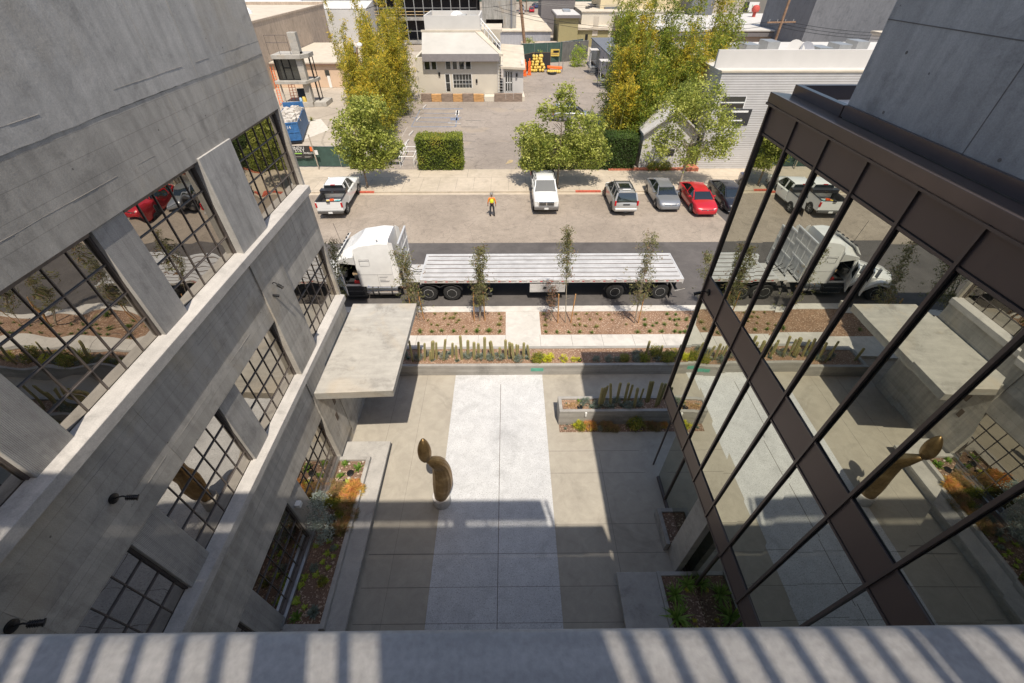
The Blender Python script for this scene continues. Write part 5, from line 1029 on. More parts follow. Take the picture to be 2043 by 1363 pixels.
# ------------------------------------------------------------------ bronze sculpture
SX,SY=-2.52,7.76
SC=thing('sculpture','tall bronze ribbed sculpture with a separate rounded head on a round plinth in the courtyard','sculpture',(SX,SY,0))
M().lathe([(.315,0),(.325,.02),(.325,.44),(.31,.47),(.0,.475)],(0,0,0),40).done('plinth',plain('stone_plinth',(.50,.48,.46),.8,var=.1,bmp=.2),SC,smooth=40)
m_brz,nt,p_=newmat('golden_bronze'); v_=mapping(nt); c_=ramp(nt,nz(nt,3,6,.65,v_),[(.3,(.15,.095,.04)),(.55,(.28,.185,.085)),(.75,(.42,.30,.15))]); nt.links.new(c_,p_.inputs['Base Color']); p_.inputs['Metallic'].default_value=.85; p_.inputs['Roughness'].default_value=.42; bump(nt,p_,nz(nt,25,3,.6,v_),.3,.01)
def ribbed(pts,rads,n=64,rib=14,depth=.05,squash=1.0):
    V=[];F=[];pts=[Vector(q) for q in pts]
    N=len(pts)
    for i,q in enumerate(pts):
        d=(pts[min(i+1,N-1)]-pts[max(i-1,0)]).normalized(); a=Vector((1,0,0)); a=(a-d*a.dot(d)).normalized(); b=d.cross(a)
        for k in range(n):
            t=2*math.pi*k/n; fade=min(1,math.sin(math.pi*min(1,max(0,i/(N-1))))*1.6)
            rr=rads[i]*(1+depth*fade*math.cos(rib*t)*(.4+.6*abs(math.sin(t*.5+.7)))); V.append(tuple(q+(a*math.cos(t)+b*math.sin(t)*squash)*rr))
    for i in range(N-1):
        for k in range(n): F.append((i*n+k,i*n+(k+1)%n,(i+1)*n+(k+1)%n,(i+1)*n+k))
    F.append(tuple(range(n-1,-1,-1))); F.append(tuple((N-1)*n+k for k in range(n))); return M().add(V,F)
bp=[];br=[]
for i in range(25):
    t=i/24; z=.46+2.66*t; x=.06*math.sin(t*1.5)+.14*math.sin(math.pi*t)-.24*max(0,t-.80)*3.2; y=-.02+.10*math.sin(math.pi*t)-.45*max(0,t-.74)*1.6
    q=[.24,.30,.335,.34,.325,.295,.25,.20,.10]; k=t*(len(q)-1); j=min(len(q)-2,int(k)); r_=q[j]*(1-(k-j))+q[j+1]*(k-j); bp.append((x,y,z)); br.append(r_)
bp.append((bp[-1][0]-.05,bp[-1][1]-.03,3.18)); br.append(.03)
ribbed(bp,br,depth=.045).done('torso',m_brz,SC,smooth=60)
hp=[];hr=[]
for i in range(17):
    t=i/16; hp.append((-.17+.03*t,-.22+.12*t,3.12+1.0*t)); hr.append(max(.012,.215*math.sin(math.pi*(.06+.94*t)**.8)**.62 if t<1 else .01))
ribbed(hp,hr,rib=10,depth=.02).done('head',m_brz,SC,smooth=60)
# ------------------------------------------------------------------ across the street: buildings, fences, poles
m_cream=plain('cream_stucco',(.58,.53,.44),.85,var=.05,scale=.6,bmp=.1); m_wstuc=plain('white_stucco',(.55,.53,.50),.85,var=.05,scale=.6)
m_peach=plain('peach_stucco',(.62,.46,.33),.9,var=.08,scale=.8); m_tanw=concrete('tan_wall',(.50,.40,.31),streak=(1,1,.08),sk=.14,pits=False,var=.1)
m_roofw=plain('white_roof_coating',(.52,.50,.47),.8,var=.08,scale=.7); m_roofc=plain('cream_roof_coating',(.52,.46,.37),.85,var=.12,scale=.9); m_roofg=plain('grey_fascia',(.17,.155,.155),.7,var=.1)
m_dkglass=reflective('dark_window',(.03,.03,.028),(.6,.65,.65),.12); m_gwall=concrete('grey_side_wall',(.17,.175,.19),streak=(1,1,.1),sk=.08,pits=False,var=.06); m_olive=plain('olive_wall',(.30,.26,.13),.85,var=.06)
m_screen=plain('green_fence_screen',(.045,.085,.07),.85,var=.2,scale=1.5,bmp=.4); m_galv=plain('galvanised_steel',(.42,.42,.41),.4,.6,var=.08); m_graysc=plain('grey_fence_screen',(.13,.125,.115),.85,var=.25,scale=1.2)
m_conc2=concrete('weathered_tower_concrete',(.36,.345,.315),streak=(1,1,.08),sk=.25,pits=False,warm=(.36,.27,.18),blotch=.15)
m_darkin=plain('dark_interior',(.035,.032,.035),.9,var=.3); m_orange=plain('safety_orange',(.80,.16,.03),.55,var=.08); m_yelp=plain('yellow_plastic2',(.66,.47,.10),.5,var=.1); m_ptank=plain('grey_stone_black',(.05,.05,.055),.7,var=.2)
m_bluep=plain('blue_line_paint',(.17,.20,.27),.8,var=.4,scale=3); m_wline=plain('white_line_paint',(.55,.53,.5),.8,var=.3,scale=4); m_yline=plain('yellow_line_paint',(.38,.29,.16),.8,var=.4,scale=4)
def corr(name,col,axis,sp,rough=.5,metal=.3,strength=1.0):
    m,nt,p=newmat(name); v=mapping(nt); s_=nt.nodes.new('ShaderNodeSeparateXYZ'); nt.links.new(v,s_.inputs[0]); mm=nt.nodes.new('ShaderNodeMath'); mm.operation='MULTIPLY'; nt.links.new(s_.outputs[axis],mm.inputs[0]); mm.inputs[1].default_value=6.2832/sp
    sn=nt.nodes.new('ShaderNodeMath'); sn.operation='SINE'; nt.links.new(mm.outputs[0],sn.inputs[0]); bump(nt,p,sn.outputs[0],strength,.03)
    c=ramp(nt,nz(nt,.8,5,.6,v),[(.3,sc(col,.9)),(.7,sc(col,1.08))]); nt.links.new(c,p.inputs['Base Color']); p.inputs['Roughness'].default_value=rough; p.inputs['Metallic'].default_value=metal; return m
def bld(name,label,loc,cat='building'): 
    t=thing(name,label,cat,loc); return t, Matrix.Translation((-loc[0],-loc[1],-loc[2]))
# --- white house with grey roof fascia
t,T=bld('white_house','white stucco house with a dark roof fascia and roof terrace',(-5,72,0)); YH=68.5
def hx(u,v,Y=YH): return W(u,v,Y)
wm=M(T); ops=[(-8.98,-7.72,0,3.15),(-7.38,-4.55,0.55,3.15)]
top_=[(-12.4,-8.95) ]
def wallholes(m,x0,x1,y,z0,z1,holes,th=.3):
    """front wall at y with rectangular holes (xa,xb,za,zb) cut by strips"""
    xs=sorted({x0,x1,*[h[0] for h in holes],*[h[1] for h in holes]}); 
    for a,b in zip(xs[:-1],xs[1:]):
        hs=sorted([h for h in holes if h[0]<=a+1e-6 and h[1]>=b-1e-6],key=lambda h:h[2]); z=z0
        for h in hs:
            if h[2]>z: m.box(a,b,y,y+th,z,h[2])
            z=h[3]
        if z<z1: m.box(a,b,y,y+th,z,z1)
def pxr(u0,v0,u1,v1,Y): a=W(u0,v0,Y); b=W(u1,v1,Y); return (min(a[0],b[0]),max(a[0],b[0]),min(a[1],b[1]),max(a[1],b[1]))
def q5(a,b): return (820+a/8.512,110+b/8.512)
hol=[pxr(*q5(575,320),*q5(680,625),YH),pxr(*q5(705,320),*q5(1040,560),YH),pxr(*q5(215,90),*q5(330,245),YH),pxr(*q5(335,90),*q5(440,245),YH),pxr(*q5(580,90),*q5(680,240),YH),pxr(*q5(695,90),*q5(790,240),YH),pxr(*q5(808,90),*q5(908,240),YH),pxr(*q5(922,90),*q5(1020,240),YH)]
wallholes(wm,-12.6,-1.15,YH,0,5.0,hol); wm.box(-12.6,-12.3,YH+.3,82,0,5); wm.box(-1.45,-1.15,YH+.3,82,0,5); wm.box(-12.6,-1.15,82,82.3,0,7.0); wm.done('wall',m_cream,t)
for i,h in enumerate(hol):
    w=M(T).box(h[0],h[1],YH+.14,YH+.16,h[2],h[3]).done('window' if i else 'door',m_dkglass,t); f=M(T)
    for a in (h[0],h[1]): f.box(a-.04,a+.04,YH-.02,YH+.12,h[2],h[3])
    f.box(h[0],h[1],YH-.02,YH+.12,h[3]-.03,h[3])
    if i==1:
        for k in range(1,6): a=h[0]+(h[1]-h[0])*k/6; f.box(a-.015,a+.015,YH+.08,YH+.12,h[2],h[3])
        for k in (.28,.55): z=h[2]+(h[3]-h[2])*k; f.box(h[0],h[1],YH+.08,YH+.12,z-.015,z+.015)
    if i==0: z=h[2]+1.1; f.box(h[0],h[1],YH+.08,YH+.12,z-.02,z+.02)
    f.done('frame',m_white,w)
M(T).prismx([(YH-.75,4.62),(YH-.75,4.70),(YH-.55,5.46),(YH+.4,5.50),(YH+.4,4.7)],-11.5,-1.12).done('eave_fascia',m_roofg,t)
Yt=73.4; xa0,zt_=W(846,62,Yt); xa1,_=W(945,62,Yt); 
r_=M(T); r_.add([(-11.5,YH-.5,5.47),(-1.15,YH-.5,5.47),(xa1,Yt,zt_),(xa0-.3,Yt,zt_),(-11.5,YH-.5,5.3),(-1.15,YH-.5,5.3),(xa1,Yt,zt_-.2),(xa0-.3,Yt,zt_-.2)],[(0,1,2,3),(4,7,6,5),(0,4,5,1),(1,5,6,2),(2,6,7,3),(3,7,4,0)]); r_.done('roof',plain('pale_roof',(.44,.42,.38),.85,var=.07,scale=.6),t)
r_=M(T); r_.add([(-1.15,YH-.6,5.50),(-.6,YH-.6,5.45),(xa1+1.0,Yt,zt_+.05),(xa1,Yt,zt_+.12),(-1.15,YH-.6,5.2),(-.6,YH-.6,5.2),(xa1+1.0,Yt,zt_-.2),(xa1,Yt,zt_-.2)],[(0,1,2,3),(4,7,6,5),(0,4,5,1),(1,5,6,2),(2,6,7,3),(3,7,4,0)]); r_.box(xa0-.4,xa1+1,Yt-.35,Yt+.1,zt_-.1,zt_+.12); r_.done('roof_edge',m_roofc,t)
x0,z0=W(848,61,Yt); x1,z1=W(957,31,Yt); b=M(T); b.box(x0,x1,Yt,Yt+.2,z0-.2,z1); b.box(x0,x0+.2,Yt+.2,81,z0-.2,z1); b.box(x1-.2,x1,Yt+.2,81,z0-.2,z1); b.box(x0,x1,80.8,81,z0-.2,z1); b.done('terrace_parapet',m_wstuc,t)
M(T).box(x0,x1+3,Yt+.2,80.8,z0-.25,z0+.1).done('terrace_floor',m_roofc,t)
b=M(T)
def rail(m,pa,pb,n,h=1.05,r=.035):
    pa=Vector(pa);pb=Vector(pb)
    for i in range(n+1): q=pa.lerp(pb,i/n); m.cyl(q,q+Vector((0,0,h)),r,n=6)
    for k in (1,.62): m.cyl(pa+Vector((0,0,h*k)),pb+Vector((0,0,h*k)),r,n=6)
rail(b,(x1+.1,Yt,z0),( -1.0,YH+.3,5.3),5,1.3,.06); rail(b,(x1+.1,Yt,z0),(x1+.1,Yt+4,z0),3); b.done('stair_railing',m_white,t)
b=M(T); 
for i in range(11): b.box(-1.35,-.7,YH-.25,YH-.21,.9+i*.36,.93+i*.36)
b.box(-1.37,-1.33,YH-.26,YH-.2,.8,5.4); b.box(-.72,-.68,YH-.26,YH-.2,.8,5.4); b.done('ladder',m_white,t)
# annex
b=M(T); ah=pxr(*q5(1600,280),*q5(1720,620),68.6); wallholes(b,-.62,2.15,68.6,0,3.9,[ah]); b.box(1.85,2.15,68.9,82,0,4.2); b.done('annex_wall',m_wstuc,t)
b=M(T); b.add([(-1.0,68.1,4.0),(2.4,68.1,3.85),(2.4,80,4.9),(-1.0,80,5.1),(-1.0,68.1,3.75),(2.4,68.1,3.6),(2.4,80,4.6),(-1.0,80,4.8)],[(0,1,2,3),(4,7,6,5),(0,4,5,1),(1,5,6,2),(2,6,7,3),(3,7,4,0)]); b.done('annex_roof',m_roofc,t)
w=M(T).box(ah[0],ah[1],68.72,68.75,ah[2],ah[3]).done('door',m_dkglass,t); f=M(T)
for k in range(4): a=ah[0]+(ah[1]-ah[0])*k/3; f.box(a-.04,a+.04,68.6,68.7,ah[2],ah[3])
for k in (0,.45,1): z=ah[2]+(ah[3]-ah[2])*k; f.box(ah[0],ah[1],68.6,68.7,z-.04,z+.04)
f.done('frame',m_white,w)
for (a,b_) in ((480,325),(1795,340),(1115,440)): x,z=W(*q5(a,b_),68.4); M(T).box(x-.12,x+.12,68.35,68.5,z-.2,z+.2).done('wall_lamp',m_black,t)
b=M(T); b.lathe([(1.25,0),(1.15,.35),(.8,.8),(.4,1.05),(0,1.12)],(-7.6,80,z0+.6),18); b.done('roof_dome',m_white,t,smooth=60)
b=M(T); b.box(-9.9,-8.6,78,79,z0,z0+1.2); b.box(-5.6,-4.6,78.5,79.4,z0,z0+1.3); b.box(-4.4,-3.9,78,79,z0,z0+.8); b.box(-7.4,-6.1,77,80,z0,z0+1.35); b.done('roof_unit',plain('roof_unit_grey',(.38,.38,.36),.6,var=.3,scale=2),t)
# ramp and timber planters before the house
pl=thing('wooden_planter_row','weathered timber planter boxes in patches of grey and orange boards before the white house','planter',(-7,66.95,0)); TP=Matrix.Translation((7,-66.95,0))
m_wg=newmat('grey_boards')[0]; m_wo=newmat('orange_boards')[0]
for m_,c0 in ((m_wg,(.24,.18,.14)),(m_wo,(.48,.27,.11))):
    nt=m_.node_tree; p_=nt.nodes['Principled BSDF']; v_=mapping(nt,(.4,1,5)); c_=ramp(nt,nz(nt,3,4,.7,v_),[(.35,sc(c0,.6)),(.65,sc(c0,1.35))]); nt.links.new(c_,p_.inputs['Base Color']); p_.inputs['Roughness'].default_value=.85
xs=[G(820+a/8.512,203)[0] for a in (175,355,525,718,878,1065,1240)]
for i in range(6): M(TP).box(xs[i]+.02,xs[i+1]-.02,66.9,67.5,0,.95 if i%2==0 else .88).done('planter_box',m_wg if i%2==0 else m_wo,pl)
pl=thing('wooden_planter_pair','grey timber planter boxes right of the cream step before the white house','planter',(1,66.95,0)); TP=Matrix.Translation((-1,-66.95,0))
xs=[G(820+a/8.512,203)[0] for a in (1415,1610,1740,1890)]
for i in range(3): M(TP).box(xs[i]+.02,xs[i+1]-.02,66.9,67.5,0,.95).done('planter_box',m_wg,pl)
tag(M().box(G(967,203)[0],G(986,203)[0],67.0,68.4,0,.6).done('entrance_step',m_cream),'cream concrete step between the timber planters','step')
tag(M().prism([(1.9,67.2),(2.35,67.2),(2.0,78),(1.6,78)],0,.55).done('low_wall',m_cream),'low cream wall running along the right side of the white house','wall')
# --- tan wall building far left + lower peach building
YL0,ZL0=XP(505,45.9,-36); zt=XP(645,10,-36)
t,T=bld('tan_building','long tan concrete side wall with a pale flat roof behind the left building',(-45,85,0)); ztop=(ZL0+zt[1])/2
b=M(T); b.box(-60,-36,50,zt[0],0,ztop); b.done('wall',m_tanw,t); M(T).box(-59.6,-36.4,50.4,zt[0]-.4,ztop,ztop+.05).done('roof',m_roofc,t); b=M(T); b.box(-60,-35.95,zt[0]-.3,zt[0]+.1,ztop-.05,ztop+.5); b.box(-36.3,-35.93,50,zt[0],ztop-.02,ztop+.22); b.done('roof_edge',m_tanw,t)
b=M(T); b.lathe([(1.2,0),(1.1,.4),(.7,.8),(0,.95)],(-43,88,ztop),16); b.done('skylight',m_white,t,smooth=60)
xA,_=G(626,205); t,T=bld('peach_building','low peach stucco building with a pale roof and a white door',(-30,80,0))
Yp_=76.; x0,zr=W(618,128,Yp_); x1,_=W(672,128,Yp_); b=M(T); b.box(x0-6,-19,Yp_,96,0,zr); b.done('wall',m_peach,t); b=M(T); b.box(x0-6,-18.6,Yp_-.3,96,zr,zr+.25); b.done('roof',m_roofc,t)
M(T).box(x0-6,-18.6,Yp_-.35,Yp_-.3,zr-.05,zr+.1).done('gutter',plain('brown_gutter',(.2,.12,.09),.6),t)
a=W(652,150,Yp_); c=W(668,192,Yp_); M(T).box(a[0],c[0],Yp_-.08,Yp_-.02,0,a[1]).done('door',m_white,t); M(T).box(a[0]+.5,c[0]-.6,Yp_-.1,Yp_-.08,1.6,2.3).done('door_window',m_dkglass,t)
# white buildings at the top left
t,T=bld('white_warehouse','white ribbed roof warehouse at the top left behind the tan wall',(-60,150,0)); b=M(T); b.box(-110,-30,zt[0]+8,175,0,7); b.done('wall',m_wstuc,t); r_=M(T); 
N=10; rings=[]
for i in range(N+1): y=zt[0]+8+i*(175-zt[0]-8)/N; rings.append([(-110,y,7+2.6*math.sin(math.pi*i/N)),(-30,y,7+2.6*math.sin(math.pi*i/N)),(-30,y,6.9),(-110,y,6.9)])
r_.loft(rings); r_.done('roof',corr('white_ribbed_roof',(.66,.65,.64),0,1.6,.5,.1,.7),t,smooth=60)
# --- mock-up concrete frame with steel window
t,T=bld('mockup_frame','small two-storey concrete mock-up with black steel windows in the left yard','(structure)') if 0 else bld('mockup_frame','small two-storey concrete mock-up with black steel windows in the left yard',(-28.5,65.5,0),'mock-up')
Ym=64.2
b=M(T); b.box(-30.1,-26.3,Ym,67,0,.55); b.box(-26.3,-24.6,Ym+.3,67.2,0,.5); b.done('base',m_slab,t)
M(T).box(-27.0,-26.2,Ym+.1,Ym+.9,.55,6.2).done('pier',m_slab,t,bevel=.02); M(T).box(-30.0,-29.85,Ym+.1,Ym+.3,.5,2.75).done('pier',m_slab,t,bevel=.02)
b=M(T); b.prism([(-30.3,Ym-.4),(-26.3,Ym-.4),(-25.4,Ym+1.6),(-25.4,66.9),(-30.3,66.9)],2.75,3.1); b.done('slab',m_slab,t,bevel=.02)
b=M(T); b.prism([(-29.8,Ym-.3),(-26.2,Ym-.3),(-25.5,Ym+.9),(-25.5,66.9),(-29.8,66.9)],5.5,5.95); b.box(-27.2,-26.2,Ym+.2,Ym+1.0,5.95,8.2); b.done('roof_slab',m_slab,t,bevel=.02)
b=M(T); b.box(-29.9,-27,Ym+.25,Ym+.3,3.15,5.5); 
w=M(T).box(-29.85,-27.0,Ym+.36,Ym+.38,3.12,5.5).done('window',m_dkglass,t); f=M(T)
for x in (-29.85,-28.95,-28.0,-27.05): f.box(x-.05,x+.05,Ym+.25,Ym+.35,3.1,5.5)
f.box(-28.95,-28.0,Ym+.25,Ym+.35,4.4,4.52); f.box(-29.85,-27.05,Ym+.25,Ym+.35,3.1,3.2); f.box(-29.85,-27.05,Ym+.25,Ym+.35,5.4,5.5); f.done('frame',m_black,w)
b=M(T)
for z0,z1 in ((3.1,5.5),(.5,2.75)):
    for y in (Ym+1.2,65.6,66.7): b.box(-25.76,-25.66,y,y+.1,z0,z1)
    b.box(-25.76,-25.66,Ym+1.2,66.8,z0,z0+.08); b.box(-25.76,-25.66,Ym+1.2,66.8,z1-.08,z1)
b.done('side_frame',m_black,t)
b=M(T); rail(b,(-30.0,Ym+.0,5.95),(-27.3,Ym+.0,5.95),2,2.0,.03); b.done('roof_railing',m_steel,t)
for i,(x,y,rz,lab) in enumerate([(-29.3,65.4,.15,'orange ladder leaning inside the concrete mock-up'),(-28.9,65.6,.3,'second orange ladder leaning inside the concrete mock-up, right of the first'),(-30.9,65.0,.1,'orange ladder standing against the tan wall left of the mock-up')]):
    m=M(); 
    for s_ in (-1,1): m.bar((s_*.22,0,0),(s_*.17,.7,2.6 if i<2 else 4.4),.06,.09)
    for k in range(8 if i<2 else 13): z=.25+k*.3; m.bar((-.2,z*.27,z),(.2,z*.27,z),.04)
    o=m.done('ladder',m_orange,loc=(x,y,.55 if i<2 else 0)); o.rotation_euler=(0,0,rz); tag(o,lab,'ladder')
tag(M().ob((-28.1,65.8,1.25),(1.0,.1,1.3),rx=-.3,rz=.2).done('dark_sheet',m_black),'dark panel leaning beside the orange ladders in the mock-up','panel')
tag(M().lathe([(.0,0),(.25,0),(.27,.5),(.2,.62),(0,.65)],(-27.45,64.75,.55),12).done('yellow_sack',m_yelp,smooth=60),'yellow sack on the mock-up floor','sack'); tag(M().lathe([(.0,0),(.18,0),(.2,.4),(.12,.5),(0,.52)],(-27.95,64.7,.55),10).done('blue_jug',plain('pale_blue',(.35,.5,.65),.4),smooth=60),'pale blue jug beside the yellow sack','jug')
# --- blue roll-off dumpster
a=G(572,288); c=G(606,284); t=thing('dumpster','blue steel roll-off dumpster filled with pale rubble behind the screened fence','dumpster',(c[0],c[1],0),R(14)); mb=plain('blue_dumpster_paint',(.04,.14,.33),.6,.1,var=.25,scale=3)
b=M(); 
for x in (-2.3,-.06): b.box(x-.03,x+.03,0,7,.25,2.0)
b.box(-2.3,-.06,6.95,7.0,.25,2.5); b.box(-2.3,-.06,0,7,.2,.3); b.done('body',mb,t,bevel=.02)
b=M(); b.box(-2.3,-.06,-.06,.0,.25,2.05); 
for x in (-2.28,-1.74,-1.18,-.64,-.1): b.box(x-.04,x+.04,-.12,-.06,.25,2.05)
for z in (.3,1.1,2.0): b.box(-2.3,-.06,-.11,-.06,z-.05,z+.05)
b.done('tailgate',mb,t)
b=M(); rr_=random.Random(8)
for k in range(60): b.ob((rr_.uniform(-2.1,-.3),rr_.uniform(.2,6.6),1.75+rr_.uniform(-.1,.35)),(rr_.uniform(.3,.9),rr_.uniform(.3,.9),rr_.uniform(.1,.4)),rz=rr_.uniform(0,3),rx=rr_.uniform(-.4,.4))
b.box(-2.25,-.1,.05,6.9,.4,1.7); b.done('rubble',plain('rubble',(.48,.44,.39),.9,var=.3,scale=2),t); M().box(-2.2,-.1,-.5,6.8,.02,.2).done('skid',m_black,t)
def text(s_,size,mat,parent,loc,rot=(R(90),0,0),name='lettering',ext=.004,align='LEFT',bold=0):
    cu=bpy.data.curves.new('txt','FONT'); cu.body=s_; cu.size=size; cu.extrude=ext; cu.align_x=align; cu.resolution_u=2; cu.offset=bold
    o=bpy.data.objects.new('txt',cu); COL.objects.link(o); dg=bpy.context.evaluated_depsgraph_get(); me=bpy.data.meshes.new_from_object(o.evaluated_get(dg)); bpy.data.objects.remove(o); me.materials.clear(); me.materials.append(mat)
    q=bpy.data.objects.new(name,me); COL.objects.link(q); q.location=loc; q.rotation_euler=rot
    if parent is not None: q.parent=parent
    return q
text('3 14',.42,m_white,t,(-1.55,-.125,1.45))
tag(M().poly([(-26.5,50.5,-.012),(-22.8,50,-.012),(-21,54,-.012),(-23.5,58.5,-.012),(-27.5,57,-.012)]).done('dust_patch',plain('pale_dust',(.55,.51,.45),.95,var=.12)),kind='structure')
x,y=G(622,241); put(tufts[2],(x,y,-.02),1,'lone weed growing in the concrete yard','weeds in the yard',3)
# --- screened construction fence along the sidewalk
def fence(label,pts,h,mat,posts=2.4,rail_=True,name='fence',pm=None,z0=0):
    o=Vector((*pts[0],0)); t=thing(name,label,'fence',tuple(o)); pm=pm or m_galv
    for a,b in zip(pts[:-1],pts[1:]):
        a=Vector((*a,0))-o; b=Vector((*b,0))-o; L=(b-a).length; d=(b-a)/L; nrm=Vector((-d.y,d.x,0))*.02; N=max(8,int(L/.25)); V=[];F=[]
        for i in range(N+1):
            q=a.lerp(b,i/N)+nrm*(1.2*math.sin(i*1.9)); V+= [(q.x,q.y,.06+z0),(q.x,q.y,h*.5),(q.x,q.y,h)]
        for i in range(N): 
            for j in (0,1): F.append((i*3+j,(i+1)*3+j,(i+1)*3+j+1,i*3+j+1))
        if mat: M().add(V,F).done('screen',mat,t)
        k=int(L/posts)+1
        for i in range(k+1): q=a.lerp(b,i/k)-nrm*2; M().cyl(q,q+Vector((0,0,h+.05)),.03,n=8).done('post',pm,t)
        if rail_: M().cyl(a+Vector((0,0,h)),b+Vector((0,0,h)),.022,n=6).done('rail',pm,t)
    return t
zf=W(640,292,42.0)[1]
F1=fence('green screened chain-link fence carrying the dark banner along the far sidewalk',[(-32,42.0),(-18.3,42.0),(-13.9,41.9)],zf,m_screen)
bn=thing('banner','dark rectangular banner with white and green lettering on the green fence','banner',(-20.8,41.9,0)); X0,Z1=W(577,291,41.9); X1,Z0=W(625,316,41.9)
M().box(X0+20.8,X1+20.8,-.03,-.01,Z0,Z1).done('cloth',plain('banner_black',(.035,.032,.03),.7),bn); m_gr=plain('green_lettering',(.30,.55,.10),.6)
w_=X1-X0; hh=Z1-Z0
text('INDU',.42,m_white,bn,(X0+20.8+.28,-.034,Z1-.62*hh*.5)); text('STRY',.42,m_white,bn,(X0+20.8+.36,-.034,Z1-.50*hh))
M().box(X0+21.1,X0+20.8+w_*.52,-.036,-.031,Z0+hh*.36,Z0+hh*.44).done('green_line',m_gr,bn); text('AVAILABLE',.24,m_white,bn,(X0+20.8+w_*.60,-.034,Z0+hh*.36))
b=M(); b.box(X0+21.1,X0+20.8+w_*.45,-.036,-.031,Z0+hh*.13,Z0+hh*.17); b.box(X0+20.8+w_*.6,X0+20.8+w_*.93,-.036,-.031,Z0+hh*.13,Z0+hh*.16); b.box(X0+20.8+w_*.6,X0+20.8+w_*.85,-.036,-.031,Z0+hh*.08,Z0+hh*.11); b.done('small_print',m_galv,bn)
P0=G(638,336); tag(M().cyl((P0[0],P0[1]-.2,0),(P0[0]-.05,P0[1]-.2,3.1),.055,n=8).done('sign_post',m_bark2),'pale wooden post with small notices standing before the fence','post')
for i,(u,v,mm_) in enumerate(((622,297,m_orange),(631,304,m_white))): x,z=W(u,v,41.7); tag(M().box(x-.16,x+.16,41.64,41.66,z-.2,z+.2).done('notice',mm_),['small orange notice near the top of the fence post','small white notice beside the fence post'][i],'sign')
# --- parking lot gate, sign, stair rail between tree and hedge
t=thing('stair_rail','white steel handrails along the narrow steps left of the box hedge','railing',(G(815,340)[0],41.6,0)); b=M()
rail(b,(-.9,.2,0),(-.9,4.5,0),3,.95,.03); rail(b,(.45,.2,0),(.45,4.5,0),3,.95,.03)
for y in (.3,1.8,3.2): b.cyl((-.9,y,.95),(.45,y,.95),.03,n=6)
b.done('rails',m_white,t)
t=thing('dark_sign','dark panel sign with faded white letters behind the left street tree','sign',(G(775,330)[0],42.3,0)); X0,Z1=W(760,285,42.3); X1,Z0=W(801,318,42.3); bx=G(775,330)[0]
M().box(X0-bx,X1-bx,-.03,.03,Z0,Z1).done('panel',m_blackp,t); b=M(); b.cyl((X0-bx,0,0),(X0-bx,0,Z1),.04); b.cyl((X1-bx,0,0),(X1-bx,0,Z1),.04); b.done('post',m_white,t); b=M(); b.box(X0-bx+.2,X1-bx-.9,-.035,-.031,Z1-.35,Z1-.2); b.box(X0-bx+.3,X1-bx-1.0,-.035,-.031,Z1-.62,Z1-.47); b.done('faded_lettering',m_galv,t)
# parking lot markings
def mark(name,pts,m): o=M().poly([(*G(u,v,0),-.006) for u,v in pts]).done(name,m); tag(o,kind='structure')
Q=lambda a,b_: (800+a/3.893,0+b_/3.893)
for (a,b_,c,d,w,m_) in [(90,915,470,915,5,m_bluep),(165,845,480,845,5,m_bluep),(85,985,420,985,5,m_bluep),(150,850,80,985,6,m_bluep),(440,855,425,985,10,m_bluep),(110,945,400,950,3,m_bluep),(180,880,460,880,3,m_bluep)]:
    A=Q(a,b_);B=Q(c,d); 
    if abs(a-c)>abs(b_-d): mark('blue_marking',[(A[0],A[1]+w/8),(B[0],B[1]+w/8),(B[0],B[1]-w/8),(A[0],A[1]-w/8)],m_)
    else: mark('blue_marking',[(A[0]-w/8,A[1]),(A[0]+w/8,A[1]),(B[0]+w/8,B[1]),(B[0]-w/8,B[1])],m_)
for (a,b_,c,d) in [(5,1065,50,985),(485,1155,570,1157),(485,1095,575,1097),(485,1040,580,1042),(485,1220,560,1222),(470,985,600,987),(500,935,620,937)]:
    A=Q(a,b_);B=Q(c,d); mark('faded_line',[(A[0],A[1]+.5),(B[0],B[1]+.5),(B[0],B[1]-.5),(A[0],A[1]-.5)],m_wline if a<100 else m_joint)
mark('blue_marking',[Q(385,918),Q(452,918),Q(450,935),Q(383,935)],m_bluep); mark('blue_marking',[Q(425,858),Q(455,858),Q(450,895),Q(422,895)],m_wline); mark('yellow_arrow',[Q(810,1275),Q(840,1242),Q(872,1242),Q(865,1262)],m_yline)
wst=[]
for i,(a,b_) in enumerate([(185,832),(136,928),(80,1040),(45,1110),(415,966)]):
    x,y=G(*Q(a,b_)); o=M().prismx([(-.8,0),(.8,0),(.78,.13),(-.78,.13)],-.09,.09).done('wheel_stop',m_ledge,loc=(x,y,0)); o.rotation_euler=(0,0,-.12 if a<400 else R(80)); tag(o,'pale concrete wheel stop in the blue marked bays, '+['farthest','second farthest','third, beside the hedge','nearest the steps','lying crosswise on the right'][i],'wheel stop',group='wheel stops')
# thin white pole with lamp at left bay
x,y=G(*Q(78,918)); tag(M().cyl((x,y,0),(x-.1,y,2.3),.03,n=8).done('bay_post',m_galv),'thin pale post at the left edge of the blue bays','post')
x,y=G(919,333); tag(M().lathe([(.09,0),(.09,.9),(.05,.98),(0,1.0)],(G(1037,335)[0],41.6,0),12).done('bollard',m_galv,smooth=50),'grey bollard at the right side of the lot entrance','bollard')
# utility pole with lamp by left bamboo
x,y=-17.9,56.5; xt_,zt_=W(712,95,y); t=thing('utility_pole','brown wooden pole with a white lamp head rising out of the left bamboo','pole',(x,y,0)); xb_=W(712,97,y)[0]
m=M(); m.cyl((0,0,0),(xb_-x,0,zt_),.16,.11,n=10); m.done('post',m_pole,t,smooth=50); M().lathe([(0,0),(.28,.02),(.32,.15),(.2,.32),(0,.36)],(xb_-x+.35,0,zt_+.1),12).done('lamp_head',m_white,t,smooth=60); M().box(xb_-x-.35,xb_-x-.05,-.1,.1,zt_-.4,zt_+.1).done('bracket',m_galv,t)
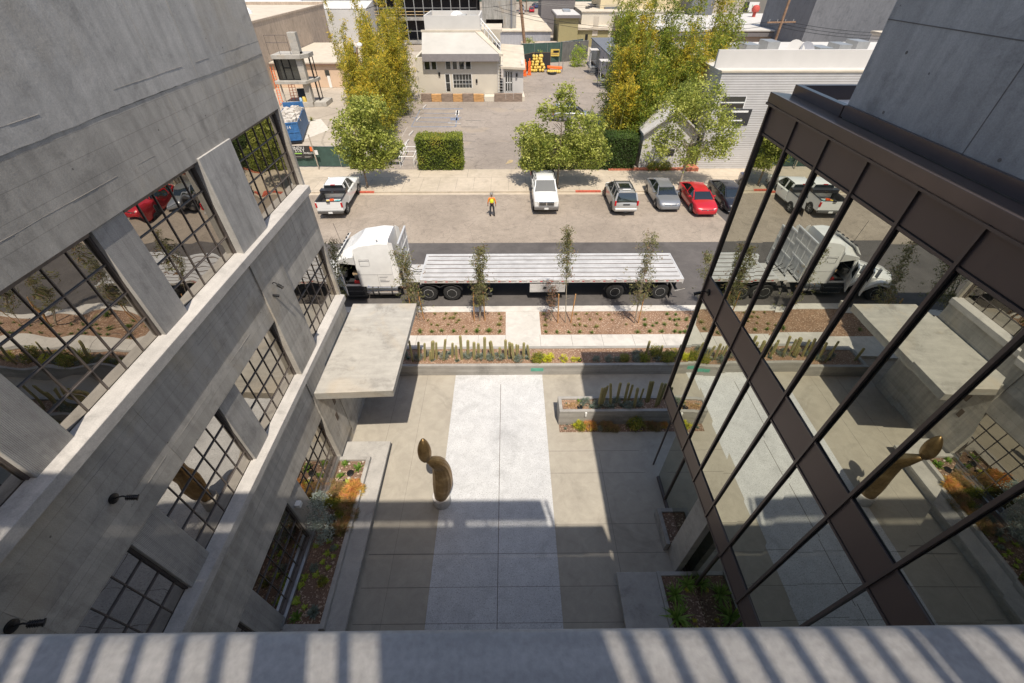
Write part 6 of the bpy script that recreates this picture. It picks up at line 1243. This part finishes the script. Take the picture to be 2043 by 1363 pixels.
# pole behind the white house
t=thing('utility_pole','brown wooden utility pole behind the right corner of the white house','pole',(3.55,96,0)); xt_,zt_=W(1036,0,96); M().cyl((0,0,0),(xt_-3.55,0,zt_+1.5),.30,.26,n=10).done('post',m_pole,t,smooth=50); M().box(-1,1,-.1,.1,zt_+.9,zt_+1.05).done('crossarm',m_pole,t)
def wires(label,a,b,sag,n=1,dz=.35,r=.022):
    t=thing('power_line',label,'cable',tuple(a),group='overhead wires'); a=Vector(a);b=Vector(b)
    for k in range(n):
        m=M(); m.tube([tuple((b-a)*(i/12)+Vector((0,0,-sag*4*(i/12)*(1-i/12)-dz*k))) for i in range(13)],r,5); m.done('wire',m_black,t)
    return t
# --- dirt drive gate area: green screens, black board fence, sign
def gx(u,v): return G(u,v)
fence('dark green screened fence at the back of the parking lot',[gx(1040,128),gx(1116,124),gx(1160,116)],3.2,m_screen,posts=3)
fence('grey-brown screened fence across the dirt drive gate',[(10.1,97.6),(15.6,99.5)],3.2,m_graysc,posts=2.2)
t=fence('black board fence behind the yellow barrels',[gx(1042,145),(4.6,89.8),gx(1097,139)],2.6,plain('black_board',(.03,.028,.03),.7,var=.2),posts=9,name='board_fence',pm=m_pole)
zz=W(1115,98,97.)[1]; x0,z1=W(1098,98,97.); x1,z0=W(1115.5,112,97.); t=thing('yellow_sign','yellow rectangular notice sign fixed on the dark green back fence','sign',((x0+x1)/2,96.9,0)); c0=(x0+x1)/2
M().box(x0-c0,x1-c0,-.04,.04,z0,z1).done('board',m_yelp,t); M().box(-.3,x1-c0-.1,-.06,-.045,z1-.55,z1-.2).done('dark_heading',m_black,t); b=M(); b.cyl((x0-c0,.02,0),(x0-c0,.02,z1),.06); b.done('post',m_yelp,t); b=M(); b.box(x0-c0+.2,x1-c0-.2,-.06,-.045,z0+.25,z0+.32); b.box(x0-c0+.2,x1-c0-.4,-.06,-.045,z0+.5,z0+.57); b.done('fine_print',m_pole,t)
rr_=random.Random(6); k=0
src_b=None
for row in range(6):
    for i in range(5-row//3):
        x=4.1+i*.52+row*.08+rr_.uniform(-.16,.16); z=.24+row*.40+rr_.uniform(-.04,.08)
        if src_b is None: src_b=M().lathe([(0,-.6),(.12,-.6),(.23,-.5),(.24,.5),(.13,.6),(0,.6)],(0,0,0),12,axis='Y').done('yellow_float',m_yelp,smooth=50); o=src_b
        else: o=src_b.copy(); COL.objects.link(o)
        o.location=(x,87.9+.12*row,z); tag(o,'yellow cylinder in the stacked pile before the black board fence','barrel',group='stacked yellow cylinders')
for i in range(6):
    o=src_b.copy(); COL.objects.link(o); o.location=(7.1+i*.38,86.9,.24); tag(o,'yellow cylinder in the low row right of the stacked pile','barrel',group='low row of yellow cylinders')
tag(M().ob((8.2,87.4,.75),(2.6,.9,.3),ry=.06).done('orange_board',m_orange,bevel=.03),'orange barricade board lying on the low row of yellow cylinders','board')
tag(M().lathe([(.4,0),(.75,.05),(.8,.25),(.72,.3),(.45,.2)],(7.7,85.9,0),20).done('tyre',m_rubber,smooth=60),'dark tyre lying in front of the yellow cylinders','tyre')
for i,(u,v) in enumerate([(1047,152),(1056,150)]):
    x,y=gx(u,v); m=M(); m.box(-.32,.32,-.25,.25,0,.25); m.box(-.25,.25,-.12,.12,.25,2.0); m.cyl((0,0,2.0),(0,0,2.4),.1,n=8); m.bar((-.25,-.14,.4),(.25,-.14,.9),.1,.02); m.bar((-.25,-.14,1.1),(.25,-.14,1.6),.1,.02); o=m.done('barrier',m_orange,loc=(x,y,0),bevel=.03); tag(o,['upright orange plastic barrier nearest the white house','upright orange plastic barrier beside the yellow cylinders'][i],'barrier')
for i,x in enumerate((9.0,9.7)): tag(M().cyl((x,88.2,0),(x,88.2,1.6),.06,n=8).done('metal_stake',m_galv),['thin grey stake right of the yellow cylinders','thin grey stake nearest the gate opening'][i],'stake')
for i,(x,y,s_) in enumerate([(4.2,99,1.5),(6.2,92.5,.9),(13.0,92.8,1.4)]):
    r=np.random.default_rng(900+i); t=thing('bush',['green bush between the pole and the back fence','yellow flowering bush behind the black board fence','green shrub growing between the fence and the site trailer'][i],'bush',(x,y,0)); P,vv=clumps(r,[(0,0,1.6*s_*.7,1.1*s_,.8*s_,1.4*s_)],90,24,.22,.4); leafmesh('leaves',P,.22*r.uniform(.6,1.4,len(P)),g_lime if i else g_green,t,900+i,.5,var=vv)
# --- site trailer with stairs
t=thing('site_trailer','long grey site office trailer with a dark roof and two metal stair landings','trailer',(18.2,82,0)); x0=G(1150,150)[0]
tl=Matrix.Translation((-18.2,-82,0))
b=M(tl); b.box(15.6,19.4,72.5,95.8,.9,3.9); b.done('body',corr('trailer_siding',(.42,.41,.42),1,.35,.6,.1,.6),t)
M(tl).box(15.45,19.55,72.3,96.0,3.9,4.05).done('roof',plain('dark_roof',(.13,.14,.16),.8,var=.12),t); b=M(tl)
for y in range(74,96,3): b.box(15.8,16.1,y,y+.3,0,.9)
b.box(15.7,19.3,73,95,.6,.9); b.done('frame_beam',m_black,t)
for y in (76.6,86.2): M(tl).box(15.57,15.6,y,y+1.0,1.0,3.2).done('door',m_galv,t)
for y in (82.0,78.6): M(tl).box(15.57,15.6,y,y+.5,1.9,3.0).done('window',m_dkglass,t)
M(tl).bar((16.6,84,4.2),(17.3,85.6,4.2),.1).done('roof_vent',m_white,t)
for i,(y0,u) in enumerate(((75.6,0),(86.0,0))):
    s_=thing('metal_stair',['metal stair landing with a flat canopy at the near trailer door','metal stair landing with a white panel at the far trailer door'][i],'stairs',(15.0,y0,0)); b=M(); b.box(-.9,.5,0,1.7,.92,.98)
    for x in (-.85,.45):
        for y in (.05,1.65): b.box(x-.04,x+.04,y-.04,y+.04,0,3.4 if i==0 or y>1 else 3.3)
    for y in (.05,1.65): b.box(-.85,.45,y-.03,y+.03,1.9,1.96)
    b.box(-.87,-.81,0,1.7,1.9,1.96)
    for k in range(4): b.box(-.8,.3,-.3-.3*k,-.05-.3*k,.72-.22*k,.76-.22*k)
    b.bar((-.85,.05,1.95),(-.85,-1.2,1.0),.05); b.done('frame',m_galv,s_); M().box(-1.0,.6,-.1,1.8,3.4,3.48).done('canopy',m_roofw,s_)
    if i: M().box(-.88,-.84,0,1.7,1.1,3.0).done('panel',m_white,s_)
# --- back row: concrete tower, unfinished building, shed, olive building
t,T=bld('unfinished_building','dark unfinished building with floor slabs and yellow guard rails behind the white house',(-22,128,0)); Yc=121
b=M(T); 
for z in (0,4.4,8.8,13.2): b.box(-46,-7,Yc,Yc+16,z,z+.5)
b.done('floor_slab',m_conc2,t); b=M(T); b.box(-46,-7,Yc+4,Yc+15.8,.5,13.2); b.done('dark_interior',m_darkin,t); b=M(T); x=-45.5
while x<-7: b.box(x-.08,x+.08,Yc-.05,Yc+.15,0,15.5); x+=2.05
for z in (2.4,6.6,10.9): b.box(-46,-7,Yc-.03,Yc+.05,z,z+.1)
b.done('scaffold_post',m_galv,t); b=M(T)
for z in (4.9,9.3,13.7):
    for k in (.55,1.1): b.box(-46,-7,Yc+.2,Yc+.28,z+k-.05,z+k+.05)
b.done('guard_rail',plain('timber_rail',(.60,.44,.24),.8,var=.2),t); b=M(T); x=-44
while x<-8: b.cyl((x,Yc+.3,9.3),(x,Yc+.3,10.9),.09,n=6); b.cyl((x,Yc+.3,9.3),(x,Yc+.3,9.6),.32,.1,n=8); x+=4.1
b.done('yellow_post',m_yelp,t)
t,T=bld('concrete_tower','stained grey concrete tower with a dark opening at its foot behind the white house',(-3,128,0)); x0=W(962,30,121)[0]; x1=W(1030,30,121)[0]
b=M(T); b.box(x0,x1,121,136,4.6,24); b.box(x1-3.0,x1,121,136,0,4.6); b.box(x0,x0+.8,121,136,0,4.6); b.done('wall',m_conc2,t); M(T).box(x0+.8,x1-3,124,135,0,4.6).done('opening',m_darkin,t); M(T).box(x1-1.3,x1-.9,120.8,121,0,24).done('downpipe',m_gwall,t)
t,T=bld('metal_shed','low shed with a pale roof and ribbed grey wall right of the pole',(7,125,0)); Ys=119; a=W(1040,58,Ys); c=W(1099,61,Ys)
b=M(T); b.box(a[0]-6,c[0],Ys,Ys+17,0,c[1]); b.done('wall',corr('ribbed_wall',(.40,.40,.42),0,.7,.6,.2,.8),t); b=M(T); b.add([(a[0]-6,Ys-.3,c[1]),(c[0]+.3,Ys-.3,c[1]),(c[0]-2,Ys+17,c[1]+1.5),(a[0]-6,Ys+17,c[1]+1.5),(a[0]-6,Ys-.3,c[1]-.2),(c[0]+.3,Ys-.3,c[1]-.2),(c[0]-2,Ys+17,c[1]+1.3),(a[0]-6,Ys+17,c[1]+1.3)],[(0,1,2,3),(4,7,6,5),(0,4,5,1),(1,5,6,2),(2,6,7,3),(3,7,4,0)]); b.done('roof',m_roofc,t)
tag(M().box(3.0,13.5,110,117,0,1.0).done('timber_stack',plain('stacked_timber',(.42,.34,.27),.9,var=.4,scale=.9)),'low stack of grey timber in front of the metal shed','timber')
t,T=bld('olive_building','tall olive stucco building with a white skylit roof in the middle distance',(14,120,0)); Yo=115.5; a=W(1116,36,Yo); c=W(1155,34,Yo)
b=M(T); b.box(a[0],c[0],Yo,Yo+13,0,a[1]); b.done('wall',m_olive,t); b=M(T); b.box(a[0]-.8,c[0]+.4,Yo-.5,Yo+13.4,a[1],a[1]+.5); b.done('roof_edge',m_roofg,t); M(T).box(a[0]-.6,c[0]+.2,Yo-.2,Yo+13.2,a[1]+.5,a[1]+.56).done('roof',m_roofw,t); M(T).box(a[0]+1.5,c[0]-1.2,Yo+6,Yo+10,a[1]+.56,a[1]+.9).done('skylight',plain('grey_skylight',(.30,.32,.34),.3),t)
x2=c[0]+7; b=M(T); b.box(c[0],x2,Yo+1,Yo+14,0,a[1]-2.2); b.done('side_wing',m_olive,t); M(T).box(c[0],x2+.4,Yo+.6,Yo+14.3,a[1]-2.2,a[1]-1.8).done('wing_roof',m_roofc,t)
M(T).box(c[0]+3.4,c[0]+4.6,Yo+.95,Yo+1,2.0,5.5).done('pale_window',m_roofc,t); b=M(T); b.box(c[0]+1.9,c[0]+2.5,Yo+.95,Yo+1,0,2.3); b.done('door',m_black,t)
t,T=bld('cream_building','flat roofed cream building with roof vents behind the olive one',(26,135,0)); b=M(T); b.box(17,40,122,150,0,5.8); b.done('wall',m_cream,t); M(T).box(16.8,40.2,121.8,150.2,5.8,6.0).done('roof',m_roofc,t); b=M(T)
for k in range(9): b.ob((19+k*.9,128+k*2.0,6.2),(.9,.5,.5),rz=.6)
b.done('roof_vent',m_darkin,t); M(T).box(23,27,127,130,6.0,6.4).done('skylight',m_gwall,t); b=M(T); b.box(8.5,17,136,150,0,7.5); b.done('rear_wing',m_roofg,t); M(T).box(8.3,17.2,135.8,150.2,7.5,7.7).done('wing_roof',m_roofc,t)
# strip of trees along the far lot
for i in range(9):
    x=-8+i*9.5; r=np.random.default_rng(950+i); t=thing('far_tree',['dark round tree at the far edge of the dirt lot','green round tree at the far edge of the dirt lot'][i%2]+(' left of the pole' if x<3 else ' beyond the dirt lot'),'tree',(x,262,0),group='trees at the edge of the dirt lot'); M().cyl((0,0,0),(0,0,4),.4,n=8).done('trunk',m_bark,t); P,vv=clumps(r,[(0,0,6,5,4,4)],70,18,.8,.4); leafmesh('crown',P,1.0*r.uniform(.6,1.4,len(P)),g_hedge,t,950+i,.6,var=vv)
b=(7.0,200,0); tree('small dark tree shading the red car in the far dirt lot',b,7,[(0,2,7,3.5,3,2.6)],110,18,.5,.7,g_dark,981,.3,6)
fence('low dark green screen fence in front of the far dirt lot',[(11,147),(17,147)],2.5,m_screen,posts=4); fence('dark boundary fence at the end of the dirt lot',[(-20,250),(90,252)],3,m_screen,posts=14)
# --- right: low white cottage and ribbed wall building
t,T=bld('white_cottage','small white painted brick cottage partly hidden by the airy street tree',(15,45,0)); Yw=41.5; xl=G(1275,338)[0]; xr_=17.4
xr1,zr1=W(1345,250,Yw); b=M(T); b.box(xl,xr_,Yw,52,0,3.2)
b.add([(xl,Yw,3.2),(xr_,Yw,3.2),((xl+xr_)/2,Yw,5.0),(xl,52,3.2),(xr_,52,3.2),((xl+xr_)/2,52,5.0)],[(0,1,2),(3,5,4),(0,2,5,3),(1,4,5,2)]); b.done('wall',m_wstuc,t)
b=M(T)
for s_ in (-1,1): b.add([((xl+xr_)/2,Yw-.4,5.15),((xl+xr_)/2+s_*(xr_-xl)/2*1.08,Yw-.4,3.15),((xl+xr_)/2+s_*(xr_-xl)/2*1.08,52.3,3.15),((xl+xr_)/2,52.3,5.15),((xl+xr_)/2,Yw-.4,5.0),((xl+xr_)/2+s_*(xr_-xl)/2*1.08,Yw-.4,3.0),((xl+xr_)/2+s_*(xr_-xl)/2*1.08,52.3,3.0),((xl+xr_)/2,52.3,5.0)],[(0,1,2,3),(4,7,6,5),(0,4,5,1),(1,5,6,2),(2,6,7,3),(3,7,4,0)])
b.done('roof',plain('pale_shingle',(.48,.46,.44),.9,var=.15,scale=4),t)
for z0,z1,u0,u1,n in ((0,2.2,1366,1388,'door'),(1.1,1.7,1326,1341,'window')): x0,_=W(u0,320,Yw); x1,_=W(u1,320,Yw); M(T).box(x0,x1,Yw-.04,Yw-.01,z0,z1).done(n,m_blackp,t)
b=M(T); b.box(xl+1.3,xl+1.34,Yw-.02,Yw,0,2.8); b.done('downpipe',m_blackp,t)
m_brick=plain('red_brick',(.42,.14,.08),.9,var=.3,scale=7); slab('brick_edging',9.5,17.0,40.75,41.25,0,.12,m_brick); tag(M().box(W(1366,335,41)[0],W(1390,335,41)[0],40.5,41.5,0,.3).done('brick_step',m_brick),'red brick step at the dark door of the white cottage','step')
for i,(x,s_) in enumerate(((13.6,.8),(14.4,.7),(15.0,.75))): put(dkg,(x,40.9,0),i,'dark shrub at the foot of the white cottage','shrubs before the white cottage',1.4*s_/.8)
m_corw=corr('white_ribbed_siding',(.50,.485,.475),2,.19,.55,.15,.24)
t,T=bld('ribbed_building','pale horizontally ribbed two-storey building with a dark banner on the right',(28,48,0)); Yb=41.2; xl=17.9; xe=24.1; zt_=7.9
b=M(T); b.box(xl,xe,Yb,58,0,zt_); b.box(xe+3,48,Yb,58,0,zt_); b.box(xe,xe+3,Yb+2,58,0,zt_); b.box(xe,xe+3,Yb,Yb+2,5,zt_); b.done('wall',m_corw,t)
b=M(T); b.box(xl-.1,48,Yb-.08,Yb+.4,zt_,zt_+.12); b.done('roof_edge',m_roofc,t); M(T).box(xl,48,Yb+.4,58,zt_,zt_+.05).done('roof',m_roofw,t)
b=M(T); b.box(xl-.1,48,Yb+1.6,Yb+1.85,zt_+.05,zt_+1.35); b.done('roof_parapet',m_wstuc,t)
X0,Z1=W(1463,193,Yb); X1,Z0=W(1481,216,Yb); w=M(T).box(X0-.9,X1,Yb-.03,Yb-.01,Z0,Z1).done('window',m_dkglass,t); f=M(T); f.box(X0-.95,X1+.01,Yb-.06,Yb-.03,(Z0+Z1)/2-.04,(Z0+Z1)/2+.04); f.box(X1,X1+.06,Yb-.08,Yb-.01,Z0,Z1); f.done('frame',m_white,w)
X0,Z1=W(1455,218,Yb); X1,Z0=W(1490,250,Yb); bnr=M(T).box(X0-.6,X1,Yb-.05,Yb-.02,Z0,Z1).done('banner',plain('banner_dark',(.03,.03,.032),.7),t); b=M(T); b.box(X0+.3,X1-.3,Yb-.07,Yb-.05,Z0+1.05,Z0+1.2); b.box(X0+.2,X1-.6,Yb-.07,Yb-.05,Z0+.35,Z0+.45); b.done('banner_lettering',m_white,bnr)
b=M(T); b.box(xe,xe+3,Yb-.3,Yb,2.9,3.1); b.box(xe+.2,xe+2.8,Yb+1.9,Yb+2,.2,2.4); b.done('porch',m_roofw,t); M(T).box(xe+.6,xe+2.2,Yb+1.85,Yb+1.9,.2,2.2).done('door',m_dkglass,t)
b=M(T); 
for k in range(8): b.box(20+k*3,20+k*3+1.2,Yb+6+(k%3)*2,Yb+8+(k%3)*2,zt_,zt_+.9)
b.cyl((21,Yb+4.5,zt_+.5),(36,Yb+4.5,zt_+.5),.4,n=12); b.done('roof_duct',m_galv,t)
def dish(label,u,v,Y,r_,mat):
    x,z=W(u,v,Y); t=thing('satellite_dish',label,'satellite dish',(x,Y,zt_)); M().lathe([(0,.0),(r_*.5,.05),(r_*.9,.17),(r_,.22),(r_*.9,.19),(r_*.5,.08),(0,.03)],(0,0,0),20).done('dish',mat,t,smooth=60,loc=(0,0,z-zt_)); t.children[0].rotation_euler=(R(62),0,R(12))
    m=M(); m.cyl((0,.1,z-zt_-.1),(-.35,-.5,.0),.035,n=6); m.cyl((-.3,-.45,.5),(-.8,-.7,0),.025,n=6); m.cyl((-.3,-.45,.5),(.2,-.8,0),.025,n=6); m.done('tripod',m_black,t)
dish('cream satellite dish on a tripod at the edge of the ribbed building roof',1583,106,Yb+2.4,.95,m_wstuc); dish('smaller grey satellite dish right of the cream one',1606,104,Yb+2.6,.75,plain('dish_grey',(.3,.3,.32),.5))
# --- right background: beige flat roof, grey side wall, yellow building, vents
t,T=bld('beige_roof_building','low building with a broad beige flat roof and power line shadows at the upper right',(32,78,0)); zb=3.6
b=M(T); b.box(22.5,52,60,92,0,zb); b.done('wall',m_cream,t); M(T).box(22.3,52,59.8,92,zb,zb+.12).done('roof',plain('beige_roof',(.45,.39,.33),.9,var=.1,scale=.5),t); b=M(T); x0,y0=G(1590,95,zb); b.box(x0,x0+1.4,y0-1.5,y0+.5,zb+.12,zb+.3); b.done('roof_hatch',m_white,t)
b=M(T); 
for q in (0,1.2): b.tube([(26.2+q,64,zb),(26.2+q,64,zb+1.0),(27.0+q,64.8,zb+1.0),(27+q,64.8,zb)],.05,6)
b.done('hatch_rail',m_black,t)
t,T=bld('red_vent_building','pale flat roofed building with three red roof vents at the top right',(42,103,0)); b=M(T); b.box(25,64,94,124,0,5.2); b.done('wall',m_peach,t); M(T).box(24.7,64,93.5,124,5.2,5.4).done('roof',m_roofw,t); M(T).box(25,64,93.6,93.9,4.4,5.0).done('gutter',m_roofg,t)
for i,(u,v) in enumerate(((1503,34),(1554,34),(1595,34))): x,y=G(u,v,5.4); b=M(T); b.cyl((x,y,5.4),(x,y,6.3),.35,n=10); b.lathe([(.0,0),(.7,.1),(.85,.6),(.6,1.15),(0,1.3)],(x,y,6.2),12); b.done('roof_vent',plain('red_vent_paint',(.50,.08,.06),.6),t,smooth=50)
b=M(T); x,y=G(1545,18,5.4); b.box(x-1.5,x+2.5,y,y+4,5.4,7.2); b.done('roof_box',m_roofw,t)
t,T=bld('pale_yellow_building','pale yellow building with a white open door at the top right corner',(36,134,0)); b=M(T); b.box(22,46,128,142,0,11); b.done('wall',plain('pale_yellow_stucco',(.62,.52,.33),.85,var=.05),t); a=W(1486,4,128);c=W(1506,24,128); M(T).box(a[0],a[0]+1.2,127.9,128,c[1],a[1]).done('door_opening',m_darkin,t); M(T).box(a[0]+1.2,c[0]+.4,127.85,127.95,c[1],a[1]).done('door',m_white,t); M(T).box(21.8,46.2,127.6,142,11,11.2).done('roof',m_roofc,t)
b=M(T); b.box(41,46,120,128,5,11); b.done('side_wing',m_gwall,t)
t,T=bld('grey_wall_building','tall blank blue-grey side wall of a building at the upper right',(56,76,0)); x0,_=W(1592,100,66); 
p0=G(1592,100,3.7); A0=Vector((p0[0],p0[1],0)); ztg=None
# wall plane runs roughly along the line of sight to the right
xw=p0[0]; yw=p0[1]; e=XP(1622,5,xw+1.0) if 0 else None; xt1,zt1=W(1624,6,yw+14); 
B0=Vector((xt1,yw+14,0)); C0=Vector((W(1768,112,yw-2)[0],yw-2,0)); zc=W(1757,37,yw+4)[1]
b=M(T); b.box(xw,xw+26,yw,yw+16,0,11.4); b.done('wall',m_gwall,t); M(T).box(xw,xw+26,yw+.2,yw+16,11.4,11.5).done('roof',plain('grey_roof',(.2,.2,.2),.9,var=.15),t); b=M(T)
for k in range(3): b.box(xw+8+k*4.5,xw+10.5+k*4.5,yw+5,yw+13,11.5,12.0)
b.done('skylight',m_roofw,t)
b=M(T); b.prism([(xw+18,yw-2.6),(xw+19.5,yw-2.6),(xw+19.5,yw-1.4),(xw+18,yw-1.4)],3.7,4.0); b.done('unit_stand',m_pole,t)
# upper right pole and wires
t=thing('utility_pole','leaning brown wooden utility pole with crossarm at the upper right','pole',(27.5,58.6,0)); x,z=W(1543,102,60); xt_,zt_=W(1577,0,60); t.location=(x-.3,60,0)
m=M(); q=((xt_-x)/(zt_-z)); m.cyl((0,0,0),(q*(zt_+1)+.3-.0,0,zt_+1),.17,.13,n=10); m.done('post',m_pole,t,smooth=50); zz=W(1561,45,60)[1]; M().bar((q*zz-1.4,0,zz),(q*zz+1.8,0,zz+.05),.14).done('crossarm',m_pole,t)
for k in range(4): M().cyl((q*zz-1.2+k*.9,0,zz+.05),(q*zz-1.2+k*.9,0,zz+.3),.05,n=6).done('insulator',m_galv,t)
px0=x-.3+q*zz
wires('bundle of overhead wires crossing above the beige roof to the right',(px0,60,zz+.2),(60,62,zz-.5),1.0,3,.3); wires('overhead wires running left behind the bamboo',(px0,60,zz+.2),(-2,75,zz+.5),1.6,2,.4); wires('sagging cable crossing low above the beige roof',(px0,60,zz-1.8),(52,58,zz-3.2),.8,2,.35)
wires('cable strung across the shed and the olive building',(3.7,96,9.3),(24,96,9.1),.5,2,.25); wires('cable crossing the concrete tower',(3.7,96,9.3),(-9,92,8.6),.3)
b=M(); 
for k in range(6): b.add([(34+k*5,98+k*2.5,0)],[])
# --- distant blocks so the view does not end in bare ground
rr_=random.Random(12)
for i in range(34):
    x=rr_.uniform(-230,260); y=rr_.uniform(185,360)
    if -35<x<70 and y<245: y+=90
    if -12<x<75 and y<262: continue
    w_=rr_.uniform(14,38); d_=rr_.uniform(12,30); h_=rr_.uniform(4,9); t,T=bld('far_building','flat roofed building in the far distance',(x,y,0)); t['group']='far flat roofed buildings'; M(T).box(x,x+w_,y,y+d_,0,h_).done('wall',rr_.choice([m_cream,m_wstuc,m_tanw,m_gwall,m_peach]),t); M(T).box(x-.2,x+w_+.2,y-.2,y+d_+.2,h_,h_+.25).done('roof',rr_.choice([m_roofw,m_roofc,m_roofg]),t)
for i,(x,y,w_,d_,h_,mm_) in enumerate([(-62,60,22,30,6,m_cream),(52,44,30,30,7,m_wstuc),(84,50,30,60,8,m_tanw),(-110,44,40,60,7,m_peach),(66,120,40,30,8,m_cream),(-90,185,50,40,9,m_gwall)]):
    t,T=bld('side_building',['cream','white','tan','peach','large cream','large grey'][i]+' flat roofed building down the street, out past the framing walls',(x,y,0)); M(T).box(x,x+w_,y,y+d_,0,h_).done('wall',mm_,t); M(T).box(x-.2,x+w_+.2,y-.2,y+d_+.2,h_,h_+.3).done('roof',m_roofc,t)
